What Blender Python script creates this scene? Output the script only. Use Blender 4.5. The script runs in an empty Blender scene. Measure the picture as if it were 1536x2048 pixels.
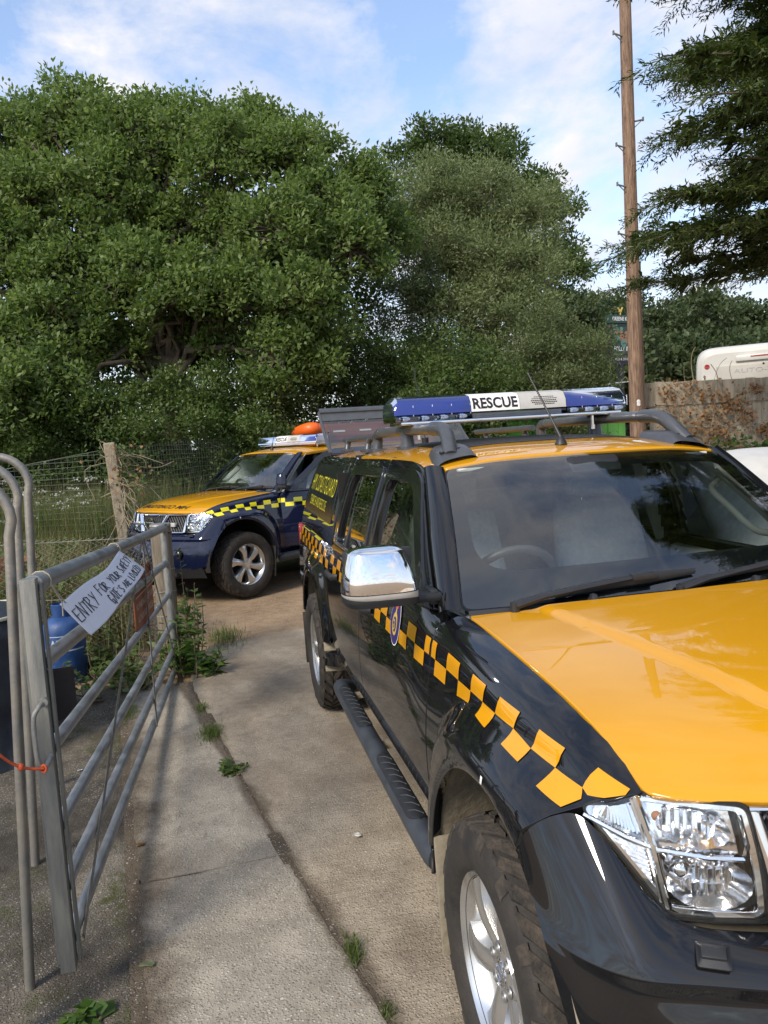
import bpy, bmesh, math, random
import numpy as np
from mathutils import Vector, Matrix, Quaternion
from mathutils.geometry import delaunay_2d_cdt
random.seed(7); np.random.seed(7)
SC = bpy.context.scene
COL = SC.collection
R = math.radians

# ------------------------------------------------------------------ camera
CAM_POS = (1.7268, -1.4666, 1.7396)
CAM_R = ((0.2234225179, 0.9728422647, -0.0605004662), (-0.0808060008, 0.0803421915, 0.9934865487), (-0.9713664441, 0.2170784655, -0.0965617476))
cam = bpy.data.cameras.new('camera'); camo = bpy.data.objects.new('camera', cam); COL.objects.link(camo)
rt, up, fw = (Vector(v) for v in CAM_R)
m = Matrix((rt, up, -fw)).transposed().to_4x4(); m.translation = CAM_POS
camo.matrix_world = m
cam.sensor_fit = 'VERTICAL'; cam.sensor_height = 24.0; cam.lens = 24.0 * 1537.08 / 2048
cam.clip_start = 0.05; cam.clip_end = 3000
SC.camera = camo
SC.render.resolution_x = 768; SC.render.resolution_y = 1024

# ------------------------------------------------------------------ light
SUN_EL, SUN_AZ = R(38), R(-48)          # azimuth: direction TO the sun measured from +X towards +Y
world = bpy.data.worlds.new('World'); SC.world = world; world.use_nodes = True
def build_world():
    nt = world.node_tree; n = nt.nodes; n.clear(); L = nt.links.new
    out = n.new('ShaderNodeOutputWorld'); bg = n.new('ShaderNodeBackground'); bg.inputs[1].default_value = 0.080
    sky = n.new('ShaderNodeTexSky'); sky.sky_type = 'NISHITA'; sky.sun_disc = False
    sky.sun_elevation = SUN_EL; sky.sun_rotation = R(90) - SUN_AZ; sky.air_density = 1.0; sky.dust_density = 0.4; sky.ozone_density = 2.5; sky.altitude = 20
    tc = n.new('ShaderNodeTexCoord')
    sep = n.new('ShaderNodeSeparateXYZ'); L(tc.outputs['Generated'], sep.inputs[0])
    # project direction on a cloud plane so the clouds flatten towards the horizon
    den = n.new('ShaderNodeMath'); den.operation = 'MAXIMUM'; L(sep.outputs[2], den.inputs[0]); den.inputs[1].default_value = 0.0
    den2 = n.new('ShaderNodeMath'); den2.operation = 'ADD'; L(den.outputs[0], den2.inputs[0]); den2.inputs[1].default_value = 0.22
    dx = n.new('ShaderNodeMath'); dx.operation = 'DIVIDE'; L(sep.outputs[0], dx.inputs[0]); L(den2.outputs[0], dx.inputs[1])
    dy = n.new('ShaderNodeMath'); dy.operation = 'DIVIDE'; L(sep.outputs[1], dy.inputs[0]); L(den2.outputs[0], dy.inputs[1])
    com = n.new('ShaderNodeCombineXYZ'); L(dx.outputs[0], com.inputs[0]); L(dy.outputs[0], com.inputs[1]); com.inputs[2].default_value = 14.2
    n1 = n.new('ShaderNodeTexNoise'); n1.inputs['Scale'].default_value = 3.0; n1.inputs['Detail'].default_value = 9; n1.inputs['Roughness'].default_value = 0.6; n1.inputs['Distortion'].default_value = 0.35
    L(com.outputs[0], n1.inputs[0])
    n2 = n.new('ShaderNodeTexNoise'); n2.inputs['Scale'].default_value = 6.5; n2.inputs['Detail'].default_value = 7; n2.inputs['Roughness'].default_value = 0.62
    L(com.outputs[0], n2.inputs[0])
    mx = n.new('ShaderNodeMath'); mx.operation = 'MULTIPLY_ADD'; L(n2.outputs[0], mx.inputs[0]); mx.inputs[1].default_value = 0.45; L(n1.outputs[0], mx.inputs[2])
    ramp = n.new('ShaderNodeValToRGB'); L(mx.outputs[0], ramp.inputs[0])
    e = ramp.color_ramp.elements; e[0].position = 0.62; e[0].color = (0.12, 0.12, 0.12, 1); e[1].position = 0.86; e[1].color = (0.95, 0.95, 0.95, 1)
    # cloud tint: grey undersides to warm white
    n3 = n.new('ShaderNodeTexNoise'); n3.inputs['Scale'].default_value = 3.4; n3.inputs['Detail'].default_value = 5; L(com.outputs[0], n3.inputs[0])
    tint = n.new('ShaderNodeValToRGB'); L(n3.outputs[0], tint.inputs[0])
    t = tint.color_ramp.elements; t[0].position = 0.36; t[0].color = (2.7, 2.9, 3.45, 1); t[1].position = 0.66; t[1].color = (3.9, 3.75, 3.75, 1)
    mix = n.new('ShaderNodeMix'); mix.data_type = 'RGBA'
    L(ramp.outputs[0], mix.inputs[0]); L(sky.outputs[0], mix.inputs[6]); L(tint.outputs[0], mix.inputs[7])
    # hazy cloud band that thickens towards the horizon all round
    hz = n.new('ShaderNodeMapRange'); L(sep.outputs[2], hz.inputs[0]); hz.inputs[1].default_value = 0.02; hz.inputs[2].default_value = 0.42; hz.inputs[3].default_value = 0.80; hz.inputs[4].default_value = 0.0
    hm = n.new('ShaderNodeMapRange'); L(n2.outputs[0], hm.inputs[0]); hm.inputs[1].default_value = 0.3; hm.inputs[2].default_value = 0.6; hm.inputs[3].default_value = 0.55; hm.inputs[4].default_value = 1.1
    hx = n.new('ShaderNodeMath'); hx.operation = 'MULTIPLY'; hx.use_clamp = True; L(hz.outputs[0], hx.inputs[0]); L(hm.outputs[0], hx.inputs[1])
    mixh = n.new('ShaderNodeMix'); mixh.data_type = 'RGBA'; L(hx.outputs[0], mixh.inputs[0]); L(mix.outputs[2], mixh.inputs[6]); mixh.inputs[7].default_value = (3.1, 3.15, 3.4, 1)
    L(mixh.outputs[2], bg.inputs[0]); L(bg.outputs[0], out.inputs[0])
build_world()
sun = bpy.data.lights.new('sun', 'SUN'); sun.energy = 1.15; sun.angle = R(15); sun.color = (1.0, 0.90, 0.76)
suno = bpy.data.objects.new('sun', sun); COL.objects.link(suno)
sd = Vector((math.cos(SUN_EL) * math.cos(SUN_AZ), math.cos(SUN_EL) * math.sin(SUN_AZ), math.sin(SUN_EL)))
suno.rotation_euler = sd.to_track_quat('Z', 'Y').to_euler()
suno.location = (0, 0, 30)
vs = SC.view_settings; vs.view_transform = 'Standard'; vs.look = 'None'; vs.gamma = 1; vs.use_curve_mapping = False
vs.exposure = 1.82
SC.render.engine = 'CYCLES'
SC.cycles.max_bounces = 8; SC.cycles.transparent_max_bounces = 12; SC.cycles.glossy_bounces = 5; SC.cycles.diffuse_bounces = 3; SC.cycles.transmission_bounces = 6
SC.cycles.use_denoising = True
SC.cycles.caustics_reflective = False; SC.cycles.caustics_refractive = False

# ------------------------------------------------------------------ materials
MATS = {}
def _nt(name):
    mt = bpy.data.materials.new(name); mt.use_nodes = True
    nt = mt.node_tree; b = nt.nodes['Principled BSDF']
    MATS[name] = mt
    return mt, nt, b
def _set(b, **k):
    for kk, v in k.items():
        b.inputs[kk.replace('_', ' ')].default_value = v
def pmat(name, col, rough=0.5, metal=0.0, coat=0.0, var=0.0, vscale=8.0, bump=0.0, bscale=60.0, rvar=0.0, col2=None, spec=0.5, coatr=0.03, coords='Object', stretch=None):
    """principled with procedural colour / roughness variation and fine relief"""
    mt, nt, b = _nt(name); n = nt.nodes; L = nt.links.new
    b.inputs['Base Color'].default_value = (*col, 1); b.inputs['Roughness'].default_value = rough; b.inputs['Metallic'].default_value = metal
    b.inputs['Coat Weight'].default_value = coat; b.inputs['Coat Roughness'].default_value = coatr; b.inputs['Specular IOR Level'].default_value = spec
    tc = n.new('ShaderNodeTexCoord'); src = tc.outputs[coords]
    if stretch:
        mp = n.new('ShaderNodeMapping'); mp.inputs['Scale'].default_value = stretch; L(src, mp.inputs[0]); src = mp.outputs[0]
    if var > 0 or col2 or rvar > 0:
        nz = n.new('ShaderNodeTexNoise'); nz.inputs['Scale'].default_value = vscale; nz.inputs['Detail'].default_value = 8; nz.inputs['Roughness'].default_value = 0.62
        L(src, nz.inputs[0])
        rp = n.new('ShaderNodeValToRGB'); L(nz.outputs[0], rp.inputs[0])
        c2 = col2 if col2 else tuple(min(1, c * (1 + var)) for c in col); c1 = col if col2 else tuple(c * (1 - var) for c in col)
        rp.color_ramp.elements[0].position = 0.33; rp.color_ramp.elements[0].color = (*c1, 1)
        rp.color_ramp.elements[1].position = 0.68; rp.color_ramp.elements[1].color = (*c2, 1)
        L(rp.outputs[0], b.inputs['Base Color'])
        if rvar > 0:
            mr = n.new('ShaderNodeMapRange'); L(nz.outputs[0], mr.inputs[0]); mr.inputs[1].default_value = 0.3; mr.inputs[2].default_value = 0.7
            mr.inputs[3].default_value = max(0, rough - rvar); mr.inputs[4].default_value = min(1, rough + rvar); L(mr.outputs[0], b.inputs['Roughness'])
    if bump > 0:
        nb = n.new('ShaderNodeTexNoise'); nb.inputs['Scale'].default_value = bscale; nb.inputs['Detail'].default_value = 6; L(src, nb.inputs[0])
        bp = n.new('ShaderNodeBump'); bp.inputs['Strength'].default_value = bump; bp.inputs['Distance'].default_value = 0.02; L(nb.outputs[0], bp.inputs['Height']); L(bp.outputs[0], b.inputs['Normal'])
    return mt
def paint(name, col, dust=(0.30, 0.26, 0.20), damt=0.05):
    """car paint: base + clear coat, light film of dust that gathers in patches"""
    mt, nt, b = _nt(name); n = nt.nodes; L = nt.links.new
    tc = n.new('ShaderNodeTexCoord')
    nz = n.new('ShaderNodeTexNoise'); nz.inputs['Scale'].default_value = 2.2; nz.inputs['Detail'].default_value = 10; nz.inputs['Roughness'].default_value = 0.7; L(tc.outputs['Object'], nz.inputs[0])
    sp = n.new('ShaderNodeTexNoise'); sp.inputs['Scale'].default_value = 260; sp.inputs['Detail'].default_value = 2; L(tc.outputs['Object'], sp.inputs[0])
    mr = n.new('ShaderNodeMapRange'); L(nz.outputs[0], mr.inputs[0]); mr.inputs[1].default_value = 0.42; mr.inputs[2].default_value = 0.75; mr.inputs[3].default_value = 0.15 * damt; mr.inputs[4].default_value = damt
    mr2 = n.new('ShaderNodeMapRange'); L(sp.outputs[0], mr2.inputs[0]); mr2.inputs[1].default_value = 0.55; mr2.inputs[2].default_value = 0.75; mr2.inputs[3].default_value = 0.5; mr2.inputs[4].default_value = 1.6
    mu = n.new('ShaderNodeMath'); mu.operation = 'MULTIPLY'; L(mr.outputs[0], mu.inputs[0]); L(mr2.outputs[0], mu.inputs[1])
    mix = n.new('ShaderNodeMix'); mix.data_type = 'RGBA'; L(mu.outputs[0], mix.inputs[0]); mix.inputs[6].default_value = (*col, 1); mix.inputs[7].default_value = (*dust, 1)
    L(mix.outputs[2], b.inputs['Base Color'])
    b.inputs['Roughness'].default_value = 0.5; b.inputs['Specular IOR Level'].default_value = 0.05; b.inputs['Coat Weight'].default_value = 1.0; b.inputs['Coat IOR'].default_value = 1.55
    ad = n.new('ShaderNodeMath'); ad.operation = 'MULTIPLY_ADD'; L(mu.outputs[0], ad.inputs[0]); ad.inputs[1].default_value = 1.2; ad.inputs[2].default_value = 0.015
    L(ad.outputs[0], b.inputs['Coat Roughness'])
    op = n.new('ShaderNodeTexNoise'); op.inputs['Scale'].default_value = 9; op.inputs['Detail'].default_value = 2; L(tc.outputs['Object'], op.inputs[0])
    bp = n.new('ShaderNodeBump'); bp.inputs['Strength'].default_value = 0.012; bp.inputs['Distance'].default_value = 0.01; L(op.outputs[0], bp.inputs['Height']); L(bp.outputs[0], b.inputs['Coat Normal'])
    return mt
def glass(name, tint=(0.80, 0.90, 0.86), ior=1.5, rough=0.0, refl=1.8, body=None):
    mt, nt, b = _nt(name); n = nt.nodes; L = nt.links.new; n.remove(b)
    out = [x for x in n if x.type == 'OUTPUT_MATERIAL'][0]
    tr = n.new('ShaderNodeBsdfTransparent'); tr.inputs[0].default_value = (*tint, 1)
    gl = n.new('ShaderNodeBsdfGlossy'); gl.inputs['Roughness'].default_value = rough; gl.inputs['Color'].default_value = (1, 1, 1, 1)
    fr = n.new('ShaderNodeFresnel'); fr.inputs[0].default_value = ior
    # both faces of a pane reflect
    mu = n.new('ShaderNodeMath'); mu.operation = 'MULTIPLY'; mu.use_clamp = True; L(fr.outputs[0], mu.inputs[0]); mu.inputs[1].default_value = refl
    src = tr.outputs[0]
    if body:      # part of the light is scattered in the coloured plastic
        df = n.new('ShaderNodeBsdfDiffuse'); df.inputs[0].default_value = (*body[:3], 1); m0 = n.new('ShaderNodeMixShader'); m0.inputs[0].default_value = body[3]; L(tr.outputs[0], m0.inputs[1]); L(df.outputs[0], m0.inputs[2]); src = m0.outputs[0]
    mx = n.new('ShaderNodeMixShader'); L(mu.outputs[0], mx.inputs[0]); L(src, mx.inputs[1]); L(gl.outputs[0], mx.inputs[2]); L(mx.outputs[0], out.inputs[0])
    return mt
def leafmat(name, c1, c2, trans=0.35, rough=0.5):
    mt, nt, b = _nt(name); n = nt.nodes; L = nt.links.new
    g = n.new('ShaderNodeNewGeometry')
    at = n.new('ShaderNodeAttribute'); at.attribute_name = 'tone'; ma = n.new('ShaderNodeMath'); ma.operation = 'MULTIPLY_ADD'; L(g.outputs['Random Per Island'], ma.inputs[0]); ma.inputs[1].default_value = 0.5; mb_ = n.new('ShaderNodeMath'); mb_.operation = 'MULTIPLY'; L(at.outputs['Fac'], mb_.inputs[0]); mb_.inputs[1].default_value = 0.5; L(mb_.outputs[0], ma.inputs[2])
    rp = n.new('ShaderNodeValToRGB'); L(ma.outputs[0], rp.inputs[0])
    rp.color_ramp.elements[0].color = (*c1, 1); rp.color_ramp.elements[1].color = (*c2, 1)
    L(rp.outputs[0], b.inputs['Base Color']); b.inputs['Roughness'].default_value = rough; b.inputs['Specular IOR Level'].default_value = 0.35
    tl = n.new('ShaderNodeBsdfTranslucent'); hs = n.new('ShaderNodeHueSaturation'); hs.inputs['Saturation'].default_value = 1.15; hs.inputs['Value'].default_value = 1.5
    L(rp.outputs[0], hs.inputs['Color']); L(hs.outputs[0], tl.inputs[0])
    mx = n.new('ShaderNodeMixShader'); mx.inputs[0].default_value = trans
    out = [x for x in n if x.type == 'OUTPUT_MATERIAL'][0]
    L(b.outputs[0], mx.inputs[1]); L(tl.outputs[0], mx.inputs[2]); L(mx.outputs[0], out.inputs[0])
    return mt

# ------------------------------------------------------------------ object helpers
def empty(name, loc=(0, 0, 0), rz=0.0, label=None, cat=None, group=None):
    o = bpy.data.objects.new(name, None); COL.objects.link(o); o.location = loc; o.rotation_euler = (0, 0, rz); o.empty_display_size = 0.1
    return tag(o, label, cat, group)
def tag(o, label=None, cat=None, group=None, kind=None):
    if label: o['label'] = label
    if cat: o['category'] = cat
    if group: o['group'] = group
    if kind: o['kind'] = kind
    return o
def MAT(m): return MATS[m] if isinstance(m, str) else m
def mobj(name, verts, faces, mat, parent=None, smooth=False, normals=None, loc=None, autosmooth=None):
    me = bpy.data.meshes.new(name)
    me.from_pydata([tuple(map(float, v)) for v in verts], [], [tuple(map(int, f)) for f in faces])
    if smooth:
        me.polygons.foreach_set('use_smooth', [True] * len(me.polygons))
    if isinstance(mat, (list, tuple)):
        for q in mat: me.materials.append(MAT(q))
    else: me.materials.append(MAT(mat))
    if normals is not None:
        me.normals_split_custom_set_from_vertices([tuple(map(float, q)) for q in normals])
    if autosmooth is not None: me.set_sharp_from_angle(angle=R(autosmooth))
    o = bpy.data.objects.new(name, me); COL.objects.link(o)
    if parent is not None: o.parent = parent
    if loc is not None: o.location = loc
    return o
class MB:
    """collects primitives into one mesh"""
    def __init__(s): s.v = []; s.f = []; s.mi = []; s.m = 0
    def add(s, v, f):
        o = len(s.v); s.v += [tuple(map(float, q)) for q in v]; s.f += [tuple(i + o for i in q) for q in f]; s.mi += [s.m] * len(f); return s
    def box(s, c, size, rot=None, taper=None, bev=0.0):
        hx, hy, hz = (q / 2 for q in size)
        if bev > 0:
            b = min(bev, hx * .95, hy * .95, hz * .95); P = []; 
            bm = bmesh.new(); bmesh.ops.create_cube(bm, size=1)
            for v in bm.verts: v.co = Vector((v.co.x * size[0], v.co.y * size[1], v.co.z * size[2]))
            bmesh.ops.bevel(bm, geom=list(bm.edges), offset=b, segments=2, affect='EDGES', profile=0.6)
            P = [v.co.copy() for v in bm.verts]; F = [[v.index for v in f.verts] for f in bm.faces]; bm.free()
        else:
            P = [Vector((x, y, z)) for x in (-hx, hx) for y in (-hy, hy) for z in (-hz, hz)]
            F = [(0, 1, 3, 2), (4, 6, 7, 5), (0, 4, 5, 1), (2, 3, 7, 6), (0, 2, 6, 4), (1, 5, 7, 3)]
        if taper:
            for q in P:
                if q.z > 0: q.x *= taper[0]; q.y *= taper[1]
        if rot is not None: P = [rot @ q for q in P]
        return s.add([q + Vector(c) for q in P], F)
    def tube(s, pts, rad, n=10, cap=True, ell=None):
        pts = [Vector(p) for p in pts]; m = len(pts)
        rads = rad if isinstance(rad, (list, tuple)) else [rad] * m
        V = []; F = []; prev = None
        for i, p in enumerate(pts):
            t = (pts[min(i + 1, m - 1)] - pts[max(i - 1, 0)])
            if t.length < 1e-9: t = Vector((0, 0, 1))
            t.normalize()
            if prev is None:
                a = Vector((0, 0, 1)) if abs(t.z) < 0.9 else Vector((1, 0, 0)); u = t.cross(a).normalized()
            else:
                u = prev - t * prev.dot(t)
                u = u.normalized() if u.length > 1e-6 else t.orthogonal().normalized()
            w = t.cross(u); prev = u
            e = ell if ell else (1, 1)
            for k in range(n):
                an = 2 * math.pi * k / n
                V.append(p + (u * math.cos(an) * e[0] + w * math.sin(an) * e[1]) * rads[i])
        for i in range(m - 1):
            for k in range(n):
                F.append((i * n + k, i * n + (k + 1) % n, (i + 1) * n + (k + 1) % n, (i + 1) * n + k))
        if cap: F.append(tuple(range(n))[::-1]); F.append(tuple((m - 1) * n + k for k in range(n)))
        return s.add(V, F)
    def lathe(s, prof, c=(0, 0, 0), axis='Z', n=32, a0=0, a1=2 * math.pi):
        V = []; F = []; full = abs(a1 - a0 - 2 * math.pi) < 1e-6; nn = n if full else n + 1
        for (r, h) in prof:
            for k in range(nn):
                a = a0 + (a1 - a0) * k / n; x, y = r * math.cos(a), r * math.sin(a)
                q = (x, y, h) if axis == 'Z' else ((x, h, y) if axis == 'Y' else (h, x, y))
                V.append(Vector(q) + Vector(c))
        for i in range(len(prof) - 1):
            for k in range(n):
                k2 = (k + 1) % nn; q = (i * nn + k, i * nn + k2, (i + 1) * nn + k2, (i + 1) * nn + k)
                F.append(q if axis != 'Y' else q[::-1])
        return s.add(V, F)
    def quad(s, a, b, c, d): return s.add([a, b, c, d], [(0, 1, 2, 3)])
    def grid(s, fn, nu, nv, flip=False, closeu=False):
        V = [fn(i / nu, j / nv) for j in range(nv + 1) for i in range(nu + 1)]; F = []
        for j in range(nv):
            for i in range(nu):
                q = (j * (nu + 1) + i, j * (nu + 1) + i + 1, (j + 1) * (nu + 1) + i + 1, (j + 1) * (nu + 1) + i); F.append(q[::-1] if flip else q)
        return s.add(V, F)
    def build(s, name, mat, parent=None, smooth=None, loc=None, bevel=None, sub=None):
        me = bpy.data.meshes.new(name); me.from_pydata(s.v, [], s.f)
        mats = mat if isinstance(mat, (list, tuple)) else [mat]
        for q in mats: me.materials.append(MAT(q))
        if len(mats) > 1: me.polygons.foreach_set('material_index', s.mi)
        if smooth is not None:
            me.polygons.foreach_set('use_smooth', [True] * len(me.polygons)); me.set_sharp_from_angle(angle=R(smooth))
        o = bpy.data.objects.new(name, me); COL.objects.link(o)
        if parent is not None: o.parent = parent
        if loc is not None: o.location = loc
        if bevel:
            md = o.modifiers.new('bevel', 'BEVEL'); md.width = bevel; md.segments = 2; md.limit_method = 'ANGLE'; md.angle_limit = R(40)
        if sub:
            md = o.modifiers.new('sub', 'SUBSURF'); md.levels = sub; md.render_levels = sub
        return o
def smoothpts(pts, n=6):
    """Catmull-Rom through points"""
    P = [Vector(p) for p in pts]; out = []
    for i in range(len(P) - 1):
        a = P[max(i - 1, 0)]; b = P[i]; c = P[i + 1]; d = P[min(i + 2, len(P) - 1)]
        for k in range(n):
            t = k / n
            out.append(0.5 * ((2 * b) + (c - a) * t + (2 * a - 5 * b + 4 * c - d) * t * t + (3 * b - a - 3 * c + d) * t ** 3))
    out.append(P[-1]); return out
def sstep(x, a, b):
    t = np.clip((np.asarray(x, float) - a) / (b - a), 0, 1); return t * t * (3 - 2 * t)

class Pchip:
    def __init__(s, xs, ys):
        o = np.argsort(xs); s.x = np.asarray(xs, float)[o]; s.y = np.asarray(ys, float)[o]
        h = np.diff(s.x); d = np.diff(s.y) / h; m = np.zeros(len(s.x)); m[0] = d[0]; m[-1] = d[-1]
        for i in range(1, len(d)):
            m[i] = 0 if d[i - 1] * d[i] <= 0 else (2 * h[i] + h[i - 1] + h[i] + 2 * h[i - 1]) / ((2 * h[i] + h[i - 1]) / d[i - 1] + (h[i] + 2 * h[i - 1]) / d[i])
        s.m = m
    def __call__(s, x):
        x = np.asarray(x, float); i = np.clip(np.searchsorted(s.x, x) - 1, 0, len(s.x) - 2); h = s.x[i + 1] - s.x[i]; t = (x - s.x[i]) / h
        tc = np.clip(t, 0, 1)
        y = s.y[i] * (1 + 2 * tc) * (1 - tc) ** 2 + s.m[i] * h * tc * (1 - tc) ** 2 + s.y[i + 1] * tc ** 2 * (3 - 2 * tc) + s.m[i + 1] * h * tc ** 2 * (tc - 1)
        return y + (t - tc) * h * np.where(t < 0, s.m[0], s.m[-1])

def inside(poly, P):
    x, y = P[:, 0], P[:, 1]; c = np.zeros(len(P), bool); n = len(poly); j = n - 1
    for i in range(n):
        xi, yi = poly[i]; xj, yj = poly[j]
        if yi != yj:
            c ^= ((yi > y) != (yj > y)) & (x < (xj - xi) * (y - yi) / (yj - yi) + xi)
        j = i
    return c
def segdist(poly, P):
    d = np.full(len(P), 1e9); n = len(poly)
    for i in range(n):
        a = np.array(poly[i]); b = np.array(poly[(i + 1) % n]); ab = b - a; l = ab @ ab
        if l < 1e-14: continue
        t = np.clip(((P - a) @ ab) / l, 0, 1); q = a + t[:, None] * ab
        d = np.minimum(d, np.hypot(*(P - q).T))
    return d
def dens(poly, st):
    out = []; n = len(poly)
    for i in range(n):
        a = np.array(poly[i], float); b = np.array(poly[(i + 1) % n], float); k = max(1, int(np.ceil(np.linalg.norm(b - a) / st)))
        for j in range(k): out.append(a + (b - a) * j / k)
    return out
def surf_normals(surf, U, V, flip):
    e = 1e-3
    du = (np.array(surf(U + e, V)) - np.array(surf(U - e, V))).T; dv = (np.array(surf(U, V + e)) - np.array(surf(U, V - e))).T
    n = np.cross(du, dv); n /= np.linalg.norm(n, axis=1)[:, None] + 1e-12
    return -n if flip else n
def panel(name, outline, surf, mat, parent, step=0.03, depth=0.02, flip=False, holes=(), off=0.0, roll=0.003):
    """sheet-metal panel: 2-D outline triangulated, mapped on surf(u,v)->(x,y,z), edges folded inwards"""
    loops = [dens(outline, step)] + [dens(h, step) for h in holes]
    allp = np.array([q for l in loops for q in l])
    lo, hi = allp.min(0), allp.max(0)
    gx = np.arange(lo[0] + step / 2, hi[0], step); gy = np.arange(lo[1] + step / 2, hi[1], step)
    G = np.array([(a, b) for a in gx for b in gy]) if len(gx) and len(gy) else np.zeros((0, 2))
    if len(G):
        k = inside(loops[0], G)
        for h in loops[1:]: k &= ~inside(h, G)
        G = G[k]
    if len(G):
        d = np.full(len(G), 1e9)
        for l in loops: d = np.minimum(d, segdist(l, G))
        G = G[d > step * 0.45]
    pts = [Vector((float(q[0]), float(q[1]))) for q in allp] + [Vector((float(q[0]), float(q[1]))) for q in G]
    edges = []; o = 0
    for l in loops:
        edges += [(o + i, o + (i + 1) % len(l)) for i in range(len(l))]; o += len(l)
    rv, re, rf, ov, oe, of = delaunay_2d_cdt(pts, edges, [], 0, 1e-7)
    V2 = np.array([(q.x, q.y) for q in rv]); F = [tuple(f) for f in rf]
    cen = np.array([V2[list(f)].mean(0) for f in F])
    k = inside(loops[0], cen)
    for h in loops[1:]: k &= ~inside(h, cen)
    F = [f for f, q in zip(F, k) if q]
    P = np.array(surf(V2[:, 0], V2[:, 1])).T; N = surf_normals(surf, V2[:, 0], V2[:, 1], flip)
    P = P + N * off
    tri = []
    for f in F:
        a, b, c = (P[i] for i in f[:3])
        tri.append(f if np.dot(np.cross(b - a, c - a), N[f[0]]) > 0 else f[::-1])
    verts = [p for p in P]; nor = [q for q in N]
    if depth > 0:
        cnt = {}
        for f in tri:
            for i in range(len(f)):
                e = (f[i], f[(i + 1) % len(f)]); cnt[e] = 1
        bnd = [e for e in cnt if (e[1], e[0]) not in cnt]
        outd = {}
        for a, b in bnd:
            t = P[b] - P[a]; o = np.cross(t, N[a]); o /= np.linalg.norm(o) + 1e-12
            outd[a] = outd.get(a, 0) + o; outd[b] = outd.get(b, 0) + o
        r1 = {}; r2 = {}
        for q, o in outd.items():
            o = o / (np.linalg.norm(o) + 1e-12)
            r1[q] = len(verts); verts.append(P[q] + o * roll * 0.6 - N[q] * roll); nor.append(o * 0.9 + N[q] * 0.3)
            r2[q] = len(verts); verts.append(P[q] + o * roll * 0.6 - N[q] * depth); nor.append(o)
        for a, b in bnd:
            tri.append((b, a, r1[a], r1[b])); tri.append((r1[b], r1[a], r2[a], r2[b]))
    return mobj(name, verts, tri, mat, parent, smooth=True, normals=nor)
def decal(name, polys, surf, mat, parent, off=0.0022, step=0.02, flip=False):
    """thin printed film: list of 2-D convex polygons laid on surf"""
    V = []; Fa = []; NN = []
    for poly in polys:
        L_ = dens(poly, step); A = np.array(L_)
        lo, hi = A.min(0), A.max(0); gx = np.arange(lo[0] + step / 2, hi[0], step); gy = np.arange(lo[1] + step / 2, hi[1], step)
        G = np.array([(a, b) for a in gx for b in gy]) if len(gx) and len(gy) else np.zeros((0, 2))
        if len(G):
            G = G[inside(L_, G)]
            if len(G): G = G[segdist(L_, G) > step * .4]
        pts = [Vector((float(a), float(b))) for a, b in list(A) + list(G)]
        rv, re, rf, *_ = delaunay_2d_cdt(pts, [(i, (i + 1) % len(L_)) for i in range(len(L_))], [], 0, 1e-7)
        V2 = np.array([(q.x, q.y) for q in rv]); F = [f for f in rf]
        cen = np.array([V2[list(f)].mean(0) for f in F]); k = inside(L_, cen)
        P = np.array(surf(V2[:, 0], V2[:, 1])).T; N = surf_normals(surf, V2[:, 0], V2[:, 1], flip); P = P + N * off
        o = len(V); V += list(P); NN += list(N)
        for f, q in zip(F, k):
            if not q: continue
            a, b, c = (P[i] for i in f[:3])
            g = tuple(i + o for i in f); Fa.append(g if np.dot(np.cross(b - a, c - a), N[f[0]]) > 0 else g[::-1])
    return mobj(name, V, Fa, mat, parent, smooth=True, normals=NN)
def text2d(s, size=1.0, bold=0.0, spacing=1.0):
    """outline text as 2-D triangles: (verts, faces, width)"""
    c = bpy.data.curves.new('t', 'FONT'); c.body = s; c.size = size; c.offset = bold; c.space_character = spacing; c.resolution_u = 3; c.fill_mode = 'FRONT'
    o = bpy.data.objects.new('t', c); COL.objects.link(o)
    dg = bpy.context.evaluated_depsgraph_get(); me = o.evaluated_get(dg).to_mesh()
    V = np.array([v.co[:2] for v in me.vertices]); F = [tuple(p.vertices) for p in me.polygons]
    bpy.data.objects.remove(o); bpy.data.curves.remove(c)
    return V, F
def text_on(name, s, surf, u0, v0, w, h, mat, parent, bold=0.0, off=0.002, flipu=False, flip=False, sub=True, mirror_glyphs=False, spacing=1.0):
    """text whose box (w x h) is laid on surf from lower-left (u0,v0); flipu runs it towards -u"""
    V, F = text2d(s, 1.0, bold, spacing); lo = V.min(0); hi = V.max(0); V = (V - lo) / (hi - lo)
    bm = bmesh.new(); vs_ = [bm.verts.new((float(a), float(b), 0)) for a, b in V]
    for f in F:
        try: bm.faces.new([vs_[i] for i in f])
        except ValueError: pass
    for k_ in range(1, 10):
        bmesh.ops.bisect_plane(bm, geom=bm.verts[:] + bm.edges[:] + bm.faces[:], plane_co=(0, k_ / 10, 0), plane_no=(0, 1, 0))
        bmesh.ops.bisect_plane(bm, geom=bm.verts[:] + bm.edges[:] + bm.faces[:], plane_co=(k_ / 10, 0, 0), plane_no=(1, 0, 0))
    bmesh.ops.triangulate(bm, faces=bm.faces[:])
    bm.verts.index_update()
    A = np.array([v.co[:2] for v in bm.verts]); F = [[v.index for v in f.verts] for f in bm.faces]; bm.free()
    U = A[:, 0]
    if mirror_glyphs: U = 1 - U
    U = u0 - U * w if flipu else u0 + U * w; W = v0 + A[:, 1] * h
    P = np.array(surf(U, W)).T; N = surf_normals(surf, U, W, flip); P = P + N * off
    T = []
    for f in F:
        a, b, c = (P[i] for i in f); T.append(f if np.dot(np.cross(b - a, c - a), N[f[0]]) > 0 else f[::-1])
    return mobj(name, P, T, mat, parent)
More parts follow.
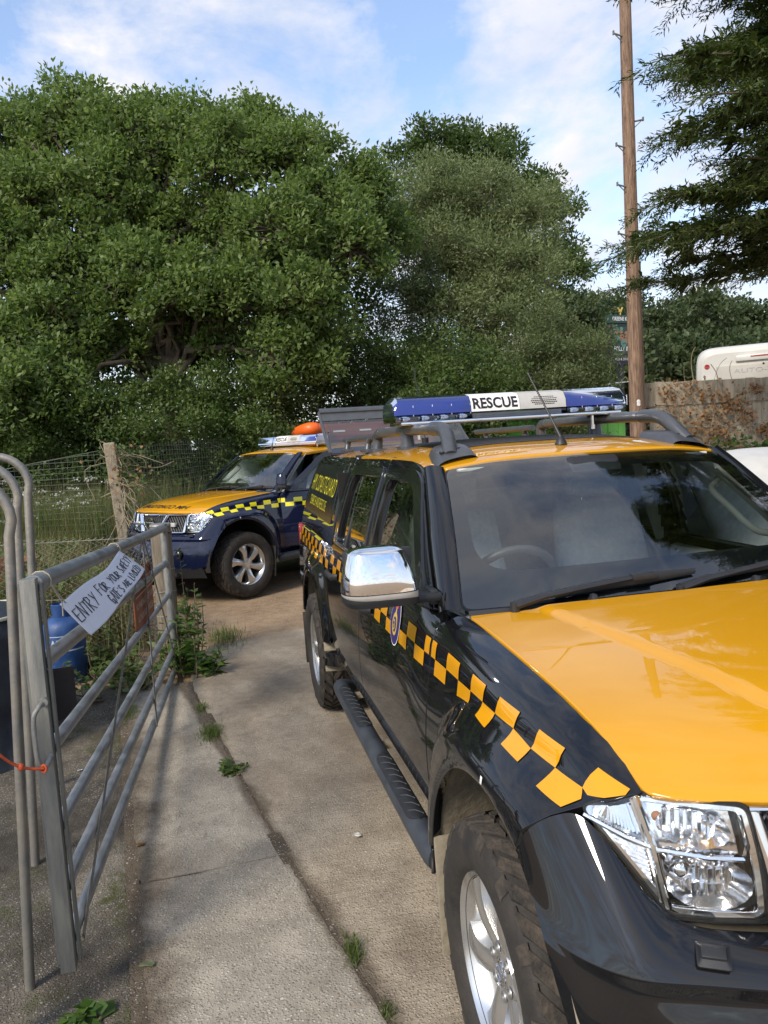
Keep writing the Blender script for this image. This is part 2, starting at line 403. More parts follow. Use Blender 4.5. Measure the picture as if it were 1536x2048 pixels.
def planefn(o, ux, vy):
    o, ux, vy = (np.array(q, float) for q in (o, ux, vy))
    return lambda u, v: (o[0] + ux[0] * u + vy[0] * v, o[1] + ux[1] * u + vy[1] * v, o[2] + ux[2] * u + vy[2] * v)
# ------------------------------------------------------------------ vehicle materials
paint('paint_black', (0.004, 0.0045, 0.006), damt=0.016)
paint('paint_navy', (0.003, 0.006, 0.026), damt=0.02)
paint('paint_yellow', (0.61, 0.285, 0.005), dust=(0.5, 0.36, 0.16), damt=0.06)
paint('film_amber', (0.66, 0.295, 0.004), damt=0.02)
paint('film_lime', (0.80, 0.72, 0.02), damt=0.02)
pmat('chrome', (0.86, 0.87, 0.88), 0.035, 1.0)
pmat('chrome_soft', (0.72, 0.73, 0.74), 0.14, 1.0, rvar=0.04, vscale=30)
pmat('reflector', (0.92, 0.93, 0.95), 0.14, 1.0, bump=0.05, bscale=40)
pmat('alloy', (0.60, 0.60, 0.59), 0.27, 0.9, coat=0.3, var=0.05, vscale=14)
pmat('alloy_shade', (0.30, 0.30, 0.30), 0.45, 0.7, var=0.15, vscale=14)
pmat('plastic_dark', (0.018, 0.019, 0.021), 0.48, var=0.2, vscale=20, bump=0.05, bscale=500)
pmat('plastic_grey', (0.055, 0.060, 0.068), 0.42, var=0.15, vscale=15, bump=0.06, bscale=600)
pmat('rail_grey', (0.075, 0.080, 0.088), 0.36, 0.25, var=0.12, vscale=18)
pmat('step_grey', (0.045, 0.052, 0.062), 0.45, 0.1, var=0.25, vscale=9, bump=0.05, bscale=400, rvar=0.1)
pmat('rubber_pad', (0.016, 0.018, 0.021), 0.62, var=0.4, vscale=16, bump=0.15, bscale=200)
pmat('rubber', (0.014, 0.013, 0.012), 0.75, col2=(0.040, 0.033, 0.026), vscale=11, bump=0.18, bscale=120)
pmat('tread', (0.018, 0.016, 0.014), 0.85, col2=(0.075, 0.060, 0.045), vscale=24, bump=0.35, bscale=90)
pmat('mud_liner', (0.16, 0.135, 0.095), 0.9, col2=(0.33, 0.285, 0.205), vscale=6, bump=0.3, bscale=30)
pmat('under', (0.012, 0.011, 0.010), 0.9, var=0.4, vscale=10)
pmat('seam', (0.004, 0.004, 0.004), 0.7)
pmat('frit', (0.006, 0.007, 0.009), 0.25)
pmat('trim_interior', (0.45, 0.47, 0.45), 0.75, var=0.06, vscale=12, bump=0.05, bscale=300)
pmat('dash', (0.28, 0.30, 0.32), 0.6, var=0.1, vscale=30, bump=0.1, bscale=400)
pmat('seat', (0.46, 0.48, 0.50), 0.85, var=0.15, vscale=40, bump=0.1, bscale=500)
pmat('headliner', (0.55, 0.55, 0.53), 0.9)
glass('windscreen', (0.88, 0.95, 0.93), refl=2.3)
glass('side_glass', (0.58, 0.66, 0.62))
glass('privacy_glass', (0.22, 0.24, 0.235))
glass('lens_clear', (0.97, 0.98, 0.98), ior=1.45)
glass('lamp_blue', (0.10, 0.16, 0.66), ior=1.42, rough=0.04, refl=.9, body=(0.06, 0.10, 0.36, .5))
glass('lamp_clear', (0.80, 0.84, 0.90), ior=1.4, rough=0.05, refl=1.2)
glass('hatch_glass', (0.42, 0.46, 0.52))
pmat('bar_white', (0.46, 0.45, 0.42), 0.5, var=0.08, vscale=20)
pmat('print_black', (0.012, 0.012, 0.014), 0.5)
pmat('print_white', (0.80, 0.80, 0.78), 0.5)
pmat('print_yellow', (0.66, 0.60, 0.02), 0.5)
pmat('deflector', (0.006, 0.0065, 0.008), 0.16, coat=0.4)
pmat('badge_navy', (0.035, 0.022, 0.13), 0.4)
pmat('badge_gold', (0.55, 0.40, 0.08), 0.4)
pmat('badge_red', (0.6, 0.10, 0.05), 0.4)
pmat('amber', (0.40, 0.19, 0.08), 0.3)
pmat('tail_red', (0.35, 0.01, 0.01), 0.12, coat=1.0)
pmat('mesh_black', (0.02, 0.02, 0.02), 0.4)
pmat('blue_core', (0.02, 0.05, 0.55), 0.3)
pmat('hi_vis', (0.55, 0.70, 0.05), 0.6)
pmat('rail_satin', (0.16, 0.165, 0.17), 0.33, 0.6, var=0.1, vscale=18)
# ------------------------------------------------------------------ ground
def ground_mat(name, base, base2, peb=(0.5, 0.47, 0.42), pebscale=110.0, pebamt=0.35, stain=(0.07, 0.06, 0.05), stamt=0.0, moss=0.0, bump=0.5, brush=0.0, sscale=0.9, edge=None, pdark=(0.10, 0.085, 0.07)):
    mt, nt, b = _nt(name); n = nt.nodes; L = nt.links.new
    tc = n.new('ShaderNodeTexCoord'); co = tc.outputs['Object']
    def noise(s, d=8, r=.6, vec=co):
        q = n.new('ShaderNodeTexNoise'); q.inputs['Scale'].default_value = s; q.inputs['Detail'].default_value = d; q.inputs['Roughness'].default_value = r; L(vec, q.inputs[0]); return q.outputs[0]
    def ramp(x, p0, p1, c0=(0, 0, 0, 1), c1=(1, 1, 1, 1)):
        q = n.new('ShaderNodeValToRGB'); L(x, q.inputs[0]); e = q.color_ramp.elements; e[0].position = p0; e[0].color = c0; e[1].position = p1; e[1].color = c1; return q.outputs[0]
    def mixc(f, a, c):
        q = n.new('ShaderNodeMix'); q.data_type = 'RGBA'
        if isinstance(f, float): q.inputs[0].default_value = f
        else: L(f, q.inputs[0])
        for k, v in ((6, a), (7, c)):
            if isinstance(v, tuple): q.inputs[k].default_value = (*v[:3], 1)
            else: L(v, q.inputs[k])
        return q.outputs[2]
    def mul(a, k):
        q = n.new('ShaderNodeMath'); q.operation = 'MULTIPLY'; L(a, q.inputs[0])
        if isinstance(k, float): q.inputs[1].default_value = k
        else: L(k, q.inputs[1])
        return q.outputs[0]
    col = ramp(noise(1.6, 10, .65), .3, .72, (*base, 1), (*base2, 1))
    col = mixc(mul(ramp(noise(150, 4, .7), .42, .62), .22), col, tuple(c * .6 for c in base)); col = mixc(mul(ramp(noise(7, 9, .75), .44, .62), .5), col, tuple(c * .52 for c in base)); col = mixc(mul(ramp(noise(3.1, 9, .75), .52, .68), .45), col, (base2[0] * 1.12, base2[1] * 1.12, base2[2] * 1.12))
    vo = n.new('ShaderNodeTexVoronoi'); vo.inputs['Scale'].default_value = pebscale; L(co, vo.inputs[0])
    sep = n.new('ShaderNodeSeparateColor'); L(vo.outputs['Color'], sep.inputs[0])
    pm = ramp(sep.outputs[0], 1 - pebamt, 1 - pebamt + .02); near_ = ramp(vo.outputs['Distance'], .30, .48, (1, 1, 1, 1), (0, 0, 0, 1)); col = mixc(mul(mul(pm, near_), .85), col, mixc(sep.outputs[1], peb, tuple(c * .62 for c in peb)))
    pd = ramp(sep.outputs[2], .88, .90); col = mixc(mul(mul(pd, near_), .55), col, pdark)
    v2 = n.new('ShaderNodeTexVoronoi'); v2.inputs['Scale'].default_value = pebscale * .42; L(co, v2.inputs[0]); s2 = n.new('ShaderNodeSeparateColor'); L(v2.outputs['Color'], s2.inputs[0])
    col = mixc(mul(mul(ramp(s2.outputs[0], .86, .88), ramp(v2.outputs['Distance'], .16, .26, (1, 1, 1, 1), (0, 0, 0, 1))), .9), col, mixc(s2.outputs[1], (0.62, 0.58, 0.5), (0.30, 0.20, 0.13)))
    if stamt > 0: col = mixc(mul(ramp(noise(sscale, 7, .62), .47, .60), stamt), col, stain)
    if moss > 0: col = mixc(mul(mul(ramp(noise(1.7, 8, .7), .50, .62), ramp(noise(16, 5, .7), .42, .58)), moss), col, (0.075, 0.085, 0.022))
    if edge:      # soil washed up against a slab edge, along the line y = a + b x, reaching w metres
        for (ea, eb, w, sg) in edge:
            sx = n.new('ShaderNodeSeparateXYZ'); L(co, sx.inputs[0]); q = n.new('ShaderNodeMath'); q.operation = 'MULTIPLY_ADD'; L(sx.outputs[0], q.inputs[0]); q.inputs[1].default_value = -eb * sg; L(mul(sx.outputs[1], float(sg)), q.inputs[2])
            q2 = n.new('ShaderNodeMath'); q2.operation = 'MULTIPLY_ADD'; L(noise(2.6, 8, .7), q2.inputs[0]); q2.inputs[1].default_value = -w * 2.4; L(q.outputs[0], q2.inputs[2])
            mr = n.new('ShaderNodeMapRange'); mr.interpolation_type = 'SMOOTHSTEP'; L(q2.outputs[0], mr.inputs[0]); mr.inputs[1].default_value = ea * sg - w * 1.2; mr.inputs[2].default_value = ea * sg - w * .35; mr.inputs[3].default_value = .85; mr.inputs[4].default_value = 0.0
            col = mixc(mr.outputs[0], col, mixc(ramp(noise(30, 6, .7), .35, .65), (0.055, 0.042, 0.03), (0.16, 0.125, 0.085)))
    L(col, b.inputs['Base Color']); b.inputs['Roughness'].default_value = .88; b.inputs['Specular IOR Level'].default_value = .25
    h = n.new('ShaderNodeMath'); h.operation = 'MULTIPLY_ADD'; L(noise(240, 3, .7), h.inputs[0]); h.inputs[1].default_value = .7; L(mul(near_, .5), h.inputs[2])
    hh = h.outputs[0]
    if brush > 0:
        mp = n.new('ShaderNodeMapping'); mp.inputs['Rotation'].default_value = (0, 0, R(12)); mp.inputs['Scale'].default_value = (46, 3.2, 1); L(co, mp.inputs[0])
        ad = n.new('ShaderNodeMath'); ad.operation = 'MULTIPLY_ADD'; L(noise(1.0, 4, .6, mp.outputs[0]), ad.inputs[0]); ad.inputs[1].default_value = brush; L(hh, ad.inputs[2]); hh = ad.outputs[0]
    bp = n.new('ShaderNodeBump'); bp.inputs['Strength'].default_value = bump; bp.inputs['Distance'].default_value = .008; L(hh, bp.inputs['Height']); L(bp.outputs[0], b.inputs['Normal'])
    return mt
ground_mat('yard_gravel', (0.30, 0.205, 0.125), (0.45, 0.325, 0.205), peb=(0.50, 0.39, 0.27), pebscale=55, pebamt=.45, bump=1.0)
ground_mat('concrete_main', (0.34, 0.282, 0.208), (0.50, 0.425, 0.325), edge=[(-.993, .2, .09, 1)], peb=(0.60, 0.52, 0.40), pebscale=100, pdark=(.15, .12, .09), stain=(0.19, 0.145, 0.10), stamt=.55, brush=1.6, bump=.7)
ground_mat('concrete_strip', (0.33, 0.292, 0.232), (0.49, 0.44, 0.355), edge=[(-1.724, .117, .22, 1), (-.993, .2, .05, -1)], peb=(0.60, 0.55, 0.46), pebscale=95, pdark=(.14, .12, .10), stain=(0.17, 0.145, 0.115), stamt=.55, bump=.6)
ground_mat('concrete_old', (0.075, 0.066, 0.052), (0.31, 0.27, 0.21), stain=(0.045, 0.038, 0.03), stamt=.7, moss=.9, bump=1.2, sscale=1.3)
ground_mat('joint_dirt', (0.095, 0.075, 0.054), (0.19, 0.15, 0.105), pebamt=.2, bump=.9)
ground_mat('meadow_soil', (0.05, 0.055, 0.02), (0.10, 0.10, 0.04), pebamt=.05)
def struct(o): o['kind'] = 'structure'; return o
mb = MB()
def gz(x, y): return -.03 + (.0 if x > -40 else 0)
N_ = 60
mb.grid(lambda u, v: ((-1 if u < .5 else 1) * (abs(u - .5) * 2) ** 3 * 1500 - 6, (-1 if v < .5 else 1) * (abs(v - .5) * 2) ** 3 * 1500, -.030), N_, N_)
struct(mb.build('ground', 'yard_gravel'))
def slab(name, poly, z0, z1, mat, jitter=.006, step=.12, seed=1):
    rnd = random.Random(seed); P = dens(poly, step); P = [(p[0] + rnd.uniform(-jitter, jitter), p[1] + rnd.uniform(-jitter, jitter)) for p in P]
    bm = bmesh.new(); top = [bm.verts.new((p[0], p[1], z1)) for p in P]; f = bm.faces.new(top)
    if f.normal.z < 0: f.normal_flip()
    r = bmesh.ops.extrude_face_region(bm, geom=[f]); vs_ = [q for q in r['geom'] if isinstance(q, bmesh.types.BMVert)]
    for v in vs_: v.co.z = z1
    # after extrude the new face is the top; push the old ring down
    for v in top: v.co.z = z0
    bm.normal_update()
    ed = [e for e in bm.edges if all(abs(v.co.z - z1) < 1e-5 for v in e.verts)]
    bmesh.ops.bevel(bm, geom=ed, offset=.005, segments=2, affect='EDGES')
    bmesh.ops.recalc_face_normals(bm, faces=bm.faces[:])
    me = bpy.data.meshes.new(name); bm.to_mesh(me); bm.free(); me.materials.append(MAT(mat)); o = bpy.data.objects.new(name, me); COL.objects.link(o); return struct(o)
JX = lambda x: float(np.interp(x, [-5.2, -4.2, -3.9, -1.51, -.39, 3.2], [-1.60, -1.75, -1.705, -1.297, -1.071, -.35]))
LX = lambda x: float(np.interp(x, [-4.2, -3.87, -1.98, -.61, 3.2], [-2.21, -2.177, -1.956, -1.795, -1.35]))
xs_ = np.linspace(-4.12, 3.2, 30)
slab('concrete_strip', [(x, JX(x) - .004) for x in xs_ if x < -1.44] + [(-1.432, JX(-1.432) - .006), (-1.405, LX(-1.405) + .012)] + [(x, LX(x) + .008) for x in xs_[::-1] if x < -1.42], -.06, .000, 'concrete_strip', seed=2)
slab('concrete_strip', [(-1.428, JX(-1.42) - .006)] + [(x, JX(x) - .004) for x in xs_ if x > -1.40] + [(x, LX(x) + .008) for x in xs_[::-1] if x > -1.38] + [(-1.400, LX(-1.400) + .012)], -.06, -.001, 'concrete_strip', seed=3)
far = [(-5.40, -.70), (-5.65, .6), (-5.8, 2.2)]
slab('concrete_drive', [(-5.14, -1.58)] + [(x, JX(x) + .004) for x in np.linspace(-4.3, 3.2, 26)] + [(3.4, 2.2)] + far[::-1], -.06, .0, 'concrete_main', seed=4)
slab('concrete_pad', [(-4.35, -2.25)] + [(x, LX(x) - .010) for x in np.linspace(-4.1, 3.2, 26)] + [(3.2, -4.5), (-4.35, -4.5)], -.06, -.022, 'concrete_old', seed=5)
mb = MB(); mb.grid(lambda u, v: (-4.12 + 7.3 * u, JX(-4.12 + 7.3 * u) + .03 - .06 * v, -.0025 - .003 * math.sin(u * 40) * math.sin(u * 13)), 80, 2); mb.grid(lambda u, v: (-4.2 + 7.4 * u, LX(-4.2 + 7.4 * u) + .04 - .08 * v, -.010), 60, 1); mb.grid(lambda u, v: (-1.44 + .03 * u, LX(-1.42) + (JX(-1.42) - LX(-1.42)) * v, -.005), 1, 20); struct(mb.build('joint_soil', 'joint_dirt'))
mb = MB(); mb.grid(lambda u, v: (-26 + 17.2 * u, -14 + 18 * v + (3.0 * (1 - u)), -.012 + .15 * v * 0), 6, 6); struct(mb.build('meadow', 'meadow_soil'))

# ------------------------------------------------------------------ foliage tools
def fastmesh(name, V, Fq, mats, parent=None, mi=None, kind=None, tone=None):
    """V (n,3) array, Fq (m,4) quads"""
    me = bpy.data.meshes.new(name); V = np.asarray(V, np.float32); Fq = np.asarray(Fq, np.int32); k = Fq.shape[1]
    me.vertices.add(len(V)); me.vertices.foreach_set('co', V.ravel()); me.loops.add(Fq.size); me.loops.foreach_set('vertex_index', Fq.ravel())
    me.polygons.add(len(Fq)); me.polygons.foreach_set('loop_start', np.arange(0, Fq.size, k, dtype=np.int32)); me.polygons.foreach_set('loop_total', np.full(len(Fq), k, np.int32))
    for q in (mats if isinstance(mats, (list, tuple)) else [mats]): me.materials.append(MAT(q))
    if mi is not None: me.polygons.foreach_set('material_index', np.asarray(mi, np.int32))
    me.update(calc_edges=True); me.validate()
    at = me.attributes.new('tone', 'FLOAT', 'POINT'); at.data.foreach_set('value', np.asarray(tone if tone is not None else np.repeat(np.random.default_rng(1).random(len(V) // 4 + 1), 4)[:len(V)], np.float32))
    o = bpy.data.objects.new(name, me); COL.objects.link(o)
    if parent is not None: o.parent = parent
    if kind: o['kind'] = kind
    return o
def nrm(a): return a / (np.linalg.norm(a, axis=-1, keepdims=True) + 1e-9)
def leaves(pos, axis, normal, L_, W_, rng, fold=.15):
    """rhombic leaves: base at pos, along axis, face towards normal"""
    ax = nrm(axis); side = nrm(np.cross(ax, normal)); nn = np.cross(side, ax)
    L_ = np.broadcast_to(L_, (len(pos),))[:, None]; W_ = np.broadcast_to(W_, (len(pos),))[:, None]
    a = pos; c = pos + ax * L_ - nn * L_ * .12; m_ = pos + ax * L_ * .52
    b = m_ + side * W_ * .5 + nn * W_ * fold; d = m_ - side * W_ * .5 + nn * W_ * fold
    V = np.stack([a, b, c, d], 1).reshape(-1, 3); F = np.arange(len(V)).reshape(-1, 4); return V, F
def rdir(rng, n): return nrm(rng.normal(size=(n, 3)))
def limb(mb, a, b, r0, r1, rng, n=5, seg=5, sag=.12):
    a = np.array(a); b = np.array(b); L_ = np.linalg.norm(b - a); o = rng.normal(size=(seg + 1, 3)) * L_ * .055; o[0] = 0; o[-1] = 0
    pts = [a + (b - a) * t + o[i] + np.array([0, 0, sag * L_ * math.sin(t * math.pi)]) for i, t in enumerate(np.linspace(0, 1, seg + 1))]
    mb.tube(pts, [r0 + (r1 - r0) * t for t in np.linspace(0, 1, seg + 1)], n, cap=False); return pts
def tree(name, label, base, lobes, mat, bark, leafL=.10, leafW=.055, per=70, clump=.34, dens_=9.0, trunk=.25, fork=2.2, seed=1, cat='tree', group=None, flat=.75, upbias=.55, inner=.25, limbs=True, twigs=.6, mats=None):
    rng = np.random.default_rng(seed); root = empty(name, base, 0, label, cat, group); base = np.array(base)
    cl = []; cr = []
    mb = MB()
    top = np.array([base[0], base[1], base[2] + fork]); tp = [base - base, (top - base) * .35 + rng.normal(size=3) * .05, (top - base) * .7 + rng.normal(size=3) * .06, top - base]
    if limbs: mb.tube([tuple(q) for q in tp], [trunk * 1.25, trunk, trunk * .92, trunk * .85], 9)
    for (x, y, z, r) in lobes:
        c = np.array([x, y, z]) - base; n_ = max(3, int(dens_ * r * r / (clump * clump) * .16 * 6))
        if limbs: limb(mb, (top - base) * rng.uniform(.75, 1.0), c, trunk * .26, trunk * .08, rng, 6, 6)
        d = rdir(rng, n_); d[:, 2] = np.where(d[:, 2] < -.7, -d[:, 2] * .6, d[:, 2]); rad = r * (1 - inner * rng.random(n_) ** 2)
        k = rng.random(n_) < .22; rad = np.where(k, r * rng.uniform(.2, .8, n_), rad)
        p = c + d * rad[:, None]; cl.append(p); cr.append(clump * rng.uniform(.65, 1.25, n_))
        if limbs:
            for q in p[rng.random(n_) < twigs]: limb(mb, c + (q - c) * .05, q, trunk * .10, trunk * .03, rng, 4, 4, .05)
    if limbs: mb.build('trunk', bark, root, smooth=60)
    P = np.concatenate(cl); Rr = np.concatenate(cr)
    n_ = (per * rng.uniform(.6, 1.3, len(P))).astype(int); idx = np.repeat(np.arange(len(P)), n_); m_ = len(idx)
    d = rdir(rng, m_); d[:, 2] *= flat; d[:, 2] += .15; q = P[idx] + d * (Rr[idx] * rng.random(m_) ** .45)[:, None]
    ax = nrm(d + rng.normal(size=(m_, 3)) * .55 + np.array([0, 0, .25])); nn = nrm(d * .5 + np.array([0, 0, upbias]) + rng.normal(size=(m_, 3)) * .55)
    V, F = leaves(q, ax, nn, leafL * rng.uniform(.6, 1.25, m_), leafW * rng.uniform(.7, 1.2, m_), rng)
    fastmesh('crown', V, F, mat, root, tone=np.repeat(np.clip(rng.normal(.5, .28, len(P)), 0, 1)[idx], 4))
    return root
# ------------------------------------------------------------------ vegetation
leafmat('leaf_oak', (0.062, 0.112, 0.030), (0.215, 0.285, 0.090), .42)
leafmat('leaf_oak_far', (0.040, 0.075, 0.022), (0.120, 0.170, 0.052), .35)
leafmat('leaf_willow', (0.100, 0.138, 0.056), (0.250, 0.295, 0.135), .38)
leafmat('leaf_sallow', (0.070, 0.098, 0.038), (0.165, 0.20, 0.085), .35)
leafmat('leaf_bramble', (0.042, 0.080, 0.022), (0.140, 0.195, 0.056), .36)
leafmat('leaf_wood', (0.036, 0.060, 0.024), (0.095, 0.125, 0.052), .3)
leafmat('leaf_conifer', (0.020, 0.042, 0.013), (0.105, 0.135, 0.034), .22)
leafmat('leaf_weed', (0.035, 0.085, 0.014), (0.13, 0.21, 0.045), .35)
leafmat('grass_dry', (0.085, 0.085, 0.030), (0.26, 0.23, 0.11), .35)
leafmat('grass_green', (0.045, 0.085, 0.018), (0.16, 0.20, 0.06), .35)
leafmat('flower_white', (0.55, 0.56, 0.48), (0.75, 0.75, 0.68), .3)
leafmat('leaf_dead', (0.15, 0.080, 0.034), (0.38, 0.22, 0.105), .2)
pmat('bark', (0.050, 0.040, 0.030), .9, col2=(0.13, 0.105, 0.075), vscale=7, bump=.6, bscale=18)
pmat('bark_pale', (0.10, 0.085, 0.06), .9, col2=(0.20, 0.17, 0.12), vscale=9, bump=.5, bscale=22)
pmat('stem', (0.16, 0.13, 0.08), .8, var=.3, vscale=20)
pmat('stem_dry', (0.30, 0.25, 0.17), .85, var=.3, vscale=20)
OAK = [(-16.67, -4.86, 8.34, 1.07), (-15.91, -3.72, 8.44, 0.99), (-15.87, -3.26, 9.03, 0.36), (-15.09, -2.60, 7.81, 0.91), (-16.08, -1.99, 8.5, 0.75), (-14.76, -1.12, 7.82, 0.91), (-15.61, -0.02, 8.3, 0.75), (-14.08, -0.69, 7.21, 0.88), (-14.34, 0.52, 7.32, 0.86), (-14.81, 1.03, 7.99, 0.36), (-14.10, 1.12, 6.27, 0.96), (-14.97, 2.10, 6.89, 0.70), (-15.01, 2.20, 7.47, 0.38), (-13.41, 1.55, 5.41, 0.78), (-13.22, 0.19, 5.65, 0.90), (-15.61, -0.92, 6.49, 0.75), (-15.94, -2.26, 6.79, 0.86), (-14.57, -3.11, 6.68, 0.98), (-14.81, -4.28, 6.46, 1.07), (-14.34, -4.89, 5.50, 1.04), (-14.06, -3.82, 5.05, 0.94), (-13.44, -2.52, 4.91, 0.83), (-13.01, -1.73, 4.45, 0.87), (-13.01, -0.74, 4.52, 0.74), (-12.57, 0.22, 4.33, 0.77), (-12.92, 0.80, 4.01, 0.66), (-13.46, -3.90, 4.04, 0.91), (-13.41, -4.67, 3.88, 0.81), (-12.47, -4.64, 2.83, 0.76), (-12.83, -3.90, 2.91, 0.70), (-12.52, -0.05, 3.25, 0.64), (-12.84, 0.72, 3.07, 0.57), (-13.79, -0.98, 3.62, 0.59), (-13.76, -3.10, 3.69, 0.66), (-16.49, -1.87, 8.02, 0.55), (-16.61, -5.05, 7.28, 0.86),
       (-15.2, -6.6, 7.2, 1.2), (-14.8, -6.9, 5.2, 1.2), (-14.2, -6.3, 3.4, 1.0), (-17.5, -2.6, 6.0, 1.1), (-17.5, .3, 6.2, 1.0), (-17.3, -4.6, 5.2, 1.1), (-14.6, -1.8, 5.9, .8), (-14.3, -.6, 6.1, .7), (-14.5, -2.9, 5.7, .7), (-15.9, -2.35, 9.0, .22), (-15.9, -1.6, 9.0, .22), (-15.8, .1, 8.9, .26), (-15.4, .75, 8.5, .24), (-15.9, -4.3, 8.75, .24), (-16.4, -5.4, 8.7, .25), (-15.7, -.7, 8.5, .24), (-15.0, 1.6, 7.9, .3), (-15.2, 2.6, 7.0, .45), (-15.4, 2.9, 6.2, .6)]
OAK2 = [(-22.19, 6.06, 10.72, 0.70), (-22.21, 5.71, 10.12, 0.78), (-22.40, 7.27, 10.37, 0.96), (-22.17, 8.36, 10.46, 0.72), (-21.71, 7.73, 9.68, 0.94), (-21.35, 8.96, 8.83, 0.94), (-21.13, 9.67, 8.16, 0.78), (-20.99, 9.72, 6.91, 0.78), (-20.39, 9.90, 6.39, 0.49), (-21.08, 9.06, 6.33, 0.94), (-22.43, 4.81, 10.33, 0.39), (-22.5, 6.5, 8.6, 1.3), (-22.2, 7.8, 7.2, 1.3)]
WILLOW = [(-17.57, 4.52, 7.40, 1.21), (-17.28, 5.74, 7.20, 1.21), (-17.02, 6.70, 6.76, 0.95), (-17.40, 7.58, 7.36, 0.59), (-17.66, 3.70, 6.44, 0.95), (-16.85, 4.73, 5.75, 1.36), (-16.52, 6.03, 5.42, 1.24), (-16.85, 7.13, 5.97, 0.76), (-16.47, 3.67, 4.74, 1.08), (-16.14, 4.92, 4.18, 1.32), (-15.88, 6.10, 4.23, 0.96), (-17.79, 3.52, 7.33, 0.63), (-17.58, 4.83, 8.14, 0.63), (-17.26, 6.17, 7.93, 0.57)]
SALLOW = [(-14.29, 5.99, 3.55, 0.83), (-13.64, 6.36, 3.03, 0.70), (-13.83, 5.39, 2.77, 0.86), (-13.51, 6.74, 2.58, 0.48), (-13.19, 5.77, 2.39, 0.73), (-14.03, 7.05, 3.38, 0.44), (-13.6, 6.1, 1.5, .8)]
BRAMBLE = [[(-13.73, 3.56, 2.84, 1.04), (-13.03, 4.16, 2.36, 0.81), (-12.80, 2.82, 2.12, 0.78), (-13.2, 3.6, 1.2, .9)], [(-14.5, 2.5, 3.0, 0.95), (-14.7, 1.5, 3.3, 0.85), (-14.1, 1.7, 2.4, 0.82), (-13.9, 0.6, 2.65, 0.72), (-14.0, 1.5, 1.3, .9), (-14.2, .0, 2.2, .7)]]
UNDER = [[(-12.41, -4.50, 2.49, 0.51), (-12.77, -3.86, 2.38, 0.44), (-12.5, -4.2, 1.6, .6), (-12.6, -5.6, 2.2, .8)], [(-12.58, -3.00, 2.41, 0.53), (-12.94, -2.24, 2.57, 0.55), (-11.90, -2.38, 2.10, 0.34), (-12.5, -2.6, 1.5, .7)], [(-12.79, -1.52, 2.71, 0.64), (-12.62, -0.82, 2.48, 0.55), (-11.92, -1.56, 2.06, 0.34), (-12.5, -1.2, 1.5, .7)], [(-12.66, -0.09, 2.54, 0.55), (-11.89, -0.55, 2.00, 0.35), (-12.4, -.1, 1.5, .7)]]
tree('oak_tree', 'large spreading oak tree behind the wire netting fence and the navy truck', (-14.2, -2.1, -.02), OAK, 'leaf_oak', 'bark', .112, .060, 56, .28, 9.0, .30, 3.6, 11)
tree('oak_tree', 'darker oak top rising behind the grey-green willow', (-21.8, 7.6, -.02), OAK2, 'leaf_oak_far', 'bark', .15, .075, 60, .36, 7.5, .25, 5.0, 12)
tree('willow_tree', 'grey-green fine-leaved willow in the middle behind the light bar', (-17.0, 5.2, -.02), WILLOW, 'leaf_willow', 'bark_pale', .105, .034, 95, .36, 10.0, .16, 2.6, 13, upbias=.3, inner=.5)
tree('sallow_bush', 'rounded olive-green bush left of the pub sign post', (-13.7, 6.0, -.02), SALLOW, 'leaf_sallow', 'bark_pale', .085, .030, 80, .28, 9.0, .09, 1.0, 14, 'bush', upbias=.25, inner=.4)
tree('bramble_bush', 'dark green bramble thicket behind the light bar of the near truck', (-13.2, 3.5, -.02), BRAMBLE[0], 'leaf_bramble', 'bark', .085, .045, 62, .30, 8.0, .07, .8, 15, 'bush')
tree('bramble_bush', 'dark green bramble thicket above the open rear hatch', (-13.2, 1.6, -.02), BRAMBLE[1], 'leaf_bramble', 'bark', .085, .045, 62, .30, 8.0, .07, .8, 16, 'bush')
_ul = ['leafy hawthorn bush at the left edge under the oak', 'leafy hawthorn bush directly behind the leaning concrete fence post', 'leafy hawthorn bush under the oak trunk behind the netting', 'leafy hawthorn bush above the windscreen of the navy truck']
for i, u in enumerate(UNDER): tree('hawthorn_bush', _ul[i], (u[-1][0], u[-1][1], -.02), u, 'leaf_bramble', 'bark', .075, .042, 60, .26, 8.0, .06, .7, 20 + i, 'bush')
# hedge trees closing the view behind and between
BACK = [('dense young oak filling the left edge behind the big oak', (-19.0, -8.5), 5.2), ('dense hazel behind the big oak trunk, left', (-18.6, -5.2), 4.8), ('dense low hazel closing the gap left of the leaning concrete post', (-17.5, -4.0), 2.6), ('dense low hazel behind the meadow at the far left', (-17.5, -7.0), 2.6), ('dense hazel behind the big oak trunk, right', (-18.8, -1.6), 4.8), ('dark hazel in the gap between oak and willow', (-17.4, 2.3), 7.0), ('dense hazel low behind the willow stems', (-19.5, 4.6), 4.2), ('dense hazel between willow and olive bush', (-18.5, 8.0), 3.6)]
for i, (lb, (x, y), h) in enumerate(BACK):
    rg = np.random.default_rng(30 + i); lob = [(x + rg.normal() * .5, y + rg.uniform(-1.6, 1.6), h * t, 1.15) for t in (.08, .14, .2, .28, .4, .5, .62, .72, .8, .86)]
    tree('hazel_tree', lb, (x, y, -.02), lob, 'leaf_bramble', 'bark', .14, .082, 36, .40, 7.0, .10, h * .4, 40 + i)
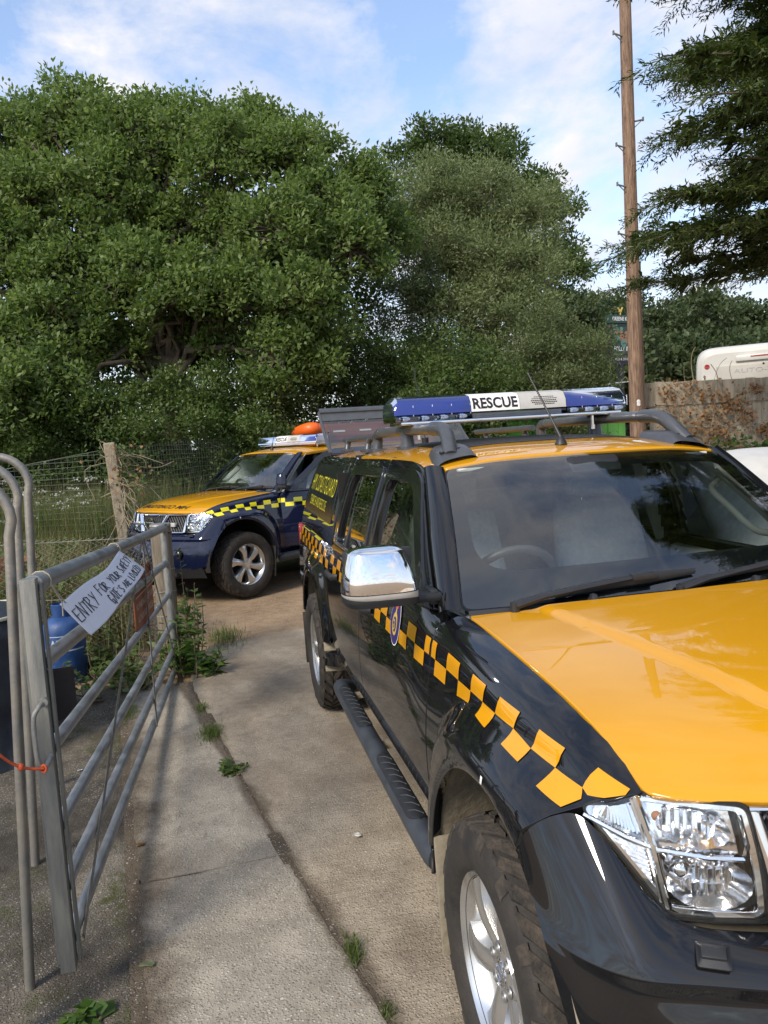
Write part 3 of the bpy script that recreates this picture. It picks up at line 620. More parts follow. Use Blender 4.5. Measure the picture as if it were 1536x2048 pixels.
# far wood: single trees
W = [(-43.4, 21.0, 9.0, 2.8), (-49.6, 26.0, 10.4, 3.2), (-44.5, 25.0, 8.4, 2.9), (-42.0, 27.6, 7.9, 2.8), (-45.1, 31.7, 9.1, 3.0), (-42.7, 33.0, 8.3, 2.9), (-42.1, 36.5, 8.0, 2.9), (-34.7, 21.4, 5.4, 2.3), (-34.3, 23.6, 5.2, 2.3), (-35.6, 26.8, 5.6, 2.4), (-33.3, 18.4, 5.4, 2.2), (-36.8, 30.4, 5.8, 2.5), (-47.0, 22.5, 7.0, 2.8), (-33.0, 15.6, 5.0, 2.2)]
_wl = ['first wood tree right of the willow, just over the olive bush', 'tallest rounded wood tree directly left of the telegraph pole', 'wood tree standing right behind the pub sign', 'wood tree just right of the telegraph pole on the skyline', 'broad rounded wood tree on the skyline under the conifer tips', 'wood tree on the skyline above the motorhome', 'wood tree on the skyline at the right edge of the picture', 'lower wood tree right of the pole above the wooden fence', 'lower wood tree between the pole and the motorhome', 'lower wood tree directly behind the motorhome roof', 'lower wood tree behind the pub sign post', 'lower wood tree at the right edge behind the motorhome', 'wood tree showing between the willow and the pub sign', 'lower wood tree behind the olive bush']
for i, (x, y, z, r) in enumerate(W):
    rg = np.random.default_rng(50 + i); lob = [(x, y, z - r * .55, r * .75)] + [(x + rg.normal() * r * .5, y + rg.normal() * r * .5, z - r * rg.uniform(.1, .9), r * rg.uniform(.35, .55)) for k in range(9)] + [(x + rg.normal() * r * .5, y + rg.normal() * r * .4, (z - r) * t, r * .62) for t in (.35, .6)]
    tree('wood_tree', _wl[i], (x, y, -.02), lob, 'leaf_wood', 'bark', .32, .19, 33, .55, 5.0, .22, (z - r) * .6, 60 + i, group='trees of the wood beyond the fence', twigs=.15)

# conifer: whorled boughs with flat drooping sprays
def conifer(name, label, base, H, seed=5):
    rng = np.random.default_rng(seed); root = empty(name, base, 0, label, 'tree'); mb = MB(); mb.tube([(0, 0, 0), (.05, 0, H * .5), (0, .05, H)], [.34, .22, .03], 10)
    VV = []; FF = []; no = 0
    nb = 215
    for k in range(nb):
        h = 3.3 + (H - 3.8) * (k / nb) ** .92; a = k * 2.39996 + rng.normal() * .25
        if k % 2 == 0: a = R(-145) + rng.normal() * R(42)
        Lb = (4.2 - 3.4 * (max(h - 2, 0) / (H - 2)) ** 1.35) * rng.uniform(.72, 1.08)
        if Lb < .4: continue
        d = np.array([math.cos(a), math.sin(a), 0]); up_ = np.array([0, 0, 1.0]); n_ = 9
        pts = []
        for i in range(n_ + 1):
            t = i / n_; pts.append(np.array([0, 0, h]) + d * Lb * t + up_ * (Lb * (.20 * t - .26 * t * t + .10 * t ** 3)) + rng.normal(size=3) * .02 * Lb * t * .6)
        mb.tube(pts, [.045 * (1 - t) * (Lb / 4) + .008 for t in np.linspace(0, 1, n_ + 1)], 5, cap=False)
        pts = np.array(pts); m_ = int(Lb * 260); tt = rng.random(m_) ** .8; q = pts[np.minimum((tt * n_).astype(int), n_ - 1)] + rng.normal(size=(m_, 3)) * (np.array([.13, .13, .07]) * (1.1 - .6 * tt)[:, None]); V, F = leaves(q, nrm(d + rng.normal(size=(m_, 3)) * .6 - np.array([0, 0, .25])), nrm(up_ + rng.normal(size=(m_, 3)) * .5), .07, .015, rng, .3); VV.append(V); FF.append(F + no); no += len(V)
        m_ = int(Lb * 150); tt = .05 + .9 * rng.random(m_); q = pts[np.minimum((tt * n_).astype(int), n_ - 1)] + rng.normal(size=(m_, 3)) * (np.array([.16, .16, .08]) * (1.15 - .75 * tt)[:, None]); V, F = leaves(q, nrm(d + rng.normal(size=(m_, 3)) * .5 - np.array([0, 0, .2])), nrm(up_ + rng.normal(size=(m_, 3)) * .4), .15, .050, rng, .3); VV.append(V); FF.append(F + no); no += len(V)
        ns = int(8 + Lb * 6.2)
        t = .16 + .84 * (np.arange(ns) + rng.random(ns)) / ns; f_ = t * n_; i = np.minimum(f_.astype(int), n_ - 1); seg = pts[i + 1] - pts[i]; p = pts[i] + seg * (f_ - i)[:, None]; tan = nrm(seg)
        sd_ = nrm(np.cross(tan, up_)) * np.where(np.arange(ns) % 2, 1, -1)[:, None]; L2 = (.75 * (1 - .55 * t) * (Lb / 4) + .16) * rng.uniform(.7, 1.2, ns)
        dir2 = nrm(tan * rng.uniform(.5, 1.0, (ns, 1)) + sd_ * rng.uniform(.5, 1.0, (ns, 1)) + up_ * rng.uniform(-.30, .22, (ns, 1)))
        m_ = max(6, int(L2.mean() / .035)); tt = np.linspace(.08, 1, m_); q = p[:, None] + dir2[:, None] * (L2[:, None] * tt)[..., None] + up_ * (-.22 * L2[:, None] * tt ** 2)[..., None]
        nv = nrm(np.cross(dir2, up_))
        for sg in (-1, 1):      # twiglets on both sides
            td = nrm(dir2[:, None] * .8 + nv[:, None] * sg * .75 + rng.normal(size=(ns, m_, 3)) * .28); tl = (.17 * (1 - .6 * tt) + .045) * rng.uniform(.6, 1.2, (ns, m_))
            for s_ in (0.0, .48):
                q3 = (q + td * (tl * s_)[..., None]).reshape(-1, 3); V, F = leaves(q3, nrm(td.reshape(-1, 3) + rng.normal(size=q3.shape) * .35), nrm(up_ + rng.normal(size=q3.shape) * .5), tl.ravel() * .62, .0175, rng, .3); VV.append(V); FF.append(F + no); no += len(V)
    mb.build('trunk', 'bark', root, smooth=60); fastmesh('crown', np.concatenate(VV), np.concatenate(FF), 'leaf_conifer', root)
    return root
CF = conifer('conifer_tree', 'tall dark conifer with drooping sprays right of the telegraph pole', (-4.9, 6.75, -.02), 13.0)
def copy_tree(o, loc, rz, label):      # a second tree of the same kind: own root, parts share mesh data
    r = o.copy(); COL.objects.link(r); r.location = loc; r.rotation_euler = (0, 0, rz); r['label'] = label
    for ch in list(o.children): c = ch.copy(); COL.objects.link(c); c.parent = r
    return r
copy_tree(CF, (-1.4, 7.6, -.02), R(110), 'second conifer, seen only mirrored in the windscreen and bonnet of the near truck')

# ------------------------------------------------------------------ meadow, tufts, weeds
def blades(n_, fn, hmin, hmax, w, rng, lean=.35):
    P = fn(n_); h = rng.uniform(hmin, hmax, n_); d = rdir(rng, n_); d[:, 2] = 0; d = nrm(d); tipd = d * (h * lean * rng.random(n_))[:, None]; sd_ = nrm(np.cross(d, np.array([0, 0, 1.0])) + rng.normal(size=(n_, 3)) * .2) * w * .5
    a = P - sd_; b = P + sd_; m1 = P + tipd * .35 + np.array([0, 0, 1.0]) * (h * .6)[:, None]; c = m1 + sd_ * .7; e = m1 - sd_ * .7; tip = P + tipd + np.array([0, 0, 1.0]) * h[:, None]
    V = np.stack([a, b, c, e, tip, tip + sd_ * .1], 1).reshape(-1, 3); k = np.arange(n_) * 6
    F = np.concatenate([np.stack([k, k + 1, k + 2, k + 3], 1), np.stack([k + 3, k + 2, k + 5, k + 4], 1)]); return V, F
def fence_line(t): return np.array([-9.0, -2.75]) + t * np.array([-6.0, 3.25])
rng = np.random.default_rng(3)
def mead(n_):
    x = rng.uniform(-12.4, -8.9, n_); y = rng.uniform(-9.5, 1.0, n_); k = y < (-2.9 - (x + 9.0) * .52) ; x = x[k]; y = y[k]
    P = np.stack([x, y, np.full(len(x), -.01)], 1)
    while len(P) < n_: P = np.concatenate([P, P])[:n_] + np.concatenate([rng.normal(size=(n_, 2)) * .08, np.zeros((n_, 1))], 1)[:len(np.concatenate([P, P])[:n_])]
    return P[:n_]
V, F = blades(18000, mead, .5, 1.35, .012, rng)
tag(fastmesh('meadow_grass', V, F, 'grass_green'), 'tall green meadow grass behind the netting fence', 'grass', kind='stuff')
V, F = blades(9000, mead, .7, 1.5, .009, rng, .2)
tag(fastmesh('dry_grass', V, F, 'grass_dry'), 'pale dry grass stalks standing among the meadow grass', 'grass', kind='stuff')
P = mead(170); P = P[(P[:, 1] < -2.9)]; VV = []; FF = []; no = 0
for p in P:
    h = rng.uniform(.9, 1.45); m_ = 16; q = np.array([p[0], p[1], h]) + np.concatenate([rng.normal(size=(m_, 2)) * .035, rng.normal(size=(m_, 1)) * .012], 1); V, F = leaves(q, rdir(rng, m_), np.tile([0, 0, 1.0], (m_, 1)) + rng.normal(size=(m_, 3)) * .3, .030, .026, rng); VV.append(V); FF.append(F + no); no += len(V)
tag(fastmesh('umbel_flowers', np.concatenate(VV), np.concatenate(FF), 'flower_white'), 'white umbel flowers dotted through the meadow grass', 'flowers', kind='stuff')
# brush below the fence (dry stems and low leaves between near chain link and netting)
def brush(n_):
    x = rng.uniform(-8.9, -5.2, n_); y = rng.uniform(-5.8, -2.1, n_); k = (y < -2.05 + (x + 5.2) * .30) & ~((x < -6.7) & (y > -3.1)); P = np.stack([x, y, np.full(n_, -.02)], 1)[k]; return np.concatenate([P] * 4)[:n_] + np.concatenate([rng.normal(size=(n_, 2)) * .05, np.zeros((n_, 1))], 1)[:n_]
V, F = blades(14000, brush, .25, .95, .012, rng, .7)
tag(fastmesh('dry_brush', V, F, 'grass_dry'), 'straw-coloured dead grass and stems behind the low chain-link fence', 'grass', kind='stuff')
P = brush(11000); P[:, 2] = rng.uniform(.02, .75, len(P)); V, F = leaves(P, rdir(rng, len(P)), nrm(rdir(rng, len(P)) * .7 + np.array([0, 0, .8])), rng.uniform(.035, .09, len(P)), .04, rng)
tag(fastmesh('brush_leaves', V, F, 'leaf_bramble'), 'low green bramble leaves tangled in the dead grass behind the gate', 'undergrowth', kind='stuff')
def weed(name, label, base, stems, h, leafL, leafW, mat, seed, spread=.12, cat='plant', n_leaf=14, group=None):
    rng = np.random.default_rng(seed); root = empty(name, base, 0, label, cat, group); mb = MB(); VV = []; FF = []; no = 0
    for s_ in range(stems):
        a = rng.uniform(0, 2 * math.pi); hh = h * rng.uniform(.45, 1.0); p0 = np.array([math.cos(a), math.sin(a), 0]) * spread * rng.uniform(.1, 1); p1 = p0 * 1.6 + np.array([0, 0, hh]) + rng.normal(size=3) * .05 * hh
        pts = [p0 + (p1 - p0) * t + np.array([0, 0, .0]) + p0 * .3 * math.sin(t * math.pi) for t in np.linspace(0, 1, 5)]; mb.tube(pts, [.006, .005, .004, .003, .0015], 5)
        k = max(3, int(n_leaf * hh / h)); tt = rng.uniform(.08, 1.0, k); q = p0 + (p1 - p0) * tt[:, None]; d = rdir(rng, k); d[:, 2] = d[:, 2] * .3 + .25; d = nrm(d)
        V, F = leaves(q, d, nrm(np.tile([0, 0, 1.0], (k, 1)) + rng.normal(size=(k, 3)) * .35), leafL * (1.15 - .6 * tt) * rng.uniform(.7, 1.2, k), leafW * (1.1 - .5 * tt), rng); VV.append(V); FF.append(F + no); no += len(V)
    tag(mb.build('stalks', 'stem', root, smooth=60), kind='stuff'); fastmesh('foliage', np.concatenate(VV), np.concatenate(FF), mat, root, kind='stuff'); return root
weed('dock_plant', 'tall leafy green weed growing at the foot of the round gate post', (-4.42, -1.76, -.01), 20, .55, .15, .05, 'leaf_weed', 1, .13)
weed('dock_plant', 'spreading broad-leaved weed on the drive edge right of the gate hinge', (-4.30, -1.66, -.01), 12, .22, .13, .045, 'leaf_weed', 2, .12)
weed('nettle_clump', 'tall thin nettle with small leaves behind the gate post top', (-4.85, -1.72, -.01), 8, .98, .09, .045, 'leaf_bramble', 3, .10, n_leaf=26)
weed('ivy_clump', 'low ivy patch under the middle of the gate', (-4.3, -2.22, -.02), 30, .22, .07, .06, 'leaf_bramble', 4, .34)
weed('ivy_clump', 'low ivy patch right of the blue gas cylinder', (-4.75, -2.42, -.02), 34, .38, .075, .065, 'leaf_bramble', 5, .26)
weed('rosette_weed', 'flat dark rosette weed in the concrete joint', (-2.38, -1.49, -.002), 16, .028, .05, .02, 'leaf_weed', 6, .075, n_leaf=7)
weed('rosette_weed', 'small bright leaf cluster at the bottom left corner', (-.60, -1.96, -.02), 10, .05, .07, .05, 'leaf_weed', 7, .07, n_leaf=7)
def tuft(label, base, n_, r, h, seed, mat='grass_green'):
    rng = np.random.default_rng(seed); V, F = blades(n_, lambda k: np.concatenate([rng.normal(size=(k, 2)) * r * np.array([1.6, .75]), np.zeros((k, 1))], 1), h * .3, h, .0035, rng, 1.2)
    o = fastmesh('grass_tuft', V, F, mat, kind='stuff'); o.location = base; tag(o, label, 'grass tuft', 'grass tufts in the concrete joints'); return o
tuft('fine mossy grass cushion in the joint nearest the gate', (-2.98, -1.585, -.004), 900, .045, .035, 1)
tuft('small grass sprig just beyond the mossy cushion', (-3.45, -1.64, -.004), 160, .03, .05, 2)
tuft('small grass tuft in the joint beside the front wheel', (-.725, -1.12, -.004), 220, .022, .05, 3)
tuft('thin grass fringe at the far left corner of the drive', (-5.32, -1.45, -.01), 700, .12, .10, 4)
tuft('tiny grass tuft in the joint at the bottom of the picture', (-.42, -1.07, -.004), 80, .015, .035, 5)
tuft('grass wisp between pad and strip under the gate', (-3.55, -2.14, -.02), 260, .05, .09, 6)
# ------------------------------------------------------------------ yard furniture
pmat('galv', (0.26, 0.28, 0.30), .42, .75, col2=(0.42, 0.44, 0.46), vscale=9, bump=.08, bscale=60, rvar=.1)
pmat('galv_dull', (0.17, 0.17, 0.16), .6, .5, col2=(0.33, 0.33, 0.31), vscale=14, bump=.15, bscale=80, stretch=(4, 4, 1))
pmat('stile_wood', (0.15, 0.155, 0.15), .6, .45, col2=(0.29, 0.285, 0.25), vscale=5, bump=.1, bscale=40, stretch=(6, 6, 1))
pmat('rust', (0.10, 0.035, 0.018), .85, col2=(0.19, 0.075, 0.035), vscale=8, bump=.3, bscale=40)
pmat('hoop_steel', (0.20, 0.205, 0.20), .5, .6, col2=(0.33, 0.30, 0.25), vscale=6, bump=.1, bscale=50)
pmat('paper', (0.74, 0.76, 0.83), .7, var=.03, vscale=10)
pmat('ink', (0.02, 0.02, 0.025), .6)
pmat('twine', (0.46, 0.42, 0.32), .9)
pmat('sign_red', (0.20, 0.045, 0.022), .55, col2=(0.27, 0.085, 0.04), vscale=4)
pmat('sign_print', (0.50, 0.38, 0.33), .6)
pmat('sign_back', (0.42, 0.38, 0.28), .8)
pmat('post_wood', (0.10, 0.082, 0.058), .85, col2=(0.24, 0.20, 0.145), vscale=7, bump=.35, bscale=30, stretch=(8, 8, 1))
pmat('pole_wood', (0.11, 0.066, 0.044), .8, col2=(0.34, 0.225, 0.150), vscale=8, bump=.7, bscale=22, stretch=(5, 5, .55))
pmat('gas_blue', (0.008, 0.038, 0.14), .5, col2=(0.028, 0.085, 0.24), vscale=7, bump=.1, bscale=30, rvar=.12)
pmat('gas_print', (0.42, 0.50, 0.60), .6)
pmat('tarp', (0.012, 0.017, 0.026), .5, col2=(0.035, 0.045, 0.06), vscale=6, bump=.2, bscale=25)
pmat('piping', (0.55, 0.54, 0.42), .6)
pmat('board_brown', (0.055, 0.045, 0.042), .7, var=.25, vscale=5, bump=.1)
pmat('concrete_post', (0.20, 0.165, 0.115), .9, col2=(0.34, 0.29, 0.215), vscale=12, bump=.5, bscale=50)
pmat('net_green', (0.13, 0.16, 0.12), .6, var=.25, vscale=6)
pmat('wire', (0.30, 0.29, 0.26), .55, .5, var=.25, vscale=8)
pmat('rope', (0.55, 0.09, 0.03), .8, var=.3, vscale=90)
pmat('fence_wood', (0.30, 0.265, 0.205), .85, col2=(0.50, 0.445, 0.345), vscale=5, bump=.4, bscale=40, stretch=(3, 3, .5))
pmat('fence_wood_b', (0.24, 0.212, 0.16), .85, col2=(0.42, 0.375, 0.29), vscale=6, bump=.4, bscale=40, stretch=(3, 3, .5))
pmat('camper_white', (0.62, 0.61, 0.57), .35, var=.04, vscale=4, coat=.3)
pmat('camper_grey', (0.44, 0.42, 0.37), .4, var=.04, vscale=3)
pmat('pub_green', (0.012, 0.055, 0.042), .45)
pmat('pub_black', (0.010, 0.012, 0.014), .4)
pmat('boat_white', (0.62, 0.61, 0.58), .4, var=.08, vscale=5)
pmat('boat_rim', (0.50, 0.40, 0.26), .5)
pmat('boat_blue', (0.04, 0.12, 0.42), .4)
pmat('lime_paint', (0.17, 0.50, 0.10), .45)
pmat('skip_red', (0.19, 0.032, 0.028), .5, var=.15, vscale=3)
pmat('orange_hull', (0.80, 0.13, 0.015), .4)
pmat('silver_paint', (0.45, 0.47, 0.50), .3, .6, coat=.5)
pmat('glove_blue', (0.30, 0.42, 0.50), .6)
GP0 = Vector((-.80, -2.030, 0)); GP1 = Vector((-4.45, -1.852, 0))
ZN = [1.352, 1.10, .821, .563, .356, .181]; ZF = [1.142, .870, .620, .383, .177, .022]
def gpt(t, zn, zf, off=0.0): q = GP0.lerp(GP1, t); return Vector((q.x, q.y + off, zn + (zf - zn) * t))
G = empty('field_gate', (0, 0, 0), 0, 'galvanised six-rail metal field gate standing open on the left', 'gate')
for i in range(6):
    mb = MB(); mb.tube([gpt(.006, ZN[i], ZF[i]), gpt(.5, ZN[i], ZF[i]) + Vector((0, 0, -.004)), gpt(.995, ZN[i], ZF[i])], .030 if i == 0 else (.026 if i == 1 else .0215), 14); mb.build('rail', 'galv', G, smooth=60)
mb = MB(); mb.box((-.785, -2.032, .738), (.045, .046, 1.275), bev=.004); mb.box((-.805, -2.000, .738), (.03, .007, 1.24)); mb.box((-.805, -2.064, .738), (.03, .007, 1.24)); st = mb.build('latch_stile', 'stile_wood', G, smooth=40)
mb = MB(); c = Vector((-.757, -2.03, .93)); mb.tube(smoothpts([c + Vector((0, .012, .065)), c + Vector((.030, .0, .055)), c + Vector((.042, -.014, .02)), c + Vector((.042, -.014, -.10)), c + Vector((.03, .0, -.135)), c + Vector((.0, .018, -.105))], 5), .0075, 8); mb.tube([c + Vector((-.01, .012, .065)), c + Vector((.012, .012, .065))], .014, 10); mb.build('latch_hook', 'galv_dull', st, smooth=60)
mb = MB(); mb.tube([(-4.46, -1.850, .0), (-4.46, -1.850, 1.175)], .030, 12, ell=(1, .8)); mb.build('hinge_stile', 'galv_dull', G, smooth=50)
tt_ = .66
for a, b in ((gpt(.60, 1.30, ZF[0] + .1) * 0 + gpt(.62, ZN[0], ZF[0], .028), gpt(.02, ZN[5] - .03, ZF[5], .028)), (gpt(.63, ZN[0], ZF[0], .028), gpt(.60, ZN[5], ZF[5], .026)), (gpt(.64, ZN[0], ZF[0], .028), gpt(.985, ZN[5], ZF[5], .028))):
    mb = MB(); d = (b - a); mb.tube([a, b], .017, 4, ell=(.30, 1.0)); mb.build('brace', 'galv_dull', G)
for z in (1.10, .30): mb = MB(); mb.tube([(-4.47, -1.80, z), (-4.60, -1.85, z)], .012, 8); mb.build('hinge_pin', 'rust', G, smooth=50)
# gate post
mb = MB(); mb.tube([(-4.75, -1.90, -.1), (-4.75, -1.893, .6), (-4.74, -1.89, 1.14)], [.088, .084, .082], 20); gp_ = mb.build('gate_post', 'post_wood', smooth=50)
tag(gp_, 'thick round weathered gate post at the hinge end of the gate', 'post')
mb = MB(); mb.tube([(-4.74, -1.89, 1.136), (-4.74, -1.89, 1.152)], [.087, .080], 20); mb.build('post_cap', 'galv_dull', gp_, smooth=40)
for z in (1.09, .78, .60, .40, .18):
    mb = MB(); mb.tube([(-4.748 + .0875 * math.cos(k * math.pi / 10), -1.892 + .0875 * math.sin(k * math.pi / 10), z + .004 * math.sin(k)) for k in range(21)], .003, 4, cap=False); mb.build('wire_wrap', 'wire', gp_)
# paper notice
Q = [np.array(q) for q in ((-.95, -1.983, 1.263), (-2.2, -1.923, 1.262), (-2.25, -1.818, 1.16), (-1.0, -1.902, 1.132))]
def papf(u, v):
    u = np.asarray(u, float); v = np.asarray(v, float); w = [(1 - u) * v, u * v, u * (1 - v), (1 - u) * (1 - v)]; p = [sum(w[i] * Q[i][k] for i in range(4)) for k in range(3)]
    sag = .025 * np.sin(u * np.pi) + .01 * np.sin(u * 9 + v * 2); return (p[0], p[1] + sag * .25, p[2] - sag * .5)
nt_ = panel('paper_notice', [(0, 0), (1, 0), (1, 1), (0, 1)], papf, 'paper', None, step=.06, depth=0)
tag(nt_, 'long white handwritten paper notice tied to the top rail of the gate', 'notice')
md = nt_.modifiers.new('s', 'SOLIDIFY'); md.thickness = .0012
_STK = {'E': [[(1, 1), (0, 1), (0, 0), (1, 0)], [(0, .52), (.8, .55)]], 'N': [[(0, 0), (0, 1), (.9, 0), (.95, 1)]], 'T': [[(0, 1), (1, .97)], [(.5, 1), (.45, 0)]], 'R': [[(0, 0), (.05, 1), (.8, .9), (.8, .6), (.1, .48), (.95, -.02)]], 'Y': [[(0, 1), (.5, .5)], [(1, 1), (.3, -.05)]], 'F': [[(1, 1), (.05, 1), (0, 0)], [(0, .52), (.8, .55)]], 'O': [[(.5, 1), (.1, .8), (0, .4), (.3, .02), (.8, .1), (1, .6), (.5, 1)]], 'U': [[(0, 1), (.05, .2), (.5, 0), (.9, .25), (1, 1)]], 'S': [[(1, .9), (.5, 1), (.1, .8), (.3, .55), (.8, .4), (.8, .1), (.4, 0), (0, .12)]], 'A': [[(0, 0), (.5, 1), (1, 0)], [(.2, .4), (.85, .42)]], 'G': [[(1, .85), (.5, 1), (.05, .6), (.3, .05), (.9, .1), (.95, .45), (.55, .45)], [(.95, .45), (.95, -.1)]], "'": [[(.5, 1), (.4, .8)]], 'L': [[(0, 1), (.02, 0), (.9, .03)]], 'C': [[(1, .85), (.5, 1), (.05, .5), (.35, .02), (.95, .12)]], 'K': [[(0, 1), (.02, 0)], [(.9, 1), (.08, .5), (1, 0)]], 'D': [[(.05, 0), (0, 1), (.7, .85), (.95, .5), (.6, .05), (.05, 0)]]}
rh = random.Random(4)
def hand(word, u0, v0, w, h, r=.0017):
    mb = MB(); n_ = len(word); cw = w / (n_ + .25 * (n_ - 1))
    for i, ch in enumerate(word):
        ox = u0 + i * cw * 1.25 + rh.uniform(-.004, .004); oy = v0 + rh.uniform(-.015, .015); sl = rh.uniform(.0, .015); hh = h * rh.uniform(.9, 1.08)
        for st_ in _STK[ch]:
            P_ = []
            for a_, b_ in zip(st_[:-1], st_[1:]):
                for t in (0, .33, .67): P_.append((a_[0] + (b_[0] - a_[0]) * t, a_[1] + (b_[1] - a_[1]) * t))
            P_.append(st_[-1]); mb.tube([Vector([float(q) for q in papf(ox + x * cw + sl * y, oy + y * hh)]) + Vector((.0006, .0024, .0016)) for x, y in P_], r, 4)
    return tag(mb.build('handwriting', 'ink', nt_), kind='stuff')
for (s_, u0, v0, w, h) in (('ENTRY', .02, .40, .25, .36), ('FOR', .34, .48, .13, .30), ('YOUR', .53, .51, .17, .28), ('SAFETY', .75, .53, .22, .28), ("GATE'S", .37, .08, .20, .30), ('ARE', .61, .13, .10, .24), ('LOCKED', .75, .13, .21, .26)): hand(s_, u0, v0, w, h)
mb = MB(); a = gpt(.03, ZN[0], ZF[0]); p = Vector(Q[0]); mb.tube([a + Vector((0, .033 * math.cos(k * .63), .033 * math.sin(k * .63))) for k in range(11)], .0025, 5, cap=False); mb.tube([a + Vector((0, .03, -.015)), p + Vector((.0, .01, .0)), p + Vector((-.02, .005, -.05))], .0022, 5); mb.tube([a + Vector((0, .03, -.01)), p + Vector((-.05, .01, -.01)), p + Vector((-.09, .01, -.02)), p + Vector((-.05, .015, -.025))], .0022, 5); mb.build('tie_string', 'twine', nt_, smooth=60)
mb = MB(); a = gpt(.40, ZN[0], ZF[0]); p = Vector(Q[1]); mb.tube([a + Vector((0, .030 * math.cos(k * .63), .032 * math.sin(k * .63))) for k in range(11)], .003, 5, cap=False); mb.tube([a + Vector((0, .03, 0)), p + Vector((.05, .005, -.01))], .003, 5); mb.build('tie_string', 'twine', nt_, smooth=60)
# office sign on the gate
sg = [np.array(q) for q in ((-2.75, -1.972, 1.055), (-3.4, -1.920, 1.041), (-3.4, -1.920, .713), (-2.75, -1.972, .714))]
def sgf(u, v):
    u = np.asarray(u, float); v = np.asarray(v, float); w = [(1 - u) * v, u * v, u * (1 - v), (1 - u) * (1 - v)]; return tuple(sum(w[i] * sg[i][k] for i in range(4)) + (.036 if k == 1 else 0) for k in range(3))
so = panel('office_sign', [(0, 0), (1, 0), (1, 1), (0, 1)], sgf, 'sign_red', None, step=.2, depth=.008, roll=.001); tag(so, 'faded red-brown office sign fixed to the gate behind the paper notice', 'sign')
for (s_, u0, v0, w, h) in (('HARBOUR OFFICE', .06, .68, .88, .14), ('NO PARKING EXCEPT FOR', .05, .36, .90, .12), ('AUTHORISED VEHICLES', .08, .14, .84, .12)): text_on('sign_lettering', s_, sgf, u0, v0, w, h, 'sign_print', so, bold=.03, off=.003)
decal('sign_rule', [[(.05, .57), (.95, .57), (.95, .595), (.05, .595)]], sgf, 'sign_print', so, off=.003, step=.3)
for u in (.15, .85): mb = MB(); p = Vector([float(q) for q in sgf(u, .93)]); mb.tube([p + Vector((0, .004, 0)), p + Vector((0, -.03, .12))], .003, 5); mb.build('sign_tie', 'wire', so)
# hoops
def hoop(label, base, top, lean, w, r, seed):
    b = Vector(base); t = Vector(top); o = empty('hoop_barrier', b, 0, label, 'barrier', 'steel hoop barriers'); pts = [(0, 0, -.05), (lean[0] * .5, lean[1] * .5, t.z * .5), (lean[0] * .88, lean[1] * .88, t.z - .20)]
    c0 = Vector((lean[0], lean[1], 0)); RR = .15
    for k in range(8): a = k / 7 * math.pi / 2; pts.append((c0.x, c0.y - RR + RR * math.cos(a), t.z - RR + RR * math.sin(a) - .0))
    pts.append((c0.x, c0.y - w + RR, t.z + .0))
    for k in range(1, 8): a = math.pi / 2 + k / 7 * math.pi / 2; pts.append((c0.x, c0.y - w + RR + RR * math.cos(a), t.z - RR + RR * math.sin(a)))
    pts.append((0, -w, -.05)); mb = MB(); mb.tube(pts, r, 14); mb.build('tube', 'hoop_steel', o, smooth=60); return o
hoop('nearest steel hoop barrier, its foot in front of the gate end', (-.908, -2.19, 0), (0, 0, 1.70), (0, .10), .85, .0165, 1)
hoop('middle of the three steel hoop barriers', (-1.75, -2.344, 0), (0, 0, 1.73), (0, .09), .85, .0185, 2)
hoop('farthest steel hoop barrier, behind the gate latch end', (-2.53, -2.462, 0), (0, 0, 1.76), (0, .09), .85, .021, 3)
mb = MB(); mb.tube([(-.62, -2.236, -.02), (-.62, -2.21, .9), (-.62, -2.20, 1.08)], [.028, .028, .027], 12); mb.tube([(-.62, -2.20, 1.08), (-.62, -2.20, 1.10)], [.029, .022], 12)
o = mb.build('steel_post', 'galv', smooth=60); tag(o, 'smooth grey steel post cut by the left edge of the picture', 'post')
mb = MB(); A = Vector((-.62, -2.17, .96)); B = Vector((-.715, -2.03, .80)); pts = [A.lerp(B, t) + Vector((0, 0, -.035 * math.sin(t * math.pi))) for t in np.linspace(0, 1, 14)]; mb.tube(pts, .0045, 7); mb.tube([B + Vector((.0, .008 * math.cos(k * .7), .011 * math.sin(k * .7))) for k in range(10)], .0042, 6); mb.tube([A, A + Vector((.01, .02, -.09)), A + Vector((.0, .012, -.17))], .006, 6)
kn = pts[8]; mb.lathe([(.0, -.013), (.008, -.008), (.010, 0), (.008, .008), (0, .013)], c=kn, n=10)
o = mb.build('tie_rope', 'rope', smooth=60); tag(o, 'short orange rope knotted from the steel post to the gate hook', 'rope')
# gas cylinder
GC = (-4.62, -2.68, -.022); g = empty('gas_cylinder', GC, .3, 'blue gas cylinder behind the latch end of the gate', 'gas cylinder')
mb = MB(); mb.lathe([(.0, .045), (.135, .045), (.150, .07), (.157, .11), (.157, .415), (.150, .46), (.125, .50), (.07, .525), (.045, .53), (0, .53)], n=36); body_ = mb.build('shell', 'gas_blue', g, smooth=50)
mb = MB(); mb.lathe([(.135, .0), (.14, .0), (.14, .06), (.132, .06), (.132, .0)], n=32); mb.build('foot_ring', 'gas_blue', g, smooth=40)
mb = MB(); mb.lathe([(.072, .51), (.075, .62), (.066, .625), (.064, .51)], n=28); mb.build('collar', 'gas_blue', g, smooth=40)
mb = MB(); mb.tube([(0, 0, .52), (0, 0, .575)], .02, 10); mb.tube([(0, 0, .555), (.05, 0, .555)], .012, 8); mb.build('valve', 'chrome_soft', g, smooth=40)
cyl = lambda u, v: (.1585 * np.cos(np.asarray(u) / .157), .1585 * np.sin(np.asarray(u) / .157), v)
text_on('cylinder_lettering', 'CALOR', cyl, -.17, .305, .22, .062, 'gas_print', g, bold=.03, off=.001)
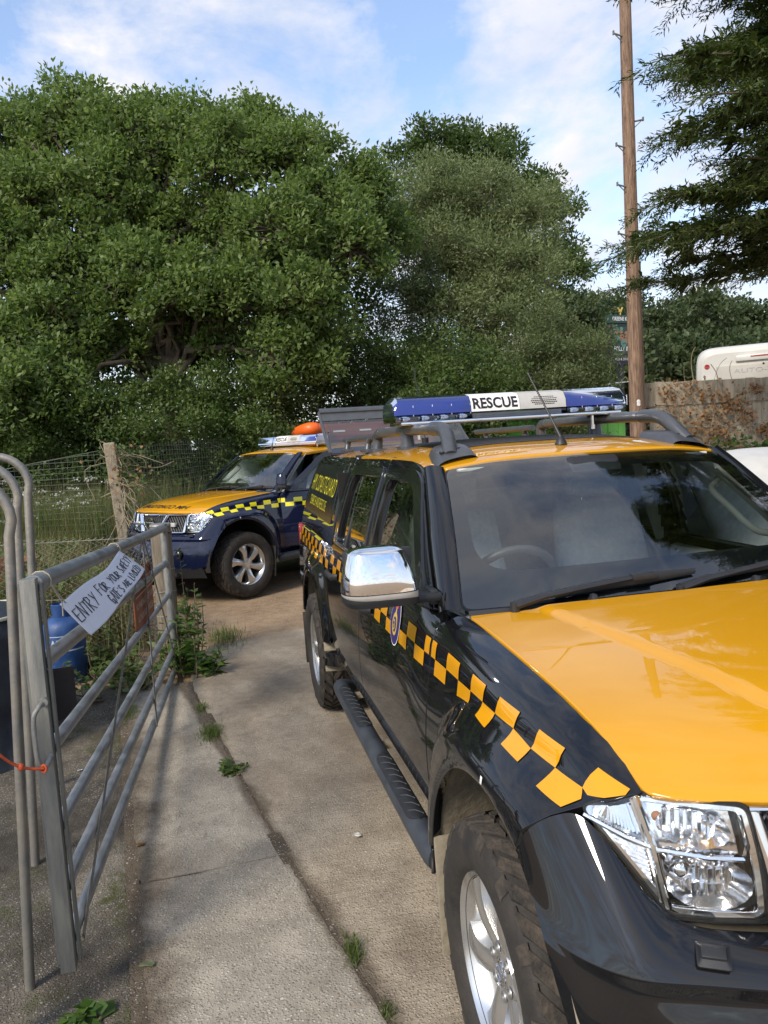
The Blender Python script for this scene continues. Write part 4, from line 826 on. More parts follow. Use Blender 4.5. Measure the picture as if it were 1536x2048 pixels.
decal('cylinder_band', [[(-.17, .272), (.14, .272), (.14, .282), (-.17, .282)], [(-.17, .39), (.14, .39), (.14, .396), (-.17, .396)]], cyl, 'gas_print', g, off=.001, step=.03)
# brown board leaning on it
mb = MB(); mb.box((0, 0, .165), (.018, .17, .36), bev=.002, rot=Matrix.Rotation(R(-8), 3, 'Y')); o = mb.build('brown_board', 'board_brown', loc=(-3.72, -2.555, -.025)); o.rotation_euler = (0, 0, R(8)); tag(o, 'small dark brown board standing in front of the gas cylinder', 'board')
# covered object
def tarpf(u, v):
    a = 2 * math.pi * u; prof = [(.46, 0.0), (.43, .12), (.40, .3), (.40, .55), (.39, .74), (.34, .84), (.2, .88), (.0, .89)]; f_ = v * (len(prof) - 1); i = min(int(f_), len(prof) - 2); r = prof[i][0] + (prof[i + 1][0] - prof[i][0]) * (f_ - i); z = prof[i][1] + (prof[i + 1][1] - prof[i][1]) * (f_ - i)
    w = 1 + .05 * math.sin(a * 5 + v * 3) * (1 - v) + .03 * math.sin(a * 11 - v * 7) * (1 - v); ca, sa = math.cos(a), math.sin(a)
    return (r * w * math.copysign(abs(ca) ** .7, ca) * 1.0, r * w * math.copysign(abs(sa) ** .7, sa) * .85, z)
mb = MB(); mb.grid(tarpf, 60, 28); o = mb.build('covered_grill', 'tarp', smooth=60, loc=(-3.32, -2.93, -.022)); tag(o, 'dark object under a black fabric cover with pale piping behind the hoop barriers', 'cover')
mb = MB(); mb.tube([Vector(tarpf(k / 60, .70)) * 1.02 for k in range(61)], .011, 6, cap=False); mb.build('cover_piping', 'piping', o, smooth=60)
# rusty drum
mb = MB(); pr = [(.0, .02), (.28, .02), (.285, .0), (.285, .25), (.292, .26), (.285, .27), (.285, .52), (.292, .53), (.285, .54), (.285, .80), (.293, .81), (.285, .82), (.275, .80), (.275, .05)]; mb.lathe(pr, n=40); o = mb.build('rusty_drum', 'rust', smooth=40, loc=(-6.1, -3.42, -.022)); tag(o, 'rusty open steel drum behind the hoop barriers', 'drum')
# litter
rg = random.Random(5)
def scrap(name, label, loc, size, mat, cat='litter', seed=1):
    rr = random.Random(seed); pts = []; n_ = 9
    for k in range(n_): a = 2 * math.pi * k / n_; r = size * rr.uniform(.6, 1.1); pts.append((r * math.cos(a), r * math.sin(a) * .8))
    o = panel(name, pts, lambda u, v: (u, v, .006 + .25 * size * np.sin(u / size * 2.2) * np.cos(v / size * 2)), mat, None, step=size * .5, depth=.001, roll=.0005); o.location = loc; tag(o, label, cat); return o
pmat('leaf_fallen', (0.13, 0.155, 0.075), .6, var=.15, vscale=40); pmat('leaf_yellow', (0.30, 0.20, 0.07), .7); pmat('feather', (0.66, 0.63, 0.56), .8)
scrap('fallen_leaf', 'large grey-green fallen leaf at the pad edge, lower left', (-.875, -1.807, .0), .034, 'leaf_fallen', 'leaf', 1)
scrap('paper_scrap', 'pale crumpled scrap on the drive beside the side step', (-1.476, -.959, .002), .026, 'feather', 'litter', 2)
scrap('paper_scrap', 'small white scrap on the dark pad under the gate', (-2.73, -2.306, -.018), .02, 'paper', 'litter', 3)
scrap('fallen_leaf', 'brownish yellow leaf on the concrete under the far gate rails', (-3.72, -1.99, .002), .05, 'leaf_yellow', 'leaf', 4)
scrap('fallen_leaf', 'dark shrivelled leaf at the strip edge below the gate', (-1.72, -1.90, .0), .025, 'leaf_dead', 'leaf', 5)
# ------------------------------------------------------------------ fences
def netfence(P0, P1, H, name, label, sp=.075):
    F = empty(name, (P0[0], P0[1], 0), 0, label, 'fence'); d = Vector((P1[0] - P0[0], P1[1] - P0[1], 0)); Ln = d.length; d.normalize(); nn = Vector((-d.y, d.x, 0)); mb = MB(); rg = random.Random(2)
    wob = lambda s, z: nn * (.03 * math.sin(s * 1.7 + z * 2) + .015 * math.sin(s * 5 + z)) 
    n_ = int(Ln / sp)
    for i in range(n_ + 1):
        s = i * sp; top = H(s); m_ = 9; mb.tube([d * (s + .012 * math.sin(k * 1.3 + i)) + wob(s, k * .2) + Vector((0, 0, top * k / m_)) for k in range(m_ + 1)], .0024, 3, cap=False)
    for j in range(25):
        z = j * .076; mb.tube([d * s + wob(s, z) + Vector((0, 0, min(z, H(s)) + .008 * math.sin(s * 3 + j))) for s in np.arange(0, Ln, .25)], .0024, 3, cap=False)
    mb.build('netting', 'net_green', F); return F, d, Ln
NF, d_, L_ = netfence((-9.02, -2.80), (-15.2, .62), lambda s: 1.87 - .04 * math.sin(min(s, 1.7) * 1.9) + .02 * s * .2, 'netting_fence', 'tall green square-mesh netting fence running back behind the navy truck')
for s in (5.2, 6.9): mb = MB(); q = d_ * s; mb.box((q.x - .04, q.y - .06, .90), (.09, .09, 1.85), bev=.01); mb.build('fence_post', 'concrete_post', NF)
NF2, d2, L2 = netfence((-9.02, -2.86), (-9.9, -7.2), lambda s: 1.80 - .22 * min(s, 1.5) / 1.5, 'netting_fence', 'sagging netting fence left of the leaning concrete post')
mb = MB(); mb.box((0, 0, .93), (.14, .14, 1.92), bev=.018, rot=Matrix.Rotation(R(3.5), 3, 'X')); o = mb.build('concrete_post', 'concrete_post', loc=(-8.98, -2.66, 0)); tag(o, 'leaning rough concrete fence post hung with dead creeper', 'post')
rng = np.random.default_rng(9); mb = MB()
for k in range(70):
    p0 = np.array([-8.95, -2.62, rng.uniform(.8, 1.85)]); p1 = p0 + np.array([rng.normal() * .10 + .05, rng.normal() * .25 + .12, rng.uniform(-.7, .06)]); pm = (p0 + p1) / 2 + rng.normal(size=3) * .1; mb.tube(smoothpts([p0, pm, p1], 4), .004, 3, cap=False)
cr = mb.build('dead_creeper', 'stem_dry'); tag(cr, 'tangle of dead brown creeper stems over the concrete fence post', 'creeper')
n_ = 150; q = np.array([-8.93, -2.50, 1.40]) + rng.normal(size=(n_, 3)) * np.array([.07, .20, .22]); V, F = leaves(q, rdir(rng, n_), nrm(rdir(rng, n_) + np.array([1.0, 0, .3])), .055, .045, rng); fastmesh('dead_leaves', V, F, ['leaf_dead', 'leaf_bramble'], cr, mi=(rng.random(n_) < .6).astype(int), kind='stuff')
def chainlink(P0, P1, H, name, label):
    F = empty(name, (P0[0], P0[1], 0), 0, label, 'fence'); d = Vector((P1[0] - P0[0], P1[1] - P0[1], 0)); Ln = d.length; d.normalize(); mb = MB(); n_ = int(Ln / .065)
    for i in range(n_):
        s = i * .065; m_ = int(H / .033); mb.tube([d * (s + (.034 if k % 2 else -.034)) + Vector((.004 * (k % 2), .01 * math.sin(s * 2), k * .033)) for k in range(m_ + 1)], .0019, 3, cap=False)
    mb.build('wire_mesh', 'wire', F); mb = MB()
    for z in (.03, .55, H - .03): mb.tube([Vector((0, 0, z)), d * Ln + Vector((0, 0, z - .02))], .0024, 4)
    mb.build('line_wire', 'wire', F); return F
chainlink((-4.84, -1.97), (-5.55, -4.0), 1.07, 'chain_link_fence', 'low chain-link fence running left from the round gate post')
# wooden fence on the right with dead ivy
WF = empty('board_fence', (-10.0, 5.86, 0), 0, 'weathered grey-brown board fence in front of the motorhome', 'fence'); rg = random.Random(8)
yy = 0.0; tiers = [(1.985, 2.38, 0), (1.585, 1.965, 1), (1.20, 1.565, 0), (.0, 1.18, 1)]
for (z0, z1, t) in tiers:
    y = -.02 if t else -.11
    while y < 3.9:
        w = rg.uniform(.17, .23); b = rg.uniform(-.006, .006); mb = MB(); mb.box((b + (.0 if t else .022), y + w / 2, (z0 + z1) / 2 + rg.uniform(-.008, .008)), (.022, w - .006, z1 - z0), bev=.003); mb.build('board', 'fence_wood' if rg.random() < .6 else 'fence_wood_b', WF); y += w
for z in (1.975, 1.575, 1.19): mb = MB(); mb.box((-.01, 1.9, z), (.05, 4.0, .03)); mb.build('fence_rail', 'fence_wood_b', WF)
IV = empty('dead_ivy', (-9.95, 6.9, 0), 0, 'dead brown ivy with bare pale vines clinging to the board fence', 'creeper'); rng = np.random.default_rng(17); mb = MB()
for k in range(46):
    p = np.array([.06, rng.uniform(-1.0, .7), rng.uniform(1.1, 2.15)]); dd = rng.normal(size=2) * np.array([.5, .35]) + np.array([-.1, .15]); pts = []
    for i in range(7): pts.append(p + np.array([.02 * math.sin(i * 1.4 + k), dd[0] * i / 6 + .05 * math.sin(i + k), dd[1] * i / 6 + .04 * math.cos(i * 1.3 + k)]))
    mb.tube(smoothpts(pts, 3), [.008 * rng.uniform(.4, 1.0)] * 19, 4, cap=False)
mb.build('vine', 'stem_dry', IV, smooth=60)
n_ = 850; pc = np.array([(-.75, 2.2, .14), (-.3, 2.25, .16), (.1, 2.05, .2), (.25, 1.9, .17), (.5, 1.95, .14), (-.2, 1.72, .2), (.3, 1.62, .2), (.05, 1.4, .2), (.45, 1.35, .16), (.75, 1.75, .1), (-.7, 1.8, .2), (-.6, 1.35, .18), (.9, 2.2, .08), (1.1, 1.5, .09)]); ci = rng.integers(0, len(pc), n_); cy = pc[ci, 0] + rng.normal(size=n_) * pc[ci, 2]; cz = pc[ci, 1] + rng.normal(size=n_) * pc[ci, 2] * .75; k = (cz < 2.42) & (cz > 1.1); q = np.stack([.04 + rng.random(n_) * .06, cy, cz], 1)[k]; m_ = len(q)
V, F = leaves(q, nrm(rng.normal(size=(m_, 3)) + np.array([.3, 0, -.7])), nrm(rng.normal(size=(m_, 3)) * .7 + np.array([1.0, 0, .2])), rng.uniform(.04, .085, m_), rng.uniform(.035, .07, m_), rng); fastmesh('dead_leaves', V, F, 'leaf_dead', IV, kind='stuff')
n_ = 300; q = np.stack([.1 + rng.random(n_) * .3, rng.uniform(.6, 2.9, n_), 1.2 + rng.normal(size=n_) * .12], 1); V, F = leaves(q, rdir(rng, n_), nrm(rdir(rng, n_) + np.array([.5, 0, .8])), .10, .08, rng); tag(fastmesh('ivy_growth', V, F, 'leaf_weed'), 'green ivy growing along the foot of the board fence', 'ivy', kind='stuff').location = (-9.7, 6.0, 0)
# telegraph pole
TP = empty('telegraph_pole', (-9.7, 5.42, 0), 0, 'tall brown wooden telegraph pole with step irons', 'pole'); mb = MB()
def polef(u, v):
    a = 2 * math.pi * u; z = -.1 + 9.8 * v; r = (.124 - .0044 * z) * (1 + .02 * math.sin(a * 7 + z * .6) + .015 * math.sin(a * 13 - z * 1.1)); return (r * math.cos(a) , r * math.sin(a), z)
mb.grid(polef, 40, 60); mb.build('shaft', 'pole_wood', TP, smooth=60)
mb = MB(); mb.tube([(.02, .122, 0), (.02, .116, 2.0), (.02, .108, 4.3)], [.03, .028, .024], 8); mb.build('cable_guard', 'pole_wood', TP, smooth=60)
for i, (z, s) in enumerate(((7.72, -1), (8.35, 1), (6.45, 1), (6.05, -1), (5.45, -1), (5.10, 1), (4.7, -1) , (9.2, 1))):
    mb = MB(); r = .122 - .0044 * z; mb.tube([(0.03, s * (r - .02), z - .02 * 0), (0.03, s * (r + .14), z + .035)], .014, 8); mb.box((.03, s * (r + .145), z + .045), (.03, .02, .06)); mb.tube([(.03, s * (r + .12), z + .025), (.03, s * (r - .01), z - .09)], .008, 6); mb.build('step_iron', 'galv_dull', TP, smooth=50)
mb = MB(); mb.lathe([(.0, .012), (.028, .010), (.034, .0)], c=(.113, -.03, 2.02), axis='X', n=20); mb.lathe([(.0, .012), (.028, .010), (.034, .0)], c=(.113, -.03, 2.065), axis='X', n=20); mb.build('number_disc', 'print_white', TP, smooth=40)
# pub sign
PS = empty('pub_sign', (-20.4, 11.25, -.25), R(14), 'dark green pub sign on a black post, half hidden by the telegraph pole', 'sign')
mb = MB(); mb.box((0, .10, 1.9), (.16, .16, 3.9), bev=.01); mb.build('sign_post', 'pub_black', PS)
mb = MB(); mb.box((0, .18, 4.42), (.14, 1.06, 1.24), bev=.01); fr_o = mb.build('sign_board', 'pub_black', PS)
mb = MB(); mb.box((0, .18, 5.20), (.16, 1.14, .26), bev=.015); mb.lathe([(.09, 0)], n=4) if False else None; hd = mb.build('sign_header', 'pub_green', PS)
mb = MB(); mb.box((.076, .18, 4.56), (.01, .84, .82)); mb.build('sign_picture_panel', 'pub_green', PS)
mb = MB(); mb.box((.076, .18, 3.98), (.01, .90, .20)); mb.build('sign_lower_panel', 'pub_black', PS)
psf = lambda x_: (lambda u, v: (np.full(np.shape(u), x_) if np.ndim(u) else x_, u, v))
text_on('sign_lettering', 'GREENE KING', psf(.083), -.24, 5.15, .84, .12, 'print_white', PS, bold=.02)
text_on('sign_lettering', 'FOLLY INN', psf(.084), -.19, 4.22, .74, .14, 'print_white', PS, bold=.02)
text_on('sign_lettering', 'PUB & DINING', psf(.084), -.17, 3.93, .70, .08, 'print_white', PS)
pmat('pic_flesh', (0.35, 0.16, 0.10), .6); pmat('pic_teal', (0.10, 0.25, 0.21), .6)
mb = MB()
for k, (y, z, r) in enumerate(((-.06, 4.80, .07), (.12, 4.80, .07), (.32, 4.76, .075), (.50, 4.78, .07), (.14, 4.62, .12), (.34, 4.58, .13))): mb.lathe([(.0, .004), (r, .004), (r, 0)], c=(.083, y, z), axis='X', n=14)
tag(mb.build('picture_shapes', 'pic_flesh', PS), kind='stuff')
mb = MB()
for k, (y, z, r) in enumerate(((-.05, 4.60, .10), (.20, 4.46, .12), (-.06, 4.89, .06), (.12, 4.90, .06), (.46, 4.5, .1))): mb.lathe([(.0, .006), (r, .006), (r, 0)], c=(.083, y, z), axis='X', n=14)
tag(mb.build('picture_shapes', 'pic_teal', PS), kind='stuff')
mb = MB(); mb.tube([(0, .18, 5.33), (0, .18, 5.42)], .02, 6); mb.box((0, .18, 5.47), (.04, .12, .09), bev=.03); mb.tube([(0, .14, 5.48), (0, .08, 5.56)], .022, 6); mb.tube([(0, .22, 5.48), (0, .27, 5.57)], [.02, .03], 6); mb.build('sign_finial', 'badge_gold', PS, smooth=50)
mb = MB(); mb.tube([(0, -.42, 3.22), (.1, .1, 3.25), (0, .7, 3.3)], .02, 6); mb.box((.02, -.42, 3.22), (.08, .16, .05)); mb.build('sign_lamp', 'print_white', PS)
# motorhome
MH = empty('motorhome', (-12.2, 9.68, 0), R(-38), 'white motorhome rear showing above the board fence', 'motorhome')
def mhf(u, v):
    a = 2 * math.pi * u; ca, sa = math.cos(a), math.sin(a); e_ = .22; y = 1.16 * math.copysign(abs(ca) ** e_, ca); z = 1.72 + 1.48 * math.copysign(abs(sa) ** e_, sa); x = [0.0, -.06, -.14, -5.4, -5.5][min(4, int(v * 4 + .001))]; k = [.90, .975, 1.0, 1.0, .94][min(4, int(v * 4 + .001))]
    return (x, y * k, 1.72 + (z - 1.72) * k)
mb = MB(); mb.grid(mhf, 80, 4); n0 = len(mb.v); mb.add([mhf(k / 80, 0) for k in range(80)], [tuple(range(80))]); mb.build('body_shell', 'camper_white', MH, smooth=35)
mb = MB(); mb.box((.006, .10, 2.0), (.05, 1.70, 1.60), bev=.05); mb.build('rear_panel', 'camper_grey', MH, smooth=40)
mb = MB(); mb.box((.030, .12, 2.92), (.06, 1.0, .12), bev=.03); mb.build('spoiler', 'camper_white', MH, smooth=40)
mb = MB(); mb.box((.064, .12, 2.945), (.008, .44, .022)); mb.build('brake_light', 'tail_red', MH)
for y in (-.93, .93): mb = MB(); mb.lathe([(.0, .03), (.05, .028), (.06, .012), (.062, 0)], c=(-.02, y, 2.80), axis='X', n=20); mb.build('marker_light', 'tail_red', MH, smooth=40)
text_on('motorhome_lettering', 'AUTO-TRAIL', psf(.033), -.42, 2.62, 1.16, .09, 'alloy', MH, off=.002)
mb = MB(); mb.lathe([(.0, .01), (.02, .01), (.02, 0)], c=(.03, .14, 2.78), axis='X', n=10); mb.build('rear_camera', 'seam', MH)
for y in (-.85, .85): mb = MB(); mb.lathe([(.0, -.1), (.33, -.1), (.34, 0), (.33, .1), (0, .1)], c=(-1.6, y, .33), axis='Y', n=24); mb.build('wheel', 'rubber', MH, smooth=40)
# white dinghy with rim, right of the truck
DG = empty('upturned_dinghy', (-5.2, 4.05, 0), R(18), 'white upturned dinghy hull at the right edge beside the fence', 'boat')
def hull(u, v):
    a = math.pi * u; Lx = 1.15 * math.cos(a * 1.0); t = math.sin(a); w = .78 * t ** .55; ph = math.pi * v; return (w * math.cos(ph) * 1.0, Lx, .78 + .62 * (t ** .4) * math.sin(ph) ** .6)
mb = MB(); mb.grid(hull, 36, 18); mb.build('hull', 'boat_white', DG, smooth=60)
mb = MB(); mb.tube([(.80 * math.sin(k / 40 * 2 * math.pi), 1.17 * math.cos(k / 40 * 2 * math.pi), .78) for k in range(41)], .03, 8, cap=False); mb.build('gunwale', 'boat_rim', DG, smooth=60)
for (x, y) in ((-.4, -.7), (.4, -.7), (-.4, .7), (.4, .7)): mb = MB(); mb.box((x, y, .38), (.08, .08, .80)); mb.build('trestle_leg', 'fence_wood', DG)
mb = MB(); mb.box((0, 0, .16), (.34, .5, .28), bev=.02, rot=Matrix.Rotation(R(20), 3, 'X')); o = mb.build('blue_box', 'boat_blue', loc=(-5.3, 4.95, 1.36)); tag(o, 'blue and white plastic box at the right edge on the white dinghy', 'box')
mb = MB(); mb.box((0, 0, .31), (.35, .51, .04)); mb.build('box_lid', 'print_white', o)
# bright green van beyond the truck roof
GV = empty('green_container', (-14.6, 6.55, 0), R(10), 'bright green steel container seen under the roof rail of the near truck', 'container')
mb = MB(); mb.box((0, 0, 1.0), (1.6, 2.1, 1.9), bev=.03); mb.build('body_shell', 'lime_paint', GV)
for k in range(7): mb = MB(); mb.box((.81, -.9 + .3 * k, 1.0), (.03, .10, 1.6), bev=.01); mb.build('rib', 'lime_paint', GV)
mb = MB(); mb.box((0, 0, 1.965), (1.66, 2.16, .05), bev=.01); mb.build('top_frame', 'lime_paint', GV)
# silver estate car far behind
SCR = empty('silver_car', (-17.5, 4.7, 0), R(20), 'silver car glimpsed between the roof rails of the near truck', 'car')
def carf(u, v):
    y = -.85 + 1.7 * u; prof = [(2.1, .35), (2.15, .62), (1.2, .92), (.75, 1.0), (.1, 1.42), (-1.0, 1.46), (-1.7, 1.35), (-2.05, .95), (-2.1, .4)]; f_ = v * 8; i = min(int(f_), 7); t = f_ - i; x = prof[i][0] + (prof[i + 1][0] - prof[i][0]) * t; z = prof[i][1] + (prof[i + 1][1] - prof[i][1]) * t; k = 1 - .18 * max(0, z - .95); return (x, y * k, z - .06 * (abs(u - .5) * 2) ** 4)
mb = MB(); mb.grid(carf, 14, 32, flip=False); 
for s in (0, 1): mb.add([carf(s, k / 32) for k in range(33)], [tuple(range(33)) if s else tuple(range(33))[::-1]])
mb.build('body_shell', 'silver_paint', SCR, smooth=40)
mb = MB(); mb.grid(lambda u, v: tuple(np.array(carf(.08 + .84 * u, 3 / 8 + .115 * v)) + np.array([.01, 0, .012])), 8, 4); mb.build('windscreen', 'frit', SCR, smooth=40)
for (x, y) in ((1.35, -.82), (1.35, .82), (-1.35, -.82), (-1.35, .82)): mb = MB(); mb.lathe([(.0, -.1), (.30, -.1), (.31, 0), (.30, .1), (0, .1)], c=(x, y, .31), axis='Y', n=24); mb.build('wheel', 'rubber', SCR, smooth=40)
# orange and red boats on the far side
OB = empty('orange_boat', (-12.6, .42, -.04), R(-6), 'orange boat tube showing above the light bar of the navy truck', 'boat')
mb = MB(); mb.tube(smoothpts([(-1.5, .22, 1.93), (0, .24, 1.93), (.8, .2, 1.96), (1.2, 0, 2.0), (.8, -.2, 1.96), (0, -.24, 1.93), (-1.5, -.22, 1.93)], 6), .11, 14); mb.build('tube', 'orange_hull', OB, smooth=60)
mb = MB(); mb.grid(lambda u, v: (-1.4 + 2.7 * u, (v - .5) * .45 * (1 - .6 * u ** 3), 1.86 - .28 * math.sin(v * math.pi) * (1 - .5 * u)), 12, 8); mb.build('hull', 'orange_hull', OB, smooth=60)
mb = MB(); mb.box((-.6, 0, .75), (2.4, .10, .10)); mb.box((-.9, 0, .72), (.1, 1.5, .1)); 
for x in (-1.2, -.2, .6): mb.tube([(x, -.2, 1.80), (x, 0, .8), (x, .2, 1.80)], .03, 6)
mb.build('trailer', 'galv', OB)
for y in (-.78, .78): mb = MB(); mb.lathe([(.0, -.08), (.29, -.08), (.3, 0), (.29, .08), (0, .08)], c=(-.9, y, .30), axis='Y', n=20); mb.build('wheel', 'rubber', OB, smooth=40)
RT = empty('red_trailer', (-13.0, 1.55, 0), R(6), 'dark red box trailer seen through the glass of the raised hatch', 'trailer')
mb = MB(); mb.box((.3, 0, 1.20), (1.0, 2.2, 1.68), bev=.03); mb.build('body_shell', 'skip_red', RT)
for z in (.9, 1.35, 1.75): mb = MB(); mb.box((.805, 0, z), (.02, 2.1, .04), bev=.006); mb.build('side_rail', 'skip_red', RT)
for y in (-.75, -.25, .25, .75): mb = MB(); mb.box((.806, y, 1.90), (.014, .22, .03)); mb.build('white_stripe', 'print_white', RT)
for y in (-.8, .8): mb = MB(); mb.lathe([(.0, -.1), (.30, -.1), (.31, 0), (.30, .1), (0, .1)], c=(.5, y, .31), axis='X', n=20); mb.build('wheel', 'rubber', RT, smooth=40)
# right-hand hedge seen through the cab glass
tree('ivy_hedge', 'ivy-covered bank seen through the passenger window of the near truck', (-2.6, 3.9, -.02), [(-1.6, 3.9, .5, .6), (-2.4, 4.0, .8, .7), (-3.3, 4.2, .7, .6), (-4.2, 4.6, .6, .6), (-.6, 3.9, .5, .6)], 'leaf_weed', 'bark', .09, .075, 60, .25, 8.0, .05, .3, 77, 'hedge')
# ------------------------------------------------------------------ pick-up truck (car frame: x forward, y left, z up, origin under front axle)
_ST = {  # section stations: x -> (z, half width) from sill to top
    -4.30: [(.42, .76), (.50, .80), (.72, .828), (1.02, .812), (1.08, .803), (1.105, .796), (1.13, .785)],
    -2.62: [(.42, .79), (.50, .83), (.72, .858), (1.02, .838), (1.09, .823), (1.125, .812), (1.16, .80)],
    -0.80: [(.42, .79), (.50, .83), (.72, .856), (1.02, .832), (1.09, .818), (1.13, .805), (1.17, .785)],
    -0.50: [(.42, .79), (.50, .83), (.72, .852), (1.033, .818), (1.083, .808), (1.13, .775), (1.162, .70)],
    -0.294: [(.42, .79), (.50, .828), (.72, .850), (1.033, .816), (1.081, .807), (1.122, .773), (1.150, .70)],
    0.032: [(.42, .79), (.50, .825), (.72, .848), (1.034, .815), (1.071, .797), (1.104, .762), (1.125, .70)],
    0.16: [(.42, .785), (.50, .818), (.72, .842), (1.022, .802), (1.063, .787), (1.092, .755), (1.109, .70)],
    0.26: [(.42, .78), (.50, .81), (.72, .837), (1.015, .793), (1.054, .778), (1.076, .748), (1.091, .70)],
    0.35: [(.42, .77), (.50, .80), (.72, .834), (1.0, .786), (1.036, .768), (1.056, .742), (1.067, .70)],
    0.444: [(.42, .76), (.50, .79), (.70, .828), (.95, .795), (.992, .770), (1.016, .742), (1.03, .70)],
}
_xs = sorted(_ST); _K = 7
_SZ = [Pchip(_xs, [_ST[x][k][0] for x in _xs]) for k in range(_K)]
_SY = [Pchip(_xs, [_ST[x][k][1] for x in _xs]) for k in range(_K)]
ARCH = [(.06, .44, .47), (-3.2, .44, .465)]
def side_y(x, z, flare=True):
    x = np.asarray(x, float); z = np.asarray(z, float)
    y = sum(w * _side0(x + d, z) for d, w in ((-.08, 1), (-.04, 2), (0, 3), (.04, 2), (.08, 1))) / 9
    if flare: y = _flare(x, z, y)
    return y
def _side0(x, z):
    Z = np.stack([f(x) for f in _SZ], -1); Y = np.stack([f(x) for f in _SY], -1)
    h = np.diff(Z, axis=-1); d = np.diff(Y, axis=-1) / h
    m_ = np.zeros_like(Z); m_[..., 0] = d[..., 0]; m_[..., -1] = d[..., -1] * 1.3
    for k in range(1, _K - 1): m_[..., k] = 0.5 * (d[..., k - 1] + d[..., k])
    i = np.clip((z[..., None] >= Z).sum(-1) - 1, 0, _K - 2)
    g = lambda A, j: np.take_along_axis(A, j[..., None], -1)[..., 0]
    z0, y0, y1, hh, a, b = g(Z, i), g(Y, i), g(Y, i + 1), g(h, i), g(m_, i), g(m_, i + 1)
    t = (z - z0) / hh; tc = np.clip(t, 0, 1)
    y = y0 * (1 + 2 * tc) * (1 - tc) ** 2 + a * hh * tc * (1 - tc) ** 2 + y1 * tc ** 2 * (3 - 2 * tc) + b * hh * tc ** 2 * (tc - 1) + (t - tc) * hh * np.where(t < 0, a, b)
    return y
def _flare(x, z, y):
    if True:
        for (cx, cz, rr), yf, wd in zip(ARCH, (.910, .894), (.128, .13)):
            r = np.hypot((x - cx) * (1 - .03 * sstep(x, cx - .2, cx + .2)), z - cz)
            rp = (np.abs(x - cx) ** 3 + np.maximum(z - cz, .0) ** 3 + 1e-9) ** (1 / 3); w = 1 - sstep(rp, rr + .028, rr + wd)
            tgt = yf - .012 * sstep(r, rr, rr + .1) - .02 * (1 - sstep(r, rr - .01, rr + .02)) * 0.4
            q = tgt - y; y = y + .5 * (q + np.sqrt(q * q + .012 ** 2)) * w
    return y
def green_y(x, z):
    x = np.asarray(x, float); z = np.asarray(z, float); t = (z - 1.165) / (1.64 - 1.165)
    y = .800 - .150 * t + .016 * np.sin(np.clip(t, 0, 1) * np.pi)
    return y - .05 * sstep(x, -1.35, -.6) * np.clip(t, 0, 1.2) - .015 * sstep(x, -.9, -.55)
_hz = Pchip([-.8, -.559, -.294, .032, .231, .336, .396, .444, .47, .50], [1.168, 1.162, 1.150, 1.125, 1.098, 1.071, 1.049, 1.03, 1.008, .975])
def hood_z(x, y):
    x = np.asarray(x, float); ya = np.abs(np.asarray(y, float)); q = np.clip(ya / .7, 0, 1.2)
    d = .215 * (1 - q ** 2.0)
    yr = .30 + .17 * np.clip((.55 - x) / 1.0, 0, 1.1)
    ridge = .010 * (1 - sstep(ya, yr - .03, yr + .028)) * (1 - sstep(x, .25, .55))
    return _hz(x - d * sstep(x, -.5, .5)) + .02 * (1 - q ** 2) + ridge
_rz = Pchip([-1.0, -1.08, -1.2, -1.4, -1.7, -2.0, -2.3, -2.65], [1.620, 1.640, 1.661, 1.682, 1.699, 1.704, 1.700, 1.686])
def roof_z(x, y):
    ya = np.abs(np.asarray(y, float)); return _rz(x) - .056 * np.clip(ya / .65, 0, 1.1) ** 3.2
_wb = [Pchip([0, .4, .727], [-.512, -.525, -.565]), Pchip([0, .4, .727], [1.180, 1.180, 1.178])]
_wt = [Pchip([0, .35, .588], [-1.082, -1.092, -1.118]), Pchip([0, .35, .588], [1.638, 1.632, 1.611])]
def screen(u, v):
    """windscreen surface: u in -1..1 across, v 0..1 up"""
    u = np.asarray(u, float); v = np.asarray(v, float); a = np.abs(u)
    x = _wb[0](a * .727) * (1 - v) + _wt[0](a * .588) * v; z = _wb[1](a * .727) * (1 - v) + _wt[1](a * .588) * v
    y = u * (.727 * (1 - v) + .588 * v); b = .022 * 4 * v * (1 - v)
    return (x + b * .6, y, z + b * .75)
def hl_x(y, z):
    a = np.abs(np.asarray(y, float)); tp = np.interp(a, [.50, .545, .62, .705, .77, .83], [.574, .550, .503, .440, .397, .350]); bp = np.interp(a, [.50, .54, .62, .695, .76, .83], [.590, .575, .548, .508, .462, .41])
    t = (1.025 - np.asarray(z, float)) / .212
    return tp + (bp - tp) * t + .012 * np.sin(np.clip(t, 0, 1) * np.pi)

